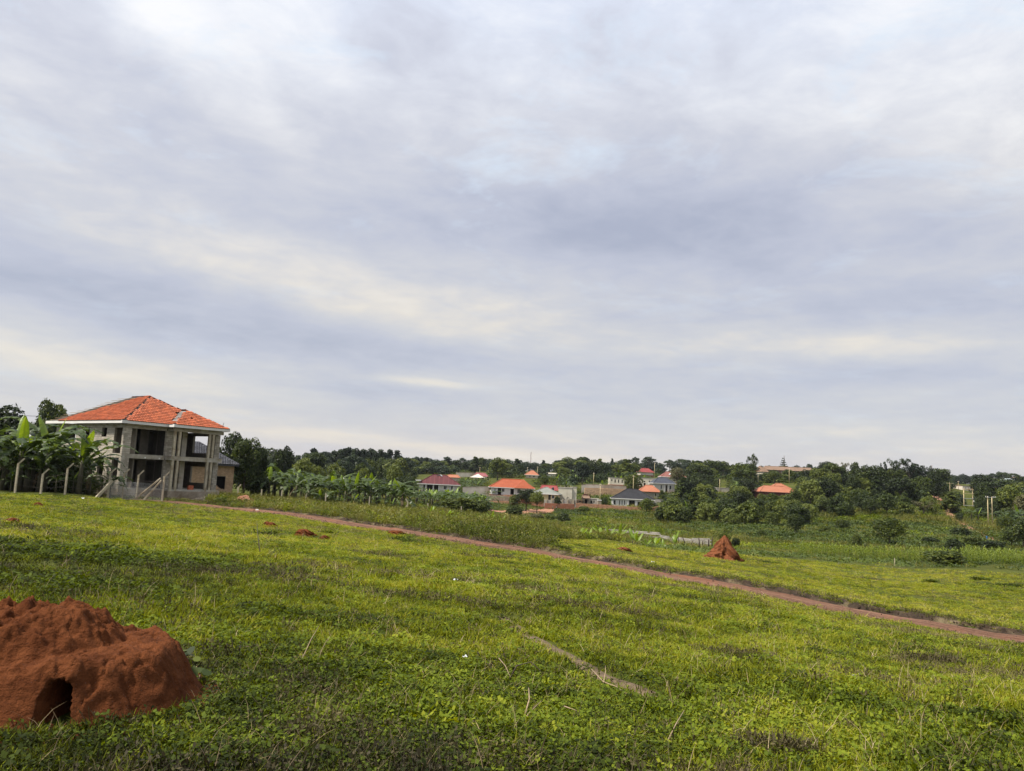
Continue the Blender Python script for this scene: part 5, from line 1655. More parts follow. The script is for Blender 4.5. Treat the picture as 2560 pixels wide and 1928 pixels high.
# ------------------------------------------------------------------ fence of cranked concrete posts in front of the houses
def cranked_post(mb, h, arm=(.38, 0, .42), w=.13):
    mb.bar((0, 0, -.3), (0, 0, h), w)
    mb.bar((0, 0, h - .02), (arm[0], arm[1], h + arm[2]), w * .85)
def left_fence():
    spec = [(-30, 60.5, 1140), (48, 62, 1146), (112, 63, 1172), (172, 64, 1158), (279, 66.8, 1171), (314, 68.0, 1172), (350, 69.3, 1176), (414, 70.3, 1180)]
    b = on_ground(250, 66)
    Fn = empty('wire_fence', b, 0, 'wire fence on cranked concrete posts between the field and the unfinished house', 'fence')
    posts = []
    for px, Y, top in spec:
        p = on_ground(px, Y); h = at(px, top, Y).z - p.z - .42
        mb = MB(); cranked_post(mb, h, (.36, .12, .42))
        o = mb.build('post', M['concrete_old'], Fn)
        o.location = p - b
        posts.append((p - b, h))
    def brace(px0, Y0, px1, Y1, y1, w=.13, mat='concrete_old'):
        p = on_ground(px0, Y0); e = at(px1, y1, Y1)
        mb = MB(); mb.bar(p - b - Vector((0, 0, .1)), e - b, w); mb.build('brace', M[mat], Fn)
    brace(338, 68.6, 402, 70.0, 1196); brace(363, 69.2, 404, 70.2, 1201, .12); brace(246, 65.5, 281, 66.6, 1202, .20)
    for (p, h), (q, g) in zip(posts[1:-1], posts[2:]):
        for t in (.30, .55, .8):
            mb = MB(); s = p + Vector((0, -.07, h * t)); e = q + Vector((0, -.07, g * t))
            mb.tube([s, s.lerp(e, .5) - Vector((0, 0, .05)), e], .012, 4); mb.build('wire', M['wire'], Fn)
    mb = MB()
    for (p, h), (q, g) in zip(posts[4:-1], posts[5:]):
        L = (q - p).length; hh = min(h, g) * .72; n = int((L + hh) / .09)
        d = (q - p) / L
        for s in (0, 1):
            for k in range(n):
                a0 = k * .09 - hh; u0, u1 = max(a0, 0), min(a0 + hh, L)
                if u1 - u0 < .05: continue
                z0, z1 = u0 - a0, u1 - a0
                if s: z0, z1 = hh - z0, hh - z1
                mb.bar(p + d * u0 + Vector((0, -.09, z0)), p + d * u1 + Vector((0, -.09, z1)), .007)
    o = mb.build('wire_mesh', M['steel'], Fn); o['kind'] = 'stuff'
left_fence()
def timber(name, a, b, w, h, mat, label, cat='plank', group=None):
    mb = MB(); a, b = Vector(a), Vector(b)
    mb.bar((0, 0, 0), b - a, w, h)
    o = mb.build(name, M[mat]); o.location = a
    return tag(o, label, cat, group)
p = on_house_ground(1.2, -1.4); q = on_house_ground(2.6, -1.9)
timber('plank', p + Vector((0, 0, .7)), q + Vector((0, 0, .06)), .22, .05, 'wood', 'pale plank leaning in front of the unfinished house plinth behind the fence')
p = on_house_ground(1.0, -1.9); q = on_house_ground(2.5, -1.5)
timber('plank', p + Vector((0, 0, .45)), q + Vector((0, 0, .3)), .2, .05, 'wood', 'pale plank lying crosswise over another plank behind the fence')
# rubble heap and loose stones at the foot of the bay
def rock_mesh(seed, s=1.0):
    r = np.random.default_rng(seed)
    bm = bmesh.new(); bmesh.ops.create_icosphere(bm, subdivisions=1, radius=.5 * s)
    for v in bm.verts: v.co *= r.uniform(.65, 1.15); v.co.z *= .75
    me = bpy.data.meshes.new('stone'); bm.to_mesh(me); bm.free(); me.materials.append(M['rubble']); return me
ROCKS = [rock_mesh(i) for i in range(6)]
STONE_L = [w + ' pale stone right of the rubble heap, counted outwards' if w != 'last' else 'small pale stone in front of the rubble heap' for w in ('first', 'second', 'third', 'fourth', 'fifth', 'sixth', 'seventh', 'last')]
def rubble_heap():
    c = on_house_ground(8.4, -2.6)
    mb = MB()
    for k in range(330):
        a = random.uniform(0, 6.28); r_ = 1.15 * math.sqrt(random.random())
        x, y = r_ * math.cos(a) * 1.5, r_ * math.sin(a) * .8
        z = max(0, .62 * (1 - r_ / 1.15)) * random.uniform(.5, 1.05)
        me = ROCKS[k % 6]; s = random.uniform(.10, .26)
        vs = [Vector((x, y, z)) + Euler((k, k * 2, k * 3)).to_matrix() @ v.co * s for v in me.vertices]
        mb.add(vs, [tuple(f.vertices) for f in me.polygons], random.random())
    o = mb.build('rubble_heap', M['rubble']); o.location = c; o.rotation_euler = (0, 0, HYAW)
    tag(o, 'heap of pale broken stone at the foot of the unfinished house', 'rubble heap')
    o['kind'] = 'stuff'
    for k, (x, y, s) in enumerate(((9.6, -2.9, .32), (10.0, -3.2, .25), (10.4, -2.7, .36), (10.9, -3.3, .28), (11.5, -2.9, .42), (11.9, -3.5, .5), (12.3, -3.1, .3), (9.2, -3.4, .22))):
        o = link(bpy.data.objects.new('stone', ROCKS[k % 6])); o.location = on_house_ground(x, y) + Vector((0, 0, s * .2)); o.scale = (s, s, s)
        tag(o, STONE_L[k], 'stone', 'stones strewn beside the rubble heap')
rubble_heap()
mb = MB()
for k in range(9):
    mb.box(-.28 + (k % 3) * .19, -.10 + (k % 3) * .19, -.12, .12, (k // 3) * .15, (k // 3) * .15 + .14, random.random())
o = mb.build('clay_block_stack', M['orangebrick']); o.location = house_pt(7.75, -.55, .965); o.rotation_euler = (0, 0, HYAW)
tag(o, 'small stack of orange clay blocks on the bay floor of the unfinished house', 'clay blocks'); o['kind'] = 'stuff'
# heap of dug soil by the fence post right of the houses
def soil_heap(px, Y, w, h, mat, label, name='soil_heap', seed=1):
    p = on_ground(px, Y); n = 26
    V, Q = [], []
    for i in range(n):
        for j in range(n):
            x, y = (i / (n - 1) - .5) * 2, (j / (n - 1) - .5) * 2
            r_ = math.hypot(x, y)
            ns = float(fbm(np.array([x * 2 + seed * 9]), np.array([y * 2]), seed, 4)[0])
            hh = h * max(-.12, (1 - r_ ** 1.5) * (0.55 + .9 * ns))
            X, Yy = p.x + x * w / 2, p.y + y * w / 2
            V.append((x * w / 2, y * w / 2, zg(X, Yy) - p.z + hh))
    for i in range(n - 1):
        for j in range(n - 1): Q.append((i * n + j, (i + 1) * n + j, (i + 1) * n + j + 1, i * n + j + 1))
    o = link(bpy.data.objects.new(name, np_mesh(name, V, Q, M[mat], smooth=True))); o.location = p
    return tag(o, label, 'soil heap')
soil_heap(618, 76, 3.4, 1.0, 'redearth', 'low brown heap of dug soil among weeds right of the houses', seed=3)

# ------------------------------------------------------------------ the village on the far slope
def depth_scale(Y): return Y / F
def bungalow(label, pl, pr, eave, top, base, Y, roof, wall, depth=8.0, yaw=0.0, ops=(), ov=.6, fascia='white', ridge=None, found='redearth', cols=(), seams=0, flat=False, name='bungalow', cat='house'):
    """house from its photo outline: eaves left/right columns, eave row, ridge row, wall foot row. ops: (from, to, low, high, kind) as
    fractions of the wall's length and height"""
    pc = (pl + pr) / 2
    B = at(pc, base, Y)
    k = Y / F
    w = (pr - pl) * k - 2 * ov
    h = max((base - eave) * k, .6)
    rise = (eave - top) * k
    H = empty(name, B, yaw, label, cat)
    x0, x1, T = -w / 2, w / 2, .2
    P = [(x0 + a * w, x0 + b * w, c * h, d * h, kd) for a, b, c, d, kd in ops]
    mb = MB()
    for a, b, c, d in rect_cells(x0, x1, 0, h, [o[:4] for o in P]): mb.box(a, b, 0, T, c, d)
    mb.box(x0, x0 + T, T, depth, 0, h); mb.box(x1 - T, x1, T, depth, 0, h); mb.box(x0 + T, x1 - T, depth - T, depth, 0, h)
    mb.build('wall', M[wall], H)
    mb = MB(); mb.box(x0 - .15, x1 + .15, -.15, depth + .15, -3.0, -.002); mb.build('foundation', M[found], H)
    mb = MB(); mb.box(x0 + T, x1 - T, 2.4, 2.5, 0, h - .02); mb.box(x0 + T, x1 - T, T, 2.39, h - .12, h - .06); mb.build('inner_wall', M['shaded_room'], H)
    for a, b, c, d, kd in P:
        if kd in ('window', 'door'):
            f = MB(); t = .07
            f.box(a - .03, b + .03, -.03, .06, c - .03, c + t); f.box(a - .03, b + .03, -.03, .06, d - t, d + .03)
            f.box(a - .03, a + t, -.03, .06, c + t, d - t); f.box(b - t, b + .03, -.03, .06, c + t, d - t)
            if b - a > 1.0: f.box((a + b) / 2 - .03, (a + b) / 2 + .03, -.03, .06, c + t, d - t)
            o = f.build(kd, M['white' if kd == 'window' else 'darkwood'], H)
            g = MB(); g.box(a + t + .002, b - t - .002, .08, .10, c + t + .002, d - t - .002); g.build('pane' if kd == 'window' else 'door_leaf', M['glass' if kd == 'window' else 'darkwood'], o)
    for cx in cols:
        q = MB(); x = x0 + cx * w; q.box(x - .14, x + .14, -.32, -.04, 0, h); q.build('column', M['white'], H)
    a0, a1, b0, b1 = x0 - ov, x1 + ov, -ov, depth + ov
    if flat:
        mb = MB(); mb.box(x0 - .1, x1 + .1, -.1, depth + .1, h + .002, h + .22); mb.build('roof', M[roof], H)
        return H
    W, D = a1 - a0, b1 - b0
    rl = max(0.0, W - D) if ridge is None else ridge * W
    r0, r1 = Vector((-rl / 2, (b0 + b1) / 2, h + rise)), Vector((rl / 2, (b0 + b1) / 2, h + rise))
    c = [Vector((a0, b0, h)), Vector((a1, b0, h)), Vector((a1, b1, h)), Vector((a0, b1, h))]
    mb = MB(); mb.add([*c, r0, r1], [(0, 1, 5, 4), (1, 2, 5), (2, 3, 4, 5), (3, 0, 4), (3, 2, 1, 0)])
    ro = mb.build('roof', M[roof], H)
    mb = MB()
    for a, b in ((c[0], r0), (c[1], r1), (r0, r1)): mb.tube([a + Vector((0, 0, .05)), b + Vector((0, 0, .05))], .11, 6)
    mb.build('ridge_cap', M[roof], ro)
    if seams:
        n = Vector((0, -(rise), (b1 - b0) / 2)).normalized()
        if n.z < 0: n = -n
        for i in range(seams):
            x = a0 + (a1 - a0) * (i + .7) / (seams + .4)
            if x < r0.x: t = (x - a0) / max(r0.x - a0, .01)
            elif x > r1.x: t = (a1 - x) / max(a1 - r1.x, .01)
            else: t = 1
            e = Vector((x, b0, h)); u = e + Vector((0, (b1 - b0) / 2 * t, rise * t))
            q = MB(); q.bar(e + n * .03, u + n * .03, .07, .05); q.build('roof_seam', M['roof_pink'], ro)
    if fascia:
        q = MB(); z = h - .10
        q.bar((a0, b0 - .02, z), (a1, b0 - .02, z), .03, .24); q.bar((a0 - .02, b0 - .03, z), (a0 - .02, b1, z), .03, .24); q.bar((a1 + .02, b0 - .03, z), (a1 + .02, b1, z), .03, .24)
        q.build('fascia', M[fascia], H)
    return H
def wing_roof(H, x0, x1, y0, y1, z, rise, roof, fwd=True):
    """a hipped bay roof that runs into the front slope"""
    m_ = (x0 + x1) / 2
    q = MB(); ap = (m_, y0 + (x1 - x0) * .45, z + rise)
    q.add([(x0, y0, z), (x1, y0, z), (x1, y1, z), (x0, y1, z), ap, (m_, y1, z + rise)], [(0, 1, 4), (1, 2, 5, 4), (3, 0, 4, 5)])
    q.build('bay_roof', M[roof], H)

def photo_wall(name, label, pts, Y, mat, thick=.22, cat='wall', cap=None, down=1.5, posts=0, postmat='concrete_old', courses=0):
    """free-standing wall: pts = (px, top row, foot row[, depth])"""
    P = []
    for q in pts:
        d = q[3] if len(q) > 3 else Y
        a, b = at(q[0], q[2], d), at(q[0], q[1], d)
        P.append((Vector((b.x, b.y, 0)), b.z, a.z))
    o0 = Vector((P[0][0].x, P[0][0].y, P[0][2]))
    W = empty(name, o0, 0, label, cat)
    for (p, t0, f0), (q, t1, f1) in zip(P[:-1], P[1:]):
        d = (q - p); L = d.length; d = d / L; n = Vector((-d.y, d.x, 0)) * thick
        mb = MB()
        v = []
        for s, off in ((0, Vector((0, 0, 0))), (1, n)):
            v += [p + off + Vector((0, 0, f0 - down)), q + off + Vector((0, 0, f1 - down)), q + off + Vector((0, 0, t1)), p + off + Vector((0, 0, t0))]
        v = [x - o0 for x in v]
        mb.add(v, [(0, 1, 2, 3), (7, 6, 5, 4), (3, 2, 6, 7), (1, 5, 6, 2), (4, 0, 3, 7)])
        mb.build('wall_run', M[mat], W)
        if courses:
            qv = MB()
            hh = (t0 - f0 + t1 - f1) / 2 + .6
            nr = int(hh / courses)
            for r_ in range(nr):
                xx = -random.random() * courses * 2
                while xx < L:
                    bl = courses * random.uniform(1.6, 2.6)
                    x0_, x1_ = max(xx, 0), min(xx + bl - .03, L)
                    if x1_ - x0_ > .05:
                        tt = (x0_ + x1_) / 2 / L
                        top = t0 + (t1 - t0) * tt
                        z1 = top - r_ * courses - .02; z0 = z1 - courses + .03
                        a = p + d * x0_ - o0; b = p + d * x1_ - o0
                        off = n.normalized() * -(.02 + random.random() * .05)
                        zz = lambda v, z: Vector((v.x, v.y, z - o0.z))
                        qv.add([zz(a, z0), zz(b, z0), zz(b, z1), zz(a, z1), zz(a + off, z0), zz(b + off, z0), zz(b + off, z1), zz(a + off, z1)], [(4, 5, 6, 7), (0, 4, 7, 3), (5, 1, 2, 6), (7, 6, 2, 3)], random.random())
                    xx += bl
            k = qv.build('masonry', M[mat], W); k['kind'] = 'stuff'
        if cap:
            mb = MB(); mb.bar(p + n / 2 - o0 + Vector((0, 0, t0 + .05)), q + n / 2 - o0 + Vector((0, 0, t1 + .05)), thick + .08, .1); mb.build('coping', M[cap], W)
        for i in range(posts):
            t = (i + .5) / posts
            c = p + d * L * t - n.normalized() * .03; z0 = f0 + (f1 - f0) * t; z1 = t0 + (t1 - t0) * t
            mb = MB(); mb.bar(c - o0 + Vector((0, 0, z0 - 1)), c - o0 + Vector((0, 0, z1 + .35)), .32); mb.build('pillar', M[postmat], W)
    return W

# --- houses -----------------------------------------------------------------
h1 = bungalow('white walled bungalow with maroon sheet roof behind the banana plantation', 1043, 1150, 1211, 1188, 1229, 250, 'maroon', 'offwhite', 9, R(5), seams=9,
     ops=((.10, .16, .25, .85, 'window'), (.20, .34, 0, .9, 'hole'), (.38, .50, 0, .88, 'hole'), (.62, .70, .3, .85, 'window'), (.80, .86, .3, .85, 'window')), cols=(.17, .36, .5), ridge=.30)
q = MB(); q.bar((-1.2, 4.3, 5.0), (.2, 4.3, 5.35), .9, .08); q.bar((.3, 4.2, 5.4), (.9, 3.6, 4.9), .5, .07); q.build('ridge_flashing', M['steel'], h1)
photo_wall('porch_canopy', 'flat white concrete canopy beside the maroon roofed bungalow', [(1038, 1199.5, 1202), (1052, 1199.5, 1202)], 249, 'white', 2.0, 'canopy', down=0)
h2 = bungalow('white bungalow with bright orange tile roof above a stone retaining wall', 1223, 1337, 1220, 1199, 1238, 262, 'roof_orange', 'white', 9, R(4), ridge=.42,
     ops=((.08, .105, .2, .85, 'window'), (.16, .24, 0, .9, 'hole'), (.25, .32, .38, .88, 'window'), (.46, .54, .05, .85, 'hole'), (.62, .70, .3, .85, 'window'), (.8, .88, .3, .85, 'window')), cols=(.145, .42, .56))
wing_roof(h2, .5, 7.2, -1.4, 3.5, 2.46, 3.0, 'roof_orange')
h3 = bungalow('yellow cream house with grey green sheet roof behind a big shade tree', 1326, 1396, 1234.5, 1219, 1250, 256, 'roof_teal', 'yellow', 7, R(-12), ridge=.06,
     ops=((.66, .75, .05, .85, 'door'), (.8, .9, .3, .8, 'window'), (.3, .42, .3, .8, 'window')))
h4 = bungalow('low house with bright red sheet roof beside the tall cream building', 1349, 1396, 1226, 1214.5, 1236, 288, 'roof_red', 'greywall', 7, R(-3), ridge=.8, fascia=None, ops=((.5, .6, .2, .8, 'window'),))
h5 = bungalow('tall blank cream building with flat concrete roof beside the red earth path', 1395, 1429, 1221, 1221, 1260, 262, 'greywall', 'cream', 6, R(-4), flat=True, ov=0.0, name='flat_roofed_building', cat='building')
h5b = bungalow('narrow cream stair block at the right end of the blank cream building', 1428.5, 1440.5, 1220, 1220, 1260, 262.3, 'greywall', 'cream', 6, R(-4), flat=True, ov=0.0, name='stair_block', cat='building')
def pipes_on(H, w):
    for k, (x, z, s) in enumerate(((-.6, 1.6, 1.0), (.9, 1.9, .75), (1.9, 1.2, .7))):
        q = MB()
        q.tube([(x - s * .6, -.06, z - .5), (x - s * .55, -.06, z + .2), (x - s * .2, -.06, z + .5), (x + s * .3, -.06, z + .5), (x + s * .55, -.06, z + .1), (x + s * .55, -.06, z - .5)], .05, 6); q.build('pipe', M['greywall'], H)
    for x in (-1.6, -.2, .9, 1.7):
        q = MB(); q.bar((x, .4, 5.4), (x, .4, 6.1), .12); q.build('starter_column', M['concrete_old'], H)
pipes_on(h5, 4.6)
h6 = bungalow('white bungalow with charcoal hipped roof behind the brick boundary wall', 1527, 1636, 1248, 1224, 1270, 276, 'roof_black', 'white', 9.5, R(-6), ridge=.24,
     ops=((.03, .085, .25, .80, 'window'), (.165, .195, .25, .8, 'window'), (.225, .255, .25, .8, 'window'), (.285, .315, .25, .8, 'window'), (.41, .55, .05, .82, 'hole'), (.62, .84, .05, .72, 'hole')), cols=(.38, .58, .86))
q = MB(); q.box(.5, 2.2, .7, .78, .5, 2.0); q.build('pane', M['glass'], h6)
h7 = bungalow('house with plain salmon orange roof just behind the charcoal roofed bungalow', 1596, 1652, 1229.5, 1214, 1247, 306, 'roof_salmon', 'greywall', 8, R(-4), ridge=.3, fascia='roof_salmon', ops=((.75, .85, .3, .8, 'window'), (.2, .3, .3, .8, 'window')))
wing_roof(h7, -1.2, 4.2, -1.2, 3.5, 2.72, 1.9, 'roof_salmon')
h8 = bungalow('white house with blue grey hipped roof up the slope behind the salmon roof', 1632, 1690, 1209, 1194.5, 1231, 330, 'roof_slate', 'offwhite', 8, R(4), ridge=.36,
     ops=((.56, .64, .05, .8, 'door'), (.3, .38, .35, .8, 'window'), (.74, .84, .35, .8, 'window')), cols=(.5, .68))
q = MB()
for z in (.25, .6, .95): q.bar((1.0, -1.2, z), (3.9, -1.2, z), .05)
for x in (1.0, 1.7, 2.4, 3.1, 3.9): q.bar((x, -1.2, 0), (x, -1.2, 1.0), .06)
q.build('balcony_rail', M['roof_red'], h8)
h9 = bungalow('large house with brown red roof half hidden by a bare olive tree', 1652, 1716, 1193, 1180, 1206, 382, 'roof_brown', 'cream', 10, R(-3), ridge=.5)
q = MB(); q.bar((-2.0, 1.0, 3.6), (-.9, 2.6, 4.6), .9, .06); q.build('skylight', M['steel'], h9)
h10 = bungalow('small house with steep red roof high on the wooded slope', 1598, 1636, 1181, 1171, 1188, 450, 'roof_red', 'offwhite', 7, R(8), ridge=.45, fascia=None)
bungalow('small cream house with orange roof among the trees above the orange bungalow', 1311, 1347, 1187.5, 1176.5, 1195, 420, 'roof_salmon', 'cream', 7, R(-4), ridge=.15, ops=((.3, .42, .2, .8, 'window'), (.6, .75, .2, .8, 'window')))
bungalow('long low white shed between trees right of the small orange roof', 1364, 1393, 1184.5, 1183, 1192, 450, 'roof_pale', 'white', 6, 0, ridge=.9, fascia=None, name='shed', cat='shed')
bungalow('low orange roof peeping out behind the maroon roofed bungalow', 1112, 1150, 1194, 1187.5, 1202, 335, 'roof_salmon', 'cream', 7, 0, ridge=.6, fascia=None)
bungalow('orange roof at the left behind the maroon roofed bungalow', 1072, 1108, 1195, 1188, 1203, 330, 'roof_salmon', 'cream', 7, 0, ridge=.5, fascia=None)
bungalow('house with faded pink sheet roof in front of the long grey wall', 1184, 1220, 1191, 1182.5, 1199, 410, 'roof_pink', 'offwhite', 7, R(6), ridge=.62, fascia=None)
bungalow('low pale tent like sheet roof left of the faded pink roof', 1175, 1207, 1194, 1186, 1200, 402, 'roof_pale', 'offwhite', 7, R(-8), ridge=.1, fascia=None, name='shed', cat='shed')
bungalow('orange gable half hidden by trees left of the big dark crown', 1234, 1251, 1188, 1177, 1197, 470, 'roof_salmon', 'cream', 6, R(30), ridge=.3, fascia=None)
bungalow('salmon roofed house alone among bushes on the right hand slope', 1898, 1995, 1231, 1216, 1243, 290, 'roof_salmon', 'roof_brown', 9, R(3), ridge=.55, fascia='roof_brown', ops=((.3, .36, .2, .8, 'window'), (.7, .76, .2, .8, 'window')))
h16 = bungalow('higher hipped salmon roof at the right half of the lone salmon house', 1925, 1990, 1227, 1209.5, 1240, 293, 'roof_salmon', 'roof_brown', 9, R(3), ridge=.2, fascia='roof_brown')
bungalow('long tan roofed school like building on the crest of the right slope', 1912, 2040, 1177, 1167.5, 1187, 430, 'roof_tan', 'roof_tan', 10, R(-3), ridge=.88, fascia=None, ops=tuple((.08 + .12 * i, .14 + .12 * i, .3, .8, 'window') for i in range(7)), name='long_building', cat='building')
bungalow('tan gabled end block at the left end of the long tan building', 1903, 1925, 1180, 1166, 1190, 424, 'roof_tan', 'cream', 10, R(20), ridge=.2, fascia=None)
bungalow('pale blue sheet roof in the trees at the far right', 2520, 2546, 1201, 1197, 1208, 500, 'roof_blue', 'offwhite', 8, R(4), ridge=.7, fascia=None)
bungalow('tan orange roof at the far right edge of the view', 2534, 2576, 1200.5, 1194, 1210, 520, 'roof_tan', 'cream', 8, R(-4), ridge=.6, fascia=None)
bungalow('flat beige block building behind the ladder shaped pole frame', 2406, 2430, 1216, 1216, 1228, 420, 'roof_tan', 'roof_pale', 8, R(6), flat=True, ov=0, name='flat_roofed_building', cat='building', ops=((.3, .4, .2, .8, 'window'), (.6, .7, .2, .8, 'window')))
bungalow('low beige wall like building left of the ladder shaped pole frame', 2384, 2402, 1213, 1213, 1224, 425, 'roof_tan', 'roof_pale', 7, R(6), flat=True, ov=0, name='flat_roofed_building', cat='building')
# unfinished block houses and yard buildings
bungalow('unfinished roofless cream block house behind the long grey wall', 1524, 1562, 1196, 1196, 1212, 345, 'greywall', 'cream', 7, R(-2), flat=True, ov=0, name='unfinished_block_house', cat='house', ops=((.1, .18, .5, .8, 'hole'), (.32, .4, .3, .8, 'hole'), (.55, .62, .3, .8, 'hole'), (.78, .86, .3, .8, 'hole')))
bungalow('unfinished beige block house left of the blue grey roof', 1596, 1643, 1197, 1197, 1216, 340, 'greywall', 'cream', 7, R(-5), flat=True, ov=0, name='unfinished_block_house', cat='house', ops=((.3, .36, .5, .7, 'hole'), (.28, .38, 0, .42, 'hole'), (.55, .6, .5, .75, 'hole'), (.72, .77, .5, .75, 'hole')))
bungalow('small pale concrete block hut among trees left of the lone salmon house', 1792, 1823, 1221, 1221, 1234, 330, 'greywall', 'greywall', 6, R(-4), flat=True, ov=0, name='block_hut', cat='hut')
gate = bungalow('small brown gabled gatehouse on the brick boundary wall', 1456, 1474, 1246, 1240, 1260, 267, 'roof_tan', 'stone', 3, R(5), ridge=.9, fascia=None, ops=((.25, .75, 0, .8, 'hole'),), name='gatehouse', cat='gatehouse', ov=.3)
bungalow('low grey outbuilding right of the gatehouse behind the brick wall', 1474, 1496, 1248, 1248, 1262, 268, 'greywall', 'greywall', 3, R(-4), flat=True, ov=0, name='outbuilding', cat='outbuilding', ops=((.1, .3, .2, .7, 'hole'), (.42, .55, .3, .7, 'hole')))
bungalow('low cream outbuilding left of the gatehouse', 1443, 1456, 1252, 1252, 1262, 267, 'palebrick', 'palebrick', 3, R(4), flat=True, ov=0, name='outbuilding', cat='outbuilding', ops=((.3, .8, .7, .98, 'hole'),))
bungalow('tiny grey hut with white flat roof below the pale pole', 1495, 1503, 1252, 1252, 1262, 266, 'white', 'stone', 2, 0, flat=True, ov=0, name='hut', cat='hut')
# walls
photo_wall('brick_boundary_wall', 'long pale brick boundary wall in front of the charcoal roofed bungalow', [(1434, 1258, 1273, 262), (1500, 1261.5, 1276, 261), (1603, 1269, 1284, 259.5)], 260, 'brickwall', courses=.24)
photo_wall('brick_boundary_wall', 'short reddish brick wall rising right of the charcoal roofed bungalow', [(1622, 1272, 1284, 259), (1660, 1262, 1277, 262)], 260, 'brickwall', courses=.24)
photo_wall('grey_yard_wall', 'grey block yard wall at the right of the charcoal roofed bungalow', [(1632, 1247, 1264), (1662, 1249, 1266)], 284, 'greywall', cap='darkwood')
photo_wall('concrete_boundary_wall', 'long grey concrete wall on a stony bank up the slope', [(1454, 1213, 1223), (1467, 1211, 1220), (1520, 1213, 1221), (1566, 1216, 1224)], 312, 'greywall', cap='stone')
photo_wall('stony_bank', 'stony tan retaining bank under the long grey concrete wall', [(1462, 1219.5, 1231), (1520, 1220.5, 1232), (1572, 1224, 1234)], 310, 'palebrick', 1.2, 'retaining wall', down=2, courses=.42)
photo_wall('stone_retaining_wall', 'grey fieldstone retaining wall below the bright orange roofed bungalow', [(1216, 1238, 1260), (1262, 1239.5, 1261), (1279, 1246, 1262)], 259, 'stone', .8, 'retaining wall', down=.2, courses=.40)
photo_wall('stone_retaining_wall', 'reddish stone footing course under the grey retaining wall', [(1218, 1253, 1264), (1280, 1252.5, 1264)], 257.5, 'brickwall', .8, 'retaining wall', down=2, courses=.42)
photo_wall('brick_terrace_wall', 'orange brick terrace wall under the porch of the orange roofed bungalow', [(1257, 1237, 1250), (1305, 1238, 1252)], 260.5, 'brickwall', .5, 'wall', down=2, courses=.3)
photo_wall('panel_fence', 'grey concrete panel fence with pillars in front of the yellow cream house', [(1360, 1249.5, 1259.5), (1440, 1251.5, 1262)], 254, 'greywall', .12, 'fence', posts=6, down=.8)
photo_wall('grey_yard_wall', 'long grey yard wall between the maroon and the orange roofs', [(1157, 1218, 1230), (1226, 1216.5, 1230)], 268, 'greywall', .2, cap='stone')
photo_wall('grey_yard_wall', 'long grey yard wall high up behind the faded pink roof', [(1140, 1181.5, 1190), (1200, 1182.5, 1191)], 425, 'greywall', .2, cap='stone')
photo_wall('red_cut_bank', 'raw red earth cut below the concrete panel fence', [(1362, 1258, 1268), (1436, 1260.5, 1268)], 251, 'redearth', 1.6, 'earth bank', down=2)
# water tank
def water_tank():
    p = at(1382, 1227, 270)
    T_ = empty('water_tank', p, 0, 'black plastic water tank on a steel stand in front of the red roof', 'water tank')
    q = MB(); q.tube([(0, 0, 0), (0, 0, .1), (0, 0, .9), (0, 0, 1.05), (0, 0, 1.15), (0, 0, 1.22)], [.40, .44, .44, .34, .16, .14], 14); q.build('tank', M['black'], T_, True)
    for x in (-.32, .32):
        for y in (-.32, .32):
            q = MB(); q.bar((x, y, -3.4), (x, y, -.002), .07); q.build('leg', M['steel'], T_)
water_tank()

# --- poles ------------------------------------------------------------------
def pole(px, ptop, pbase, Y, label, arm=0.9, r=.11, mat='polewood', ground=True):
    p = at(px, pbase, Y)
    zz = min(p.z, zg(p.x, p.y)) if ground else p.z
    top = at(px, ptop, Y).z
    E = empty('utility_pole', Vector((p.x, p.y, zz)), rng.uniform(-.3, .3), label, 'utility pole')
    q = MB(); q.tube([(0, 0, -.5), (0, 0, (top - zz) * .5), (0, 0, top - zz)], [r * 1.2, r, r * .8], 8); q.build('shaft', M[mat], E, True)
    if arm:
        q = MB(); q.bar((-arm, -.14, top - zz - .35), (arm, -.14, top - zz - .35), .1, .12); q.build('crossarm', M[mat], E)
        for x in (-arm + .1, 0, arm - .1):
            q = MB(); q.tube([(x, -.14, top - zz - .285), (x, -.14, top - zz - .08)], [.05, .035], 6); q.build('insulator', M['white'], E)
    return E
POLES = [(1500, 1210, 1247, 275, 'tall pale pole behind the gatehouse yard', .5), (1583, 1189, 1224, 305, 'pale pole in front of the dark round tree', .4), (1484, 1182, 1202, 350, 'pale pole left of the roofless cream block house', .4),
    (1199, 1168, 1190, 423, 'thin pole above the faded pink roof', .5), (1301, 1167, 1186, 470, 'thin pole left of the small orange roof', .5), (1318.5, 1168, 1180, 455, 'thin pole right behind the peak of the small orange roof', .4), (1343, 1167, 1190, 426, 'thin pole at the right end of the small orange roof', .4),
    (1437, 1165, 1184, 450, 'far thin pole below the left of two umbrella trees', .6), (1479, 1162, 1184, 455, 'far pale pole left of a twin pair of poles', .6), (1501, 1158, 1184, 460, 'left pole of the far twin pair', .5), (1505.5, 1158, 1184, 463, 'right pole of the far twin pair', .5),
    (1576, 1158, 1181, 460, 'far pole left of the steep red roof', .7), (1636, 1157, 1185, 425, 'pale pole at the right end of the steep red roof', .4), (1799, 1198, 1226, 330, 'pale pole rising from the small pale block hut', 0), (1703, 1185, 1202, 378, 'pale pole in front of the brown red roof', .3),
    (1895, 1189, 1208, 350, 'pale pole at the foot of the tall spiky tree', 0), (1973, 1171, 1197, 380, 'pale pole below the layered conifer', .5), (2335, 1187, 1204, 415, 'distant pale pole left of the track', .5), (2351, 1207, 1226, 375, 'pale pole left of the wide armed pole', 0), (2396, 1203, 1218, 405, 'distant pale pole behind the wide armed pole', .5)]
for px, a, b, Y, lb, arm in POLES: pole(px, a, b, Y, lb, arm)
pole(2375, 1207, 1234, 358, 'pale pole with a wide flat crossarm beside the track', 1.6, .13)
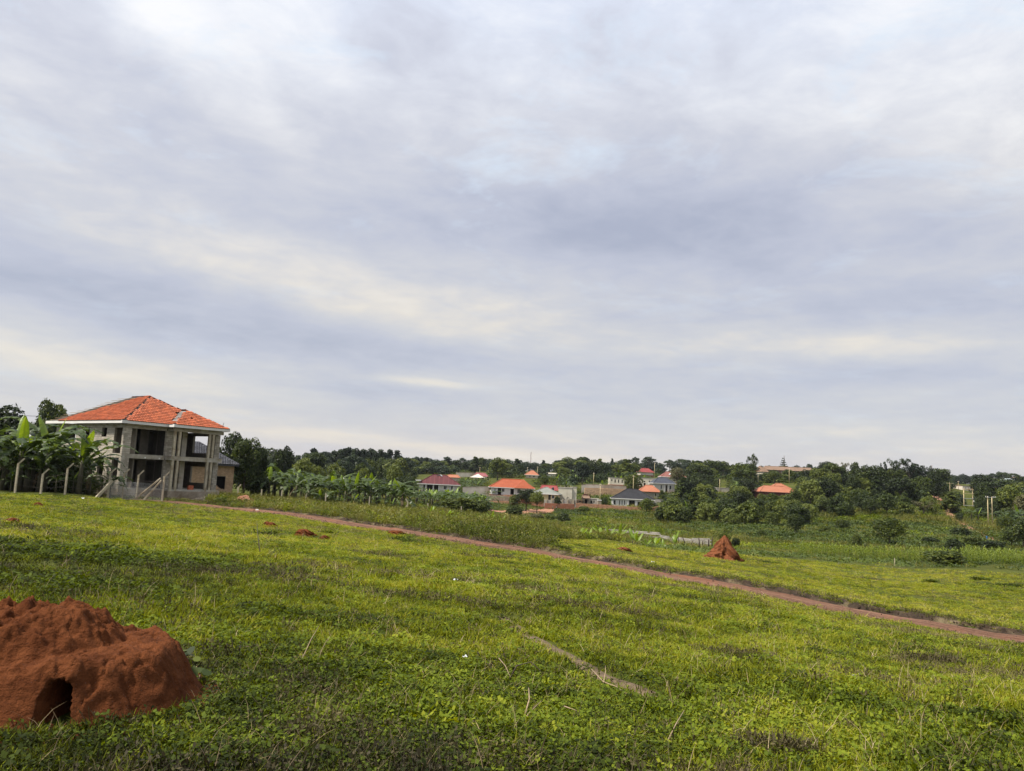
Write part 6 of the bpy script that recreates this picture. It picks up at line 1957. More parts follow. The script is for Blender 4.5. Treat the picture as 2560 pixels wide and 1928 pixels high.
def twin_pole():
    E = None
    pr = [at(2471, 1316, 240), at(2481.5, 1314, 240.5)]
    z0 = min(p.z for p in pr) - .4
    E = empty('twin_utility_pole', Vector((pr[0].x, pr[0].y, z0)), 0, 'pair of tall pale poles side by side on the right hillside', 'utility pole')
    top = at(2471, 1241, 240).z - z0
    for p in pr:
        q = MB(); d = p - pr[0]; q.tube([(d.x, d.y, -.6), (d.x, d.y, top * .5), (d.x, d.y, top - (.1 if d.x else 0))], [.16, .14, .115], 9); q.build('shaft', M['polewood'], E, True)
    w = (pr[1] - pr[0]).x
    q = MB(); q.bar((-.75, -.16, top - .3), (w + .75, -.16, top - .3), .1, .14); q.build('crossarm', M['steel'], E)
    for x in (-.65, 0, w, w + .65):
        q = MB(); q.tube([(x, -.16, top - .22), (x, -.16, top + .08)], [.08, .05], 7); q.build('insulator', M['white'], E)
twin_pole()
def pole_frame():
    pr = [at(2410.5, 1282, 300), at(2430.5, 1276, 300.5)]
    z0 = min(p.z for p in pr)
    E = empty('transformer_pole_frame', Vector((pr[0].x, pr[0].y, z0)), 0, 'ladder shaped transformer frame of two pale poles with crossbars', 'pole frame')
    top = at(2411, 1222, 300).z - z0
    w = (pr[1] - pr[0]).x
    for x in (0, w):
        q = MB(); q.tube([(x, 0, -.6), (x, 0, top)], [.18, .15], 9); q.build('shaft', M['polewood'], E, True)
    for yy, m_ in ((1224, 'polewood'), (1234, 'polewood'), (1246.5, 'steel'), (1264, 'steel')):
        z = at(2420, yy, 300).z - z0
        q = MB(); q.bar((-.2, -.2, z), (w + .35, -.2, z), .16, .2); q.build('crossbar', M[m_], E)
    for x in (.2, w / 2, w - .2):
        q = MB(); q.tube([(x, -.2, top - .3), (x, -.2, top + .4)], [.07, .05], 6); q.build('insulator', M['brickwall'], E)
    q = MB(); q.box(w + .14, w + .45, -.3, -.04, top - 4.9, top - 4.3); q.build('switch_box', M['white'], E)
pole_frame()
def mast(px, ptop, pbase, Y, label):
    p = at(px, pbase, Y); h = at(px, ptop, Y).z - p.z
    E = empty('lattice_mast', p, .4, label, 'mast')
    q = MB(); c = [Vector((.9, 0, 0)), Vector((-.45, .78, 0)), Vector((-.45, -.78, 0))]
    for v in c: q.bar(v - Vector((0, 0, 8)), v * .35 + Vector((0, 0, h)), .14)
    q.build('leg_frame', M['steel'], E)
    q = MB()
    for i in range(16):
        t0, t1 = i / 16, (i + 1) / 16
        for a, b in ((0, 1), (1, 2), (2, 0)):
            q.bar(c[a] * (1 - .65 * t0) + Vector((0, 0, h * t0)), c[b] * (1 - .65 * t1) + Vector((0, 0, h * t1)), .08)
    q.build('bracing', M['roof_red'], E)
mast(1326, 1130, 1166, 860, 'slender red and grey lattice mast on the far skyline')
mast(2330, 1163, 1186, 760, 'thin lattice mast on the skyline above the right hand track')
def power_line():
    q = MB()
    a, b = at(-60, 1026, 118), at(120, 1041, 128)
    pts = [a.lerp(b, i / 12) - Vector((0, 0, .25 * math.sin(math.pi * i / 12))) for i in range(13)]
    q.tube([p - a for p in pts], .035, 5)
    o = q.build('power_line', M['black']); o.location = a
    tag(o, 'thin black overhead wire behind the banana plants at the left', 'cable')
power_line()

# ------------------------------------------------------------------ the big termite mound close by
def big_mound():
    base = near_line([(262, 1800)])[0]
    c = at(178, 1760, 5.75); cx, cy = -3.20, 5.80
    z0 = zg(cx, cy)
    n = 280
    half = 1.5
    g = np.linspace(-half, half, n)
    X, Y = np.meshgrid(g, g)
    # outline: a blunt rounded heap, wider to the right at the back
    ang = np.arctan2(Y, X)
    R0 = 0.90 + 0.10 * np.exp(-((ang - .15) / .7) ** 2) + 0.01 * (vnoise(np.cos(ang) * 1.6 + 9, np.sin(ang) * 1.6, 3) - .5) * 2 + 0.06 * (vnoise(np.cos(ang) * 5 + 9, np.sin(ang) * 5, 4) - .5)
    r = np.hypot(X * 0.96, Y * 1.02) / R0
    # flat broken crown on the left, long shoulder on the right, steep foot
    crown = 0.60 * (1 - sstep(0.26, 1.04, np.hypot((X + .18) * .98, Y * 1.0) / R0) ** 1.15)
    shoulder = 0.31 * (1 - sstep(0.74, 1.03, r))
    h = np.maximum(crown, shoulder * (0.8 + .4 * sstep(-.6, .5, X)))
    # runnels down the front
    run = vnoise(ang * 5.5 + 2, r * .8, 8) - .5
    h = h + 0.030 * run * sstep(.2, .6, r) * (1 - sstep(.9, 1.1, r))
    lump = fbm(X * 3.2 + 4, Y * 3.2, 61, 5) - .5
    rough = fbm(X * 11, Y * 11, 62, 4) - .5
    fine = fbm(X * 30, Y * 30, 66, 3) - .5
    crumb = sstep(.50, .62, fbm(X * 1.7 + 8, Y * 1.7, 64, 3)) * sstep(.12, .5, h)
    knobs = np.maximum(0, vnoise(X * 7 + 3, Y * 7, 65) - .62) * .22
    m_ = sstep(0.0, .12, h)
    ridged = 1 - np.abs(fbm(X * 4.5 + 2, Y * 4.5 + 7, 72, 4) - .5) * 4
    broken = np.clip(crumb + sstep(.36, .50, h) * .8, 0, 1)
    grain = fbm(X * 55, Y * 55, 71, 3) - .5
    h = h + m_ * (0.11 * lump + (0.022 + .05 * broken) * rough * 2 + (.018 + .02 * broken) * fine + 0.014 * grain - 0.03 * sstep(.80, .98, ridged) + broken * (0.06 * rough + .6 * knobs))
    h = np.where(r > 1.12, -0.08, h)
    Z = np.maximum(h, -0.10)
    # ledge lines: soil slumped in plates
    P = np.stack([X, Y, Z], -1)
    # sideways roughness
    P[..., 0] += 0.04 * (fbm(Y * 6, Z * 6 + X, 67, 3) - .5) * m_
    P[..., 1] += 0.05 * (fbm(X * 9 + 3, Z * 10, 68, 4) - .5) * m_
    # burrow at the front foot: a hollow going in under the crown
    hc = Vector(at(133, 1745, 5.0))
    hx, hz = hc.x - cx, 0.17
    dx = (P[..., 0] - hx + .03 + .10 * (P[..., 2] - .1)) / (0.112 - .20 * np.clip(P[..., 2] - .08, 0, .25) + 0.03 * (vnoise(P[..., 2] * 9, P[..., 0] * 0, 70) - .5)); dz = (P[..., 2] - 0.09) / 0.185
    w = (1 - sstep(.72, 1.05, np.sqrt(dx ** 2 + dz ** 2) + .55 * (fbm(P[..., 0] * 14, P[..., 2] * 14, 69, 3) - .5))) * (P[..., 1] < 0.05)
    P[..., 1] += w * .80
    P[..., 2] += w * (-0.10 + .05 * (P[..., 2] - .1))
    V = P.reshape(-1, 3)
    i, j = np.meshgrid(np.arange(n - 1), np.arange(n - 1))
    a = (j * n + i).ravel()
    Q = np.stack([a, a + 1, a + n + 1, a + n], 1)
    keep = (h.ravel()[Q] > -0.079).any(1)
    o = link(bpy.data.objects.new('termite_mound', np_mesh('termite_mound', V, Q[keep], M['termite'], smooth=True)))
    o.location = (cx, cy, z0)
    tag(o, 'big crumbling red earth termite mound with a dark burrow at its foot', 'termite mound')
    KEEP_OUT.append((cx, cy, 0.92))
    return cx, cy, z0
MX, MY, MZ = big_mound()

def clod_mesh(seed, sub=2):
    r = np.random.default_rng(seed); bm = bmesh.new(); bmesh.ops.create_icosphere(bm, subdivisions=sub, radius=.5)
    for v in bm.verts:
        k = .75 + .5 * float(fbm(np.array([v.co.x * 2.3 + seed]), np.array([v.co.y * 2.3 + v.co.z * 1.7]), seed, 3)[0]); v.co *= k; v.co.z *= .7
    me = bpy.data.meshes.new('clod'); bm.to_mesh(me); bm.free(); me.materials.append(M['termite']); return me
CL = [clod_mesh(i) for i in range(4)]
CW = ['crumbly', 'rounded', 'flat', 'small', 'split', 'jagged', 'tiny', 'loose']
for k, (px, py, s) in enumerate(((300, 1788, .09), (345, 1762, .07), (262, 1812, .11), (395, 1735, .08), (230, 1822, .06), (435, 1700, .07))):
    q = near_line([(px, py)])[0]; p = at(px, py, q[2])
    o = link(bpy.data.objects.new('earth_clod', CL[k % 4])); o.location = p + Vector((0, 0, s * .2)); o.scale = (s * 1.3, s, s); o.rotation_euler = (0, 0, k * 1.3)
    tag(o, '%s red earth clod before the big termite mound, %s from the burrow' % (CW[k], ('second', 'third', 'first', 'fourth', 'nearest', 'fifth')[k]), 'earth clod', 'clods fallen from the big termite mound')

def termite_cone(px, pbase, ptop, wpx, Y, label, mat='termite_pale', seed=1, sharp=1.0, name='termite_mound', cat='termite mound'):
    """spired or rounded mound as a closed surface of revolution, ribbed and lumpy"""
    p = on_ground(px, Y); H = max(at(px, ptop, Y).z - p.z, .2); Rb = wpx / 2 / F * Y
    nr, na = 44, 96
    V, Q = [], []
    for i in range(nr):
        t = i / (nr - 1)
        for j in range(na):
            a = 2 * math.pi * j / na
            rib = vnoise(np.array([math.cos(a) * 2.2 + seed]), np.array([math.sin(a) * 2.2 + t * .6]), seed)[0] - .5
            lum = fbm(np.array([math.cos(a) * 3 + t * 4]), np.array([math.sin(a) * 3 + seed * 3 + t * 3]), seed + 4, 4)[0] - .5
            prof = (1 - t) ** sharp * (1 - .10 * math.exp(-((t - .62) / .12) ** 2) * (1 if sharp > .7 else 0)) + .03 * (1 - t)
            r_ = Rb * max(prof * (1 + .62 * rib + 1.15 * lum + .35 * (fbm(np.array([math.cos(a) * 9 + t * 13]), np.array([math.sin(a) * 9 + seed + t * 9]), seed + 8, 3)[0] - .5)), 0.0)
            z = H * (t + .10 * lum * (1 - t)) - .1 * (1 - t)
            V.append((r_ * math.cos(a) + Rb * .10 * math.sin(t * 3 + seed) * t, r_ * math.sin(a), z))
    for i in range(nr - 1):
        for j in range(na):
            Q.append((i * na + j, i * na + (j + 1) % na, (i + 1) * na + (j + 1) % na, (i + 1) * na + j))
    o = link(bpy.data.objects.new(name, np_mesh(name, V, Q, M[mat], smooth=True))); o.location = p
    KEEP_OUT.append((p.x, p.y, Rb * 1.0))
    return tag(o, label, cat)
termite_cone(1811, 1388, 1338, 72, 60, 'tall pale red termite mound with a peaked spire beside the dark fence stakes', seed=6, sharp=.82)
termite_cone(773, 1356, 1323, 56, 34.5, 'rounded dark red termite mound in the grass before the road', 'termite', 7, .45)
termite_cone(690, 1327, 1306, 32, 41, 'small two humped dark red mound left of the rounded mound', 'termite', 9, .55)
termite_cone(678, 1320, 1304, 24, 42, 'tiny upper hump beside the small dark red mound', 'termite', 12, .5)
termite_cone(1566, 1383, 1368, 44, 57, 'low flat patch of crumbled red earth on the far verge', 'termite_pale', 15, .5, 'earth_heap', 'earth heap')
termite_cone(822, 1362, 1354, 30, 33.6, 'flat spill of red soil right of the rounded mound', 'termite', 17, .5, 'earth_heap', 'earth heap')
termite_cone(1000, 1357, 1347, 56, 44.5, 'flat patch of dug red soil at the near road edge', 'termite', 19, .45, 'earth_heap', 'earth heap')
termite_cone(50, 1395, 1384, 46, 24.5, 'low worn red mound half covered by dark weeds at the left edge', 'termite', 23, .5, 'earth_heap', 'earth heap')
termite_cone(110, 1318, 1311, 28, 40, 'little red earth bump near the fence line at the left', 'termite', 27, .5, 'earth_heap', 'earth heap')

# ------------------------------------------------------------------ low block wall and fence stakes in the valley
def block_wall_low():
    lines = [((1512, 1322.5, 1332, 132), (1650, 1331, 1344, 124)), ((1650, 1338, 1348, 124), (1735, 1348, 1358, 119)), ((1730, 1345.5, 1362, 117.5), (1773, 1346, 1364, 116))]
    o0 = on_ground(1640, 124)
    W = empty('block_wall', o0, 0, 'low unfinished wall of pale concrete blocks behind young banana plants', 'wall')
    cnt = 0
    for (a, ta, fa, da), (b, tb, fb, db) in lines:
        p, q = at(a, fa, da), at(b, fb, db)
        tz0, tz1 = at(a, ta, da).z, at(b, tb, db).z
        d = Vector((q.x - p.x, q.y - p.y, 0)); L = d.length; d /= L; ang = math.atan2(d.y, d.x)
        ht = max(tz0 - p.z, .4); bh = .22; rows = max(2, int(ht / bh))
        for r_ in range(rows):
            x = -.23 if r_ % 2 else 0
            while x < L - .1:
                t = max(0, min(1, (x + .23) / L))
                base = min(p.z + (q.z - p.z) * t, zg(p.x + d.x * (x + .2), p.y + d.y * (x + .2)))
                top = tz0 + (tz1 - tz0) * t
                z = top - (r_ + .5) * bh
                if (rng.uniform() > .12 or r_ > 0) and cnt < 297:
                    o = link(bpy.data.objects.new('concrete_block', unit_box('white_block')), W)
                    o.location = (p.x + d.x * (x + .23) - o0.x, p.y + d.y * (x + .23) - o0.y, z - o0.z)
                    o.rotation_euler = (0, 0, ang + rng.normal(0, .02)); o.scale = (.43, .2, bh - .025)
                    cnt += 1
                x += .46
        mb = MB(); mb.bar(Vector((p.x, p.y, min(tz0 - rows * bh, p.z) - .3)) - o0, Vector((q.x, q.y, min(tz1 - rows * bh, q.z) - .3)) - o0, .26, .8); mb.build('footing', M['mortar'], W)
M['white_block'] = pm('pale_block', (0.22, 0.20, 0.175), (0.35, 0.325, 0.285), 4.0, 0.92, 0.3, objrand=0.22)
block_wall_low()
SW = ['leftmost dark stake of the broken fence before the block wall', 'thin leaning dark stake, second of the broken fence', 'taller dark stake in front of the wall end, third of the broken fence', 'short dark stake behind the wall end, fourth of the broken fence',
      'thick dark stake at the corner of the block wall', 'dark stake just left of the tall termite mound', 'pale thin stake by the low end of the block wall']
for k, (px, a, b, Y, w) in enumerate(((1712, 1343, 1371, 108, .14), (1732, 1352, 1371, 109, .12), (1750, 1344, 1371, 107, .17), (1759, 1353, 1370, 110, .14), (1773.5, 1349, 1371, 106, .20), (1782, 1343, 1371, 107, .16), (1699, 1343, 1352, 116, .12))):
    p = on_ground(px, Y); top = at(px, a, Y).z
    mb = MB(); ln = (.18, -.1, .05, 0, .02, -.02, .05)[k]
    mb.tube([(0, 0, -.3), (ln * .5, 0, (top - p.z) * .5), (-ln, 0, top - p.z)], [w * .55, w * .5, w * .42], 7)
    o = mb.build('fence_stake', M['darkwood'], None, True); o.location = p
    tag(o, SW[k], 'fence stake', 'stakes of the broken fence by the block wall')
# fence posts along the banana plantation
def single_post(px, a, b, Y, label, bent=False, w=.14, brace=None):
    p = at(px, b, Y); z = zg(p.x, p.y); top = at(px, a, Y).z
    E = empty('fence_post', Vector((p.x, p.y, z)), 0, label, 'fence post', 'concrete posts along the banana plantation')
    h = top - z
    q = MB()
    if bent: q.bar((0, 0, -.3), (0, 0, h - .4), w); q.bar((0, 0, h - .42), (-.30 if bent < 0 else .30, 0, h), w * .85)
    else: q.bar((0, 0, -.3), (0, 0, h), w)
    q.build('post', M['concrete_old'], E)
    if brace:
        q = MB(); q.bar((brace, 0, -.2), (0, 0, h * .6), w * .8); q.build('brace', M['concrete_old'], E)
single_post(594, 1211, 1236, 96, 'cranked concrete post with a brace right of the pale brick house', 1, .15, .5)
single_post(653.5, 1223, 1236, 100, 'short concrete post under the banana plants, first right of the cranked one')
single_post(703.5, 1226, 1247, 101, 'concrete post before the left end of the banana row')
single_post(765, 1228, 1246, 103, 'cranked concrete post half hidden by banana leaves', 1)
single_post(813, 1233, 1260, 100, 'tall straight concrete post at the middle of the banana row')
single_post(922, 1241, 1274, 99, 'leaning concrete post at the right end of the banana row', 0, .12)
single_post(1018, 1247, 1276, 99, 'cranked and braced corner post beside bright banana suckers', -1, .16, -.85)
single_post(1068.5, 1258, 1280, 101, 'plain concrete post right of the braced corner post')
single_post(1152.5, 1266, 1286, 101, 'plain concrete post in front of the dark bush')
for px, a, b, Y, lb in ((1279, 1287, 1306, 82, 'short dark stake among the banana suckers'), (728, 1290, 1306, 55, 'thin survey stake on the near edge of the road'), (745, 1297, 1306, 55, 'tiny stick beside the survey stake by the road'), (2234, 1395, 1412, 84, 'pale stump of a post at the corner of the maize')):
    p = on_ground(px, Y); top = at(px, a, Y).z
    mb = MB(); mb.tube([(0, 0, -.2), (.02, 0, top - p.z)], [.05, .035], 6); o = mb.build('stake', M['darkwood' if px < 2000 else 'concrete_old']); o.location = p
    tag(o, lb, 'stake')

# ------------------------------------------------------------------ bits in the near grass: dry twigs, litter, broad weeds
def twig(pts, r, mat, label, name='dry_twig', cat='twig'):
    P = []
    for px, py, up in pts:
        q = near_line([(px, py)])[0]; p = at(px, py, q[2]); P.append(p + Vector((0, 0, up)))
    mb = MB(); mb.tube([p - P[0] for p in P], [r * (1 - .5 * i / (len(P) - 1)) for i in range(len(P))], 5)
    o = mb.build(name, M[mat], None, True); o.location = P[0]
    return tag(o, label, cat)
twig([(1246, 1672, .10), (1262, 1692, .10), (1275, 1710, .06)], .006, 'wood', 'pale straight twig lying left of the curved dark twig')
twig([(1272, 1712, .04), (1290, 1698, .12), (1325, 1693, .14), (1360, 1703, .06)], .008, 'darkwood', 'curved dark twig arching over the grass')
twig([(1308, 1812, .03), (1322, 1785, .11), (1320, 1765, .14)], .008, 'wood', 'pale upright forked twig in the near grass')
twig([(1310, 1812, .04), (1340, 1795, .09), (1352, 1786, .10)], .006, 'wood', 'thin side twig at the foot of the forked one')
twig([(1478, 1700, .10), (1508, 1728, .08), (1540, 1740, .08), (1566, 1750, .05)], .006, 'wood', 'long pale bent twig near the worn footpath')
twig([(1508, 1728, .07), (1513, 1712, .12), (1512, 1702, .14)], .005, 'wood', 'short pale spur on the long bent twig')
twig([(1668, 1870, .04), (1690, 1845, .10), (1710, 1824, .14)], .006, 'wood', 'pale slanting straw stem at the lower middle')
twig([(2262, 1872, .04), (2290, 1905, .08), (2312, 1928, .06)], .008, 'wood', 'long tan stem in the lower right grass')
twig([(1410, 1793, .08), (1440, 1804, .08)], .006, 'wood', 'short pale twig right of the forked one')
twig([(755, 1660, .05), (775, 1640, .16), (792, 1622, .22)], .005, 'wood', 'slanting dry stem in the left middle grass')
twig([(648, 1400, .2), (640, 1385, .5), (636, 1372, .8)], .012, 'darkwood', 'dark dry weed stalk in the middle of the field')
twig([(2150, 1690, .02), (2128, 1700, .05)], .012, 'litter', 'small white stick lying in the right hand grass')
def scrap(px, py, s, mat, label, name='litter_scrap', cat='litter'):
    q = near_line([(px, py)])[0] if py > 1400 else None
    p = at(px, py, q[2]) if q else on_ground(px, py_depth[px])
    mb = MB(); r = np.random.default_rng(px)
    n = 5
    s *= .38
    vs = [(s * (i / (n - 1) - .5) * 1.6 + r.normal(0, s * .05), s * (j / (n - 1) - .5) + r.normal(0, s * .05), abs(r.normal(.3, .25)) * s) for j in range(n) for i in range(n)]
    mb.add(vs, [(j * n + i, j * n + i + 1, (j + 1) * n + i + 1, (j + 1) * n + i) for j in range(n - 1) for i in range(n - 1)])
    o = mb.build(name, M[mat], None, True); o.location = p + Vector((0, 0, .05 if q and q[2] < 12 else .12))
    return tag(o, label, cat)
py_depth = {652: 62, 975: 46, 1632: 43, 218: 58, 1490: 40}
scrap(1162, 1658, .09, 'litter', 'crumpled white and red wrapper in the near grass left of centre')
scrap(1138, 1466, .16, 'litter', 'white plastic scrap in the middle of the field')
scrap(652, 1293, .4, 'litter', 'white scrap lying at the near road edge below the bananas')
scrap(1632, 1412, .30, 'litter', 'pale blue white plastic on the bank beyond the road')
scrap(218, 1262, .34, 'litter', 'pale scrap in the grass in front of the fence')
# vine with round leaves creeping at the left foot of the mound
def creeper(px, py, n, s, label):
    q = near_line([(px, py)])[0]; p = at(px, py, q[2]); r = np.random.default_rng(px)
    E = empty('creeping_weed', p, 0, label, 'weed')
    x = Vector((0, 0, .05)); d = r.uniform(0, 6.28); pts = [x.copy()]
    V, Q, S = [], [], []
    for i in range(n):
        d += r.normal(0, .6); x = x + Vector((math.cos(d) * s * .9, math.sin(d) * s * .9, r.normal(0, .015))); x.z = max(.03, min(.25, x.z)); pts.append(x.copy())
        c = np.array(x) + np.array([r.normal(0, s * .5), r.normal(0, s * .5), r.uniform(.01, .05)]); tl = r.normal(0, .4, 2); b = len(V); m = 7; sh = r.uniform(.4, 1); rad = s * r.uniform(.45, .8)
        for k in range(m):
            a = 2 * math.pi * k / m; V.append(c + rad * np.array([math.cos(a), math.sin(a), math.cos(a) * tl[0] + math.sin(a) * tl[1]])); S.append(sh)
        Q += [(b, b + 1, b + 2, b + 3), (b, b + 3, b + 4, b + 5), (b, b + 5, b + 6, b)]
    mb = MB(); mb.tube(pts, .004, 4); mb.build('stem', M['wood'], E)
    me = bpy.data.meshes.new('foliage'); me.from_pydata([tuple(v) for v in V], [], [tuple(dict.fromkeys(f)) for f in Q]); me.materials.append(M['bush'])
    a = me.attributes.new('shade', 'FLOAT', 'POINT'); a.data.foreach_set('value', np.array(S, dtype=np.float32))
    link(bpy.data.objects.new('foliage', me), E)
creeper(22, 1710, 20, .09, 'round leaved creeper climbing the left foot of the big termite mound')
creeper(60, 1775, 26, .08, 'round leaved creeper in the grass left of the burrow')
creeper(340, 1745, 14, .06, 'round leaved sprig trailing over the front of the big termite mound')
creeper(450, 1700, 14, .06, 'leafy sprig at the right foot of the big termite mound')

# ------------------------------------------------------------------ people
def person(px, pbase, ptop, Y, top, legs, label, step=.25, face=0.0):
    p = at(px, pbase, Y); z = zg(p.x, p.y) + .12; p = Vector((p.x, p.y, z))
    E = empty('person', p, face, label, 'person')
    H = max(at(px, ptop, Y).z - z, 1.0); k = H / 1.70
    E.scale = (k, k, k)
    me = bpy.data.meshes.new('body')
    J = {'pel': (0, 0, .93, .125), 'ch': (0, .02, 1.25, .14), 'nk': (0, .02, 1.45, .055), 'hd': (0, .03, 1.58, .095), 'ht': (0, .03, 1.66, .07),
         'hl': (-.1, 0, .86, .095), 'kl': (-.11, step * .5, .48, .062), 'al': (-.11, step * .7 - .08, .08, .04), 'tl': (-.11, step * .7 + .08, .03, .03),
         'hr': (.1, 0, .86, .095), 'kr': (.11, -step * .2, .48, .062), 'ar': (.11, -step * .9, .10, .04), 'tr': (.11, -step * .9 + .15, .03, .03),
         'sl': (-.19, .02, 1.38, .062), 'el': (-.25, -.06, 1.12, .045), 'wl': (-.25, .05, .88, .032), 'fl': (-.24, .09, .80, .03),
         'sr': (.19, .02, 1.38, .062), 'er': (.25, .08, 1.12, .045), 'wr': (.25, .20, .92, .032), 'fr': (.24, .25, .85, .03)}
    names = list(J)
    ed = [('pel', 'ch'), ('ch', 'nk'), ('nk', 'hd'), ('hd', 'ht'), ('pel', 'hl'), ('hl', 'kl'), ('kl', 'al'), ('al', 'tl'), ('pel', 'hr'), ('hr', 'kr'), ('kr', 'ar'), ('ar', 'tr'),
          ('ch', 'sl'), ('sl', 'el'), ('el', 'wl'), ('wl', 'fl'), ('ch', 'sr'), ('sr', 'er'), ('er', 'wr'), ('wr', 'fr')]
    me.from_pydata([J[n][:3] for n in names], [(names.index(a), names.index(b)) for a, b in ed], [])
    o = link(bpy.data.objects.new('body', me), E)
    sk = o.modifiers.new('skin', 'SKIN'); o.modifiers.new('sub', 'SUBSURF').levels = 1
    for i, n in enumerate(names): me.skin_vertices[0].data[i].radius = (J[n][3], J[n][3] * (.8 if n in ('ch', 'pel') else 1))
    me.skin_vertices[0].data[0].use_root = True
    me.materials.append(M['skin'])
    def cloth(nm, chain, mat, extra=.018):
        q = MB()
        for pts in chain: q.tube([J[n][:3] for n in pts], [J[n][3] + extra for n in pts], 9)
        q.build(nm, M[mat], E, True)
    cloth('shirt', [('pel', 'ch', 'nk'), ('ch', 'sl', 'el'), ('ch', 'sr', 'er')], top)
    cloth('trousers', [('hl', 'kl', 'al'), ('hr', 'kr', 'ar'), ('hl', 'pel', 'hr')], legs)
    q = MB(); q.tube([(0, .02, 1.62), (0, .01, 1.68), (0, .01, 1.72)], [.100, .085, .03], 9); q.build('hair', M['hair'], E, True)
person(1381.5, 1277, 1265.5, 248, 'greencloth', 'darkcloth', 'person in a green top and dark trousers walking on the red path', face=R(60))
person(1390.5, 1276, 1266, 249.5, 'palecloth', 'darkcloth', 'person in a pale pinkish top walking beside the one in green', face=R(50))
person(2467, 1349, 1339, 185, 'bluecloth', 'bluecloth', 'person in bright blue standing among bushes at the end of the red track', step=.08, face=R(150))

# ------------------------------------------------------------------ trees, bushes and banana plants
# beside and behind the houses
tree('oak', 118, 1000, 118, 92, 0, 'tree', label='tree with an open dark crown behind the left end of the unfinished house', fine=1.3, name='tree')
tree('round', -14, 1022, 92, 130, 1, 'tree', label='dense dark tree cut by the left edge of the view', fine=1.5)
tree('round', 60, 1075, 84, 70, 2, 'tree', label='dark tree behind the leftmost banana plants', fine=1.3)
tree('round', 573, 1089, 112, 78, 0, 'tree', label='tall dark tree right behind the pale brick house', fine=2.0)
tree('round', 614, 1104, 108, 84, 1, 'tree', label='broad dark tree beside the tall one behind the brick house', fine=2.0)
tree('oak', 648, 1120, 112, 50, 1, 'tree', label='lighter airy tree at the right end of the dark clump', fine=1.3)
tree('mango', 632, 1160, 114, 90, 1, 'tree', label='low dark leafy tree under the tall trees by the brick house', fine=1.6)
tree('mango', 552, 1180, 124, 60, 0, 'tree', label='dark shrubby tree seen behind the brick house wall', fine=1.2, name='bush', cat='bush')
tree('mango', 650, 1190, 110, 60, 2, 'tree', label='dark shrub mass at the foot of the airy tree', name='bush', cat='bush', fine=1.2)
tree('round', 704, 1122, 150, 58, 2, 'tree', label='round crowned tree standing clear above the banana row', fine=1.4)
tree('mango', 676, 1146, 190, 30, 0, 'tree_far', label='small far tree left of the round crowned tree')
tree('mango', 755, 1149, 175, 60, 2, 'lime', label='yellow green bushy tree behind the banana row')
tree('mango', 790, 1162, 178, 44, 1, 'lime', label='lower yellow green tree right of the first yellow green one')
tree('mango', 838, 1158, 200, 52, 1, 'tree', label='very dark dense tree below the eucalyptus stand')
tree('conic', 951, 1163, 210, 24, 0, 'tree', label='pointed dark tree below the right end of the eucalyptus stand')
tree('mango', 910, 1170, 220, 40, 0, 'bush')
tree('mango', 985, 1163, 230, 50, 2, 'lime', label='pale green bushy tree right of the pointed dark tree')
tree('mango', 1012, 1190, 170, 74, 0, 'tree', label='dense dark green tree left of the maroon roofed bungalow', fine=1.3)
tree('mango', 960, 1195, 185, 46, 1, 'tree')
tree('round', 900, 1160, 260, 40, 0, 'bush'); tree('round', 870, 1158, 250, 36, 1, 'tree_far')
tree('umbrella', 1390, 1240, 0.1 + 249, 1, 0) if False else None
# the eucalyptus stand on the ridge
k = 0
for px, top in ((742, 1140), (760, 1134), (781, 1123), (796, 1134), (822, 1133), (834, 1129), (847, 1126), (857, 1124), (866, 1121), (876, 1125), (884, 1124), (893, 1129), (905, 1126), (915, 1129), (926, 1124), (936, 1131), (948, 1127), (960, 1133), (972, 1127), (989, 1129), (997, 1140), (850, 1140), (890, 1142), (920, 1142), (870, 1138), (838, 1146), (955, 1148)):
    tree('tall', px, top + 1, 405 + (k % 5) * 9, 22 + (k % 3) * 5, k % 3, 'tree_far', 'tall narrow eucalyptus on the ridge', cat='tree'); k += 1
tree('umbrella', 809, 1126, 400, 40, 0, 'tree_far', 'dark flat topped tree')
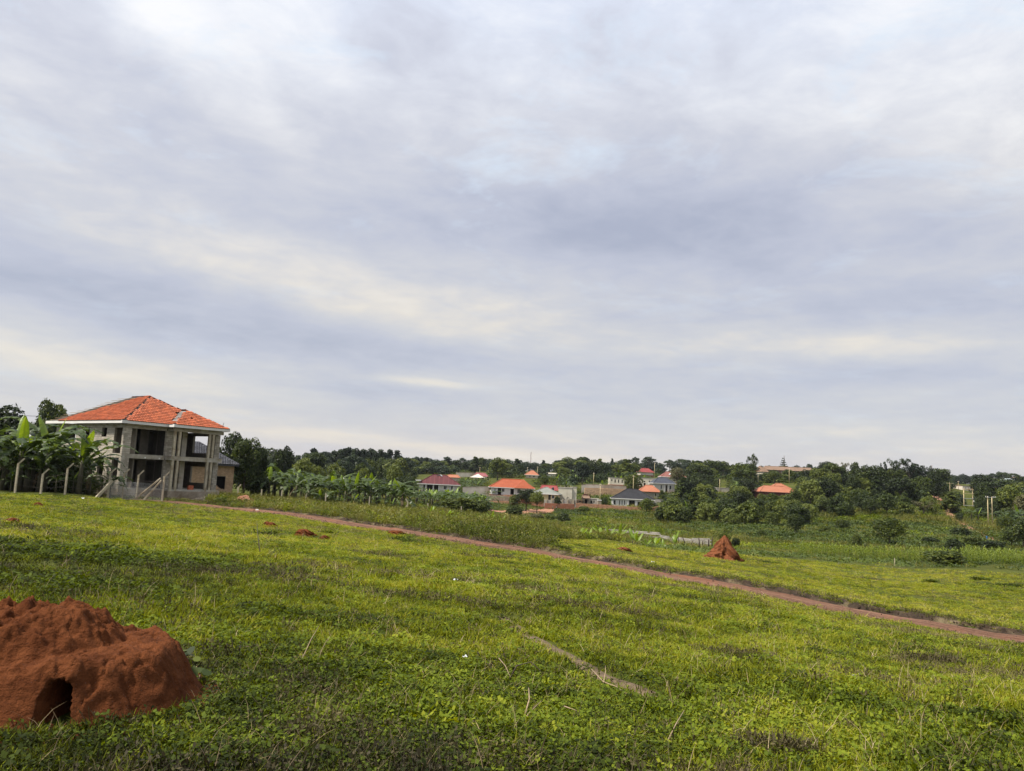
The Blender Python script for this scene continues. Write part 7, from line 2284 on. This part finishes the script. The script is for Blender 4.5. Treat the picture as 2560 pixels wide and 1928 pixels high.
# far skyline
SKY = [('round', 1012, 1149, 30), ('mango', 1020, 1145, 26), ('round', 1038, 1143, 30), ('oak', 1054, 1143, 22), ('round', 1068, 1147, 32), ('mango', 1090, 1150, 34), ('mango', 1112, 1150, 42), ('umbrella', 1115, 1140, 22), ('mango', 1130, 1153, 30), ('umbrella', 1154, 1143, 22), ('mango', 1148, 1160, 30), ('round', 1177, 1150, 36), ('mango', 1196, 1155, 30), ('round', 1209, 1149, 34), ('round', 1230, 1149, 36), ('mango', 1246, 1153, 30),
       ('mango', 1267, 1148, 46), ('umbrella', 1296, 1149, 24), ('mango', 1300, 1156, 36), ('mango', 1316, 1154, 34), ('mango', 1336, 1157, 30), ('conic', 1357, 1151, 28), ('round', 1372, 1160, 26), ('umbrella', 1395, 1149, 34), ('mango', 1404, 1156, 36), ('umbrella', 1434, 1147, 30), ('umbrella', 1460, 1141, 38), ('mango', 1448, 1156, 36), ('mango', 1476, 1160, 40), ('round', 1496, 1156, 34), ('conic', 1529, 1147, 22), ('mango', 1520, 1156, 40), ('mango', 1545, 1155, 36), ('round', 1557, 1151, 28),
       ('umbrella', 1587, 1141, 24), ('mango', 1580, 1157, 34), ('mango', 1604, 1157, 34), ('umbrella', 1621, 1140, 40), ('mango', 1622, 1154, 40), ('mango', 1648, 1158, 38), ('umbrella', 1672, 1148, 32), ('umbrella', 1708, 1146, 58), ('mango', 1690, 1156, 36), ('mango', 1716, 1158, 40), ('umbrella', 1745, 1151, 28), ('mango', 1738, 1162, 34), ('conic', 1768, 1157, 18), ('mango', 1762, 1164, 30), ('mango', 1786, 1166, 34), ('mango', 1806, 1166, 28), ('round', 1817, 1163, 26), ('umbrella', 1832, 1159, 16), ('mango', 1834, 1166, 26), ('mango', 1860, 1163, 26), ('mango', 1880, 1164, 30), ('mango', 1903, 1164, 26),
       ('mango', 1920, 1165, 20), ('mango', 1990, 1164, 34), ('mango', 2010, 1166, 26), ('umbrella', 2024, 1158, 20), ('mango', 2040, 1168, 26)]
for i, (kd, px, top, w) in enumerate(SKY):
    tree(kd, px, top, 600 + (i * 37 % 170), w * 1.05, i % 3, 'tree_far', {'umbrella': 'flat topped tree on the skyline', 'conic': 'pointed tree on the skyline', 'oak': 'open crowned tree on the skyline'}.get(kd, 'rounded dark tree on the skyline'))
tree('layer', 1958, 1144, 520, 26, 0, 'tree_far', label='tiered conifer standing alone on the skyline')
tree('mango', 1956, 1163, 440, 30, 1, 'tree', label='round dark tree under the tiered conifer')
e = tree('feather', 1880, 1138, 352, 30, 0, 'tree', label='tall spiky tree rising above the crest left of the tan building', fine=1.4)
tree('conic', 1882, 1160, 350, 26, 1, 'tree', label='dark leafy lower half of growth under the tall spiky tree')
for px, top, Y, w, lb in ((1932, 1234, 262, 46, 'round bush hiding the left wall of the lone salmon house'), (1962, 1237, 260, 40, 'round bush at the middle of the lone salmon house wall'), (1988, 1224, 268, 34, 'dark tree over the right eave of the lone salmon house'), (1906, 1234, 264, 36, 'round bush at the left corner of the lone salmon house'),
        (1935, 1176, 400, 40, 'tree before the left half of the long tan building'), (1972, 1174, 396, 30, 'tree before the middle of the long tan building'), (2008, 1177, 398, 40, 'tree before the right half of the long tan building'), (2036, 1172, 394, 30, 'tree at the right end of the long tan building'), (1914, 1182, 392, 30, 'tree before the gabled end block of the long tan building')):
    tree('mango', px, top, Y, w, int(px) % 3, 'tree' if px % 2 else 'bush', label=lb)
# right-hand crest
for kd, px, top, Y, w, v, mt, lb in (
    ('umbrella', 2083, 1156, 330, 66, 0, 'tree', 'broad flat crowned green tree on the right crest'), ('feather', 2110, 1158, 345, 26, 1, 'olive', 'small bare twiggy tree right of the broad flat crown'),
    ('round', 2138, 1159, 320, 26, 1, 'tree', 'small round dark tree standing above the right crest'), ('mango', 2168, 1165, 300, 66, 0, 'tree', 'wide dark dense tree on the right crest'), ('mango', 2196, 1168, 296, 60, 2, 'tree', 'wide dark tree right of the other wide one on the crest'),
    ('feather', 2208, 1153, 310, 30, 2, 'tree_far', 'feathery tree left of the three feathery crowns'), ('feather', 2241, 1149, 315, 40, 0, 'tree_far', 'fan shaped feathery tree on the right crest'), ('feather', 2272, 1149, 318, 50, 1, 'tree_far', 'largest feathery tree on the right crest'),
    ('feather', 2300, 1162, 320, 40, 2, 'tree_far', 'lower feathery tree right of the largest one'), ('feather', 2321, 1166, 325, 26, 0, 'tree_far', 'thin feathery tree at the right end of the crest'), ('mango', 2288, 1160, 322, 40, 1, 'tree_far', 'grey green tree under the largest feathery crown'),
    ('umbrella', 2338, 1177, 420, 26, 1, 'tree_far', 'small flat topped tree on the falling skyline'), ('mango', 2336, 1184, 300, 44, 2, 'tree', 'dark tree below the small flat topped one'),
    ('mango', 2462, 1188, 330, 66, 0, 'tree', 'big dark tree above the twin poles'), ('umbrella', 2484, 1182, 560, 22, 0, 'tree_far', 'small far flat topped tree above the big dark one'), ('oak', 2508, 1181, 560, 40, 1, 'tree_far', 'far open crowned tree near the right edge'), ('umbrella', 2536, 1182, 540, 34, 2, 'tree_far', 'far flat topped tree at the right edge'),
    ('umbrella', 2506, 1200, 310, 110, 1, 'tree', 'very broad dark flat crown at the right'), ('mango', 2550, 1205, 300, 70, 1, 'tree', 'dark tree cut by the right edge below the tan roof'), ('mango', 2462, 1212, 290, 44, 0, 'bush', 'bright green crown above the twin poles'),
    ('mango', 2524, 1216, 262, 76, 2, 'bush', 'rounded mid green tree right of the twin poles'), ('mango', 2488, 1245, 262, 50, 0, 'tree', 'dark tree just right behind the twin poles'), ('mango', 2453, 1238, 280, 24, 1, 'tree', 'dark tree between pole frame and twin poles'),
    ('mango', 2560, 1236, 255, 60, 0, 'olive', 'olive tree cut by the right edge'), ('conic', 2376, 1230, 262, 56, 0, 'tree', 'tall dark tree left of the ladder shaped pole frame'), ('conic', 2396, 1240, 310, 30, 1, 'tree', 'dark tree just left of the pole frame'), ('feather', 2308, 1254, 232, 56, 0, 'olive', 'dry olive brown feathery bush on the right slope'),
    ('round', 2556, 1298, 150, 70, 0, 'tree', 'dense mid green tree at the right edge above the maize'), ('mango', 2526, 1316, 158, 60, 1, 'bush', 'round bush left of the edge tree above the maize')):
    tree(kd, px, top, Y, w, v, mt, label=lb)
for i in range(12):
    tree('mango', 2352 + i * 11, 1186 + (i * 7 % 5), 760 + (i * 31 % 90), 22, i % 3, 'tree_far', 'bluish round tree of the far row')
# lone trees and bushes in the valley
tree('mango', 2222, 1291, 140, 78, 1, 'bush', label='lone round crowned tree standing in the crops', fine=1.4, name='tree')
tree('bush', 2365, 1372, 84, 110, 0, 'tree', label='large dark spreading bush in front of the maize', fine=1.5)
tree('bush', 2382, 1345, 104, 58, 1, 'tree', label='dark bush right behind the large spreading bush')
tree('bush', 1150, 1240, 150, 110, 0, 'tree', label='big dark bush mass in front of the orange roofed bungalow', fine=1.6)
tree('bush', 1195, 1246, 152, 80, 1, 'tree', label='right half of the dark bushes before the orange roofed bungalow', fine=1.4)
tree('bush', 1118, 1252, 156, 60, 2, 'tree', label='left low end of the dark bushes before the plantation')
tree('oak', 1318, 1224, 235, 58, 0, 'tree', label='shade tree in front of the orange roofed bungalow, right side', fine=1.3)
tree('oak', 1345, 1228, 228, 40, 2, 'lime', label='yellow tinged shade tree before the grey green roof', fine=1.2)
tree('mango', 1288, 1236, 236, 34, 1, 'tree', label='dark shrub left under the shade tree', name='bush', cat='bush')
tree('bush', 1290, 1262, 205, 54, 1, 'tree', label='dark round bush left of the red path')
tree('bush', 1395, 1238, 252, 22, 0, 'bush', label='leafy shrub right of the yellow cream house')
tree('bush', 1412, 1281, 178, 40, 2, 'tree', label='dark bush in the middle below the red path')
tree('bush', 1345, 1284, 190, 44, 0, 'olive', label='olive bush beside the bottom of the red path')
tree('bush', 1380, 1287, 186, 30, 1, 'bush', label='low green bush right of the olive one')
tree('bush', 1462, 1264, 246, 36, 0, 'bush', label='green bush in front of the left end of the brick boundary wall')
tree('mango', 1618, 1246, 250, 44, 0, 'bush', label='leafy tree hiding the right corner of the charcoal roofed bungalow', fine=1.3)
tree('conic', 1654, 1226, 286, 34, 1, 'tree', label='dark pointed tree in front of the salmon orange roof')
tree('mango', 1581, 1184, 318, 48, 1, 'tree', label='dense dark round tree above the charcoal roof', fine=1.2)
tree('oak', 1692, 1170, 345, 46, 1, 'olive', label='bare olive brown tree in front of the brown red roof')
tree('conic', 1736, 1222, 222, 56, 0, 'tree', label='tall dark tree with a visible pole like trunk at the edge of the bushes', fine=1.3)
tree('conic', 1708, 1194, 290, 56, 2, 'bush', label='tall mid green tree right of the blue grey roofed house', fine=1.2)
tree('bush', 1466, 1232, 282, 26, 0, 'rust', label='rusty red bush behind the gatehouse')
tree('bush', 1512, 1242, 275, 22, 1, 'tree', label='dark bush right of the tall pale pole')
tree('feather', 1812, 1316, 62.5, 58, 2, 'lime', label='wispy pale shrub growing behind the tall termite mound', name='bush', cat='bush', fine=1.5)
tree('bush', 560, 1252, 72, 36, 0, 'bush', label='bushy weeds at the corner of the road and the brick house')

for kd, px, top, Y, w, mt, lb in (('mango', 1987, 1283, 165, 42, 'tree', 'dark little tree standing out before the bushes right of the tall termite mound'), ('bush', 2140, 1331, 130, 26, 'tree', 'low dark bush left of the lone crop tree'), ('bush', 2322, 1341, 150, 48, 'tree', 'dark bush at the foot of the olive feathery bush'), ('bush', 1905, 1322, 150, 26, 'bush', 'small bush on the potato field, right of the termite mound'),
        ('bush', 1840, 1344, 116, 24, 'tree', 'small dark bush just right of the tall termite mound'), ('bush', 2432, 1337, 150, 54, 'tree', 'dark round bush below the ladder shaped pole frame'), ('bush', 2480, 1349, 142, 62, 'tree', 'dark broad bush below the twin poles'), ('bush', 2400, 1316, 188, 52, 'tree', 'dark bush beside the lower end of the red track'), ('bush', 2060, 1312, 172, 34, 'bush', 'lone green bush on the grass left of the lone crop tree'), ('bush', 2105, 1296, 186, 40, 'tree', 'dark round bush at the lower edge of the slope')):
    tree(kd, px, top, Y, w, int(px) % 3, mt, label=lb, name='tree' if kd == 'mango' else 'bush', cat='tree' if kd == 'mango' else 'bush', fine=1.2)
# scattered growth: each an individual plant on the slopes
def free(px, py, pad=0):
    for a, b, c, d in HIDE:
        if a - pad < px < b + pad and c < py < d: return False
    return True
# parts of the photo that must stay in view: (left, right, top, bottom)
HIDE = [(1036, 1150, 1186, 1226), (1215, 1338, 1196, 1262), (1338, 1442, 1213, 1262), (1440, 1506, 1208, 1276), (1520, 1640, 1222, 1282), (1590, 1655, 1212, 1246), (1630, 1690, 1193, 1232), (1652, 1716, 1179, 1196), (1598, 1637, 1170, 1182),
        (1455, 1572, 1209, 1234), (1524, 1563, 1195, 1210), (1597, 1640, 1196, 1210), (1310, 1348, 1176, 1194), (1364, 1393, 1182, 1190), (1140, 1220, 1180, 1196), (1112, 1150, 1186, 1196), (1895, 1998, 1208, 1232), (1900, 2040, 1164, 1175), (1792, 1824, 1196, 1232),
        (1250, 1450, 1262, 1292), (2405, 2436, 1204, 1284), (2462, 2490, 1238, 1320), (2335, 2385, 1240, 1300), (2380, 2435, 1205, 1225), (2395, 2445, 1300, 1345), (2450, 2482, 1335, 1356), (2200, 2250, 1286, 1366), (1157, 1226, 1214, 1232)]
def fill(n, pa, pb, ya, yb, kinds, mats, hr, phrase, seed, wr=(.8, 1.2), maxtry=9000, sep=9.0):
    r = np.random.default_rng(seed); done = []; tr = 0
    while len(done) < n and tr < maxtry:
        tr += 1
        px, Y = r.uniform(pa, pb), math.exp(r.uniform(math.log(ya), math.log(yb)))
        p = on_ground(px, Y); h = r.uniform(*hr)
        y1 = proj(p)[1]; y0 = proj(p + Vector((0, 0, h)))[1]
        kd = kinds[int(r.integers(len(kinds)))]
        w = h * r.uniform(*wr) * F / Y
        bad = False
        for k in range(5):
            yy = y0 + (y1 - y0) * (k + .2) / 5
            if not (free(px, yy, w * .38)): bad = True; break
        if bad or any(abs(px - a) < sep and abs(Y - b) < Y * .045 for a, b in done): continue
        done.append((px, Y))
        ph = phrase if isinstance(phrase, str) else phrase[kd]
        tree(kd, px, y0, Y, w, int(r.integers(3)), mats[int(r.integers(len(mats)))], ph, name='bush' if 'bush' in ph or 'shrub' in ph else 'tree', cat='bush' if 'bush' in ph or 'shrub' in ph else 'tree')
# bushes over the right-hand slope
HIDE.append((2085, 2340, 1288, 1370))
fill(62, 1660, 2330, 196, 262, ['bush', 'mango', 'mango'], ['bush', 'bush', 'tree', 'bush', 'lime'], (3.6, 6.4), 'rounded green bush', 5, (.95, 1.3), sep=13)
fill(56, 1690, 2350, 262, 345, ['mango', 'round', 'oak', 'conic'], ['tree', 'bush', 'tree', 'lime'], (5.5, 9.0), 'leafy dark tree', 6, (.8, 1.15), sep=14)
fill(16, 2345, 2620, 215, 262, ['bush', 'mango'], ['tree', 'bush'], (2.6, 5.2), 'dark green bush', 7, (.95, 1.3), sep=13)
fill(20, 2340, 2640, 262, 420, ['mango', 'round'], ['tree', 'tree'], (7, 11), 'big dark tree', 8, (.85, 1.2), sep=16)
# wood on the far side behind the village
fill(64, 1000, 1800, 345, 560, ['mango', 'round', 'oak', 'conic', 'umbrella'], ['tree', 'tree_far', 'bush', 'tree', 'lime'], (6.5, 11), 'dark leafy tree', 9, (.85, 1.25), sep=13)
fill(30, 1720, 2080, 345, 520, ['mango', 'round', 'oak', 'umbrella'], ['tree', 'tree', 'bush'], (6, 11), 'dense dark tree', 11, (.9, 1.25), sep=14)
fill(26, 620, 1010, 250, 420, ['mango', 'round'], ['tree_far', 'tree', 'bush'], (7, 11), 'mid distance leafy tree', 12, (.85, 1.2), sep=14)
fill(14, 1350, 1600, 285, 345, ['mango', 'bush'], ['bush', 'tree'], (3, 6), 'garden bush', 14, (.9, 1.2), sep=12)

# woods too far and dense to count, behind the last single trees
def far_wood():
    V, Q, S = [], [], []
    off = 0
    r = np.random.default_rng(77)
    protos = []
    for v in range(3):
        B = blob_set('mango', 500 + v); V_, Q_, S_ = crown_data(500 + v, B, 300, .085); protos.append((V_, Q_, S_))
    for _ in range(620):
        px = r.uniform(-150, 2800); Y = r.uniform(600, 1500) if px < 2300 else r.uniform(640, 1500)
        p = on_ground(px, Y); h = r.uniform(6, 10); w = h * r.uniform(.9, 1.4)
        v, q, s = protos[int(r.integers(3))]
        a = r.uniform(0, 6.28); c, d = math.cos(a), math.sin(a)
        V.append(np.stack([(v[:, 0] * c - v[:, 1] * d) * w + p.x, (v[:, 0] * d + v[:, 1] * c) * w + p.y, v[:, 2] * h + p.z - h * .15], 1)); Q.append(q + off); S.append(np.clip(s + r.normal(0, .12), 0, 1)); off += len(v)
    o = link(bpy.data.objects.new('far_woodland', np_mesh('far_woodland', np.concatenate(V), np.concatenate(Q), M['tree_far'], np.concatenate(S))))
    tag(o, 'far woodland closing the view behind the village and the houses', kind='stuff')
far_wood()

# banana plants at the left in front of the house
for i, (px, Y, top, w) in enumerate(((-22, 66, 1052, 1.0), (22, 68, 1060, 1.0), (52, 66, 1046, 1.0), (86, 70, 1074, .95), (118, 68, 1048, .9), (140, 71, 1095, .9), (168, 70, 1120, .85), (205, 67, 1083, .95), (230, 69, 1112, .85), (62, 73, 1078, 1.0), (8, 74, 1068, 1.0), (100, 73, 1110, .9), (-8, 70, 1080, 1.0), (36, 70, 1070, 1.1), (74, 67, 1092, 1.0), (128, 73, 1090, .9), (182, 72, 1128, .9), (104, 66.5, 1122, .9), (14, 66, 1112, 1.0), (60, 70, 1100, 1.0))):
    banana(px, Y, top, True, 'tall banana plant', wide=w * 1.15, young=2 if i in (2, 4, 7) else None)
for px, Y, top in ((148, 66, 1168), (190, 68, 1172), (262, 68, 1178), (36, 64, 1178), (282, 67.4, 1165)):
    banana(px, Y, top, True, 'short banana plant', wide=.9)
for i, (px, top) in enumerate(((-14, 1074), (14, 1086), (40, 1084), (66, 1092), (88, 1088), (112, 1096), (136, 1108), (158, 1124), (190, 1122), (28, 1104))):
    banana(px, 74 + (i * 7 % 5), top, False, 'banana plant at the back of the clump', wide=1.25)
# weeds and undergrowth among them
for i in range(14):
    tree('bush', -24 + i * 20 + rng.uniform(-8, 8), (1160 if i < 11 else 1186) + rng.uniform(-12, 18), 68.5 + rng.uniform(0, 6), 62, i % 3, 'bush' if i % 4 == 0 else 'tree', 'undergrowth bush')
# row beyond the fence at the middle
r_ = np.random.default_rng(3)
for i, px in enumerate(np.linspace(668, 1006, 27)):
    top = 1160 + (px - 668) * 0.115 + r_.uniform(-6, 14)
    banana(px + r_.uniform(-5, 5), 109 + r_.uniform(-4, 9), top, True, 'banana plant of the fenced row', wide=1.15)
for i, px in enumerate(np.linspace(690, 1010, 16)):
    banana(px + r_.uniform(-8, 8), 122 + r_.uniform(0, 12), 1172 + (px - 690) * .10 + r_.uniform(-4, 10), False, 'banana plant at the back of the row', wide=1.2)
for px, Y, top in ((806, 104, 1224), (840, 104, 1232), (890, 104, 1234), (772, 103, 1216), (940, 104, 1240), (985, 103, 1248), (862, 103, 1240)):
    banana(px, Y, top, False, 'short banana sucker', wide=1.1)
tree('bush', 808, 1214, 106, 70, 0, 'lime', label='yellowing banana like shrub under the row')
# plantation in front of the maroon roofed bungalow
for i in range(66):
    px, Y = r_.uniform(1015, 1225), r_.uniform(158, 236)
    p = on_ground(px, Y); top = proj(p + Vector((0, 0, r_.uniform(3.6, 5.0))))[1]
    if top < 1223 - (4 if px > 1150 else 0) and 1040 < px < 1150: top = 1223 + r_.uniform(0, 5)
    if top > proj(p)[1] - 6: continue
    banana(px, Y, top, False, 'banana plant in the dense plantation', wide=1.25)
# bananas on the slope behind
for i in range(40):
    px, Y = r_.uniform(1128, 1240), r_.uniform(285, 340)
    p = on_ground(px, Y); top = proj(p + Vector((0, 0, r_.uniform(3.4, 4.8))))[1]
    if not free(px, top + 3, 2): continue
    banana(px, Y, top, False, 'banana plant on the upper slope', wide=1.3)
for i in range(46):
    px, Y = r_.uniform(1390, 1800), r_.uniform(318, 430)
    p = on_ground(px, Y); top = proj(p + Vector((0, 0, r_.uniform(3.6, 5.2))))[1]
    if not free(px, top + 3, 3): continue
    banana(px, Y, top, False, 'banana plant on the village slope', wide=1.3)
for px, Y, top in ((1232, 262, 1222), (1722, 222, 1256), (1745, 228, 1262), (2004, 285, 1222), (2020, 290, 1224), (2032, 280, 1220), (2050, 286, 1228), (1920, 300, 1212), (1858, 320, 1205), (1848, 330, 1200), (1840, 325, 1206), (2428, 250, 1266), (2445, 246, 1272), (2524, 225, 1272), (2545, 235, 1266), (2516, 222, 1282), (2520, 185, 1322), (1665, 262, 1250), (1880, 318, 1214)):
    banana(px, Y, top, False, 'single banana plant', wide=1.25)
# bright young suckers scattered over the weedy verge
for px, Y, top in ((1015, 92, 1270), (1035, 88, 1266), (1082, 86, 1262), (1122, 80, 1266), (1145, 76, 1284), (1174, 78, 1286), (1180, 74, 1292), (1212, 84, 1282), (1230, 76, 1292), (1233, 96, 1274), (1258, 82, 1286), (1292, 80, 1300), (1256, 66, 1312), (1325, 84, 1300), (1345, 82, 1306), (1400, 84, 1318), (1448, 86, 1316), (1455, 82, 1310), (1476, 84, 1318), (1503, 98, 1304), (1526, 94, 1314), (1552, 102, 1304), (1585, 92, 1316), (1596, 88, 1326), (1620, 82, 1340), (1642, 84, 1330), (1690, 100, 1322), (1318, 80, 1316), (952, 92, 1268), (905, 90, 1258), (870, 88, 1262), (1660, 86, 1346)):
    seedling(px, Y, top, 'bright banana sucker on the verge')
field_cover(); tall_cover(); valley_cover(); hillside_mass(); road_clods()

# ------------------------------------------------------------------ the air: far trees fade a little to blue
def haze_box():
    mb = MB(); mb.box(-4300, 4300, -4300, 4300, -30.0, 62.0)
    mt = bpy.data.materials.new('air'); mt.use_nodes = True
    nt = mt.node_tree; nt.nodes.clear()
    v = nt.nodes.new('ShaderNodeVolumePrincipled'); v.inputs['Density'].default_value = 0.00005; v.inputs['Color'].default_value = (0.80, 0.87, 1.0, 1); v.inputs['Anisotropy'].default_value = 0.2
    o = nt.nodes.new('ShaderNodeOutputMaterial'); nt.links.new(v.outputs[0], o.inputs['Volume'])
    h = mb.build('haze', mt); tag(h, 'thin pale haze in the air over the valley', kind='stuff')
haze_box()

# ------------------------------------------------------------------ labels for the many plants: told apart by the landmark beside them
LAND = [('the unfinished house', 330, 1100, 80), ('the pale brick house', 560, 1190, 97), ('the round crowned tree', 704, 1150, 150), ('the pointed dark tree', 951, 1185, 210),
        ('the maroon roof', 1097, 1205, 250), ('the faded pink roof', 1202, 1188, 410), ('the bright orange roof', 1280, 1212, 262), ('the small orange roof', 1328, 1184, 420), ('the lattice mast', 1326, 1148, 800),
        ('the blank cream building', 1418, 1240, 262), ('the long white shed', 1378, 1186, 450), ('the gatehouse', 1465, 1250, 267), ('the tall pale yard pole', 1500, 1228, 275), ('the roofless block house', 1543, 1203, 345),
        ('the charcoal roof', 1580, 1240, 276), ('the salmon orange roof', 1625, 1224, 306), ('the blue grey roof', 1660, 1204, 330), ('the brown red roof', 1685, 1187, 382), ('the steep red roof', 1617, 1177, 450),
        ('the pale block hut', 1808, 1226, 330), ('the lone salmon house', 1946, 1226, 290), ('the long tan building', 1975, 1175, 430), ('the tall spiky tree', 1880, 1165, 352), ('the tiered conifer', 1958, 1155, 520),
        ('the broad flat crown', 2083, 1165, 330), ('the lone crop tree', 2222, 1325, 140), ('the olive feathery bush', 2308, 1275, 232), ('the largest feathery tree', 2272, 1165, 318), ('the ladder shaped pole frame', 2420, 1245, 300),
        ('the twin poles', 2476, 1280, 240), ('the wide armed pole', 2375, 1218, 358), ('the large spreading bush', 2365, 1393, 92), ('the low block wall', 1640, 1338, 124), ('the red path', 1400, 1272, 250), ('the braced corner post', 1018, 1262, 99),
        ('the dark bush post', 1152, 1276, 101), ('the straight middle post', 813, 1247, 100), ('the left row post', 703, 1237, 101), ('the leaning row post', 922, 1258, 99), ('the tall termite mound', 1811, 1363, 60)]
ORD = ['nearest', 'second', 'third', 'fourth', 'fifth', 'sixth', 'seventh', 'eighth', 'ninth', 'tenth', 'eleventh', 'twelfth', 'thirteenth', 'fourteenth', 'fifteenth', 'sixteenth', 'seventeenth', 'eighteenth', 'nineteenth', 'twentieth']
def relation(it, L):
    _, ph, px, py, Y, _a = it
    n, lx, ly, lY = L
    if Y < lY * .90 and abs(px - lx) < 45: return 'in front of'
    if Y > lY * 1.10 and abs(px - lx) < 45: return 'behind'
    return 'left of' if px < lx else 'right of'
def label_plants():
    buckets = {}
    for it in ITEMS:
        if not it[5]: continue
        opts = sorted(LAND, key=lambda L: math.hypot((it[2] - L[1]), (it[3] - L[2]) * 1.6) + 60 * abs(math.log(max(it[4], 1) / L[3])))
        for L in opts[:6]:
            key = (it[1], relation(it, L), L[0])
            if len(buckets.get(key, [])) < 4 or L is opts[5]:
                buckets.setdefault(key, []).append((math.hypot(it[2] - L[1], it[3] - L[2]), it)); break
    for (ph, rel, nm), lst in buckets.items():
        lst.sort(key=lambda a: a[0])
        for k, (d, it) in enumerate(lst):
            o = it[0]
            txt = '%s %s %s' % (ph, rel, nm) if len(lst) == 1 else '%s, %s %s %s' % (ph, ORD[min(k, 19)], rel, nm)
            w = txt.split()
            o['label'] = txt
            if 'group' not in o:
                g = ph if ph.endswith('s') else ph
                o['group'] = {'tree': 'trees', 'bush': 'bushes'}.get(ph, 'plants like this: ' + ph)
label_plants()
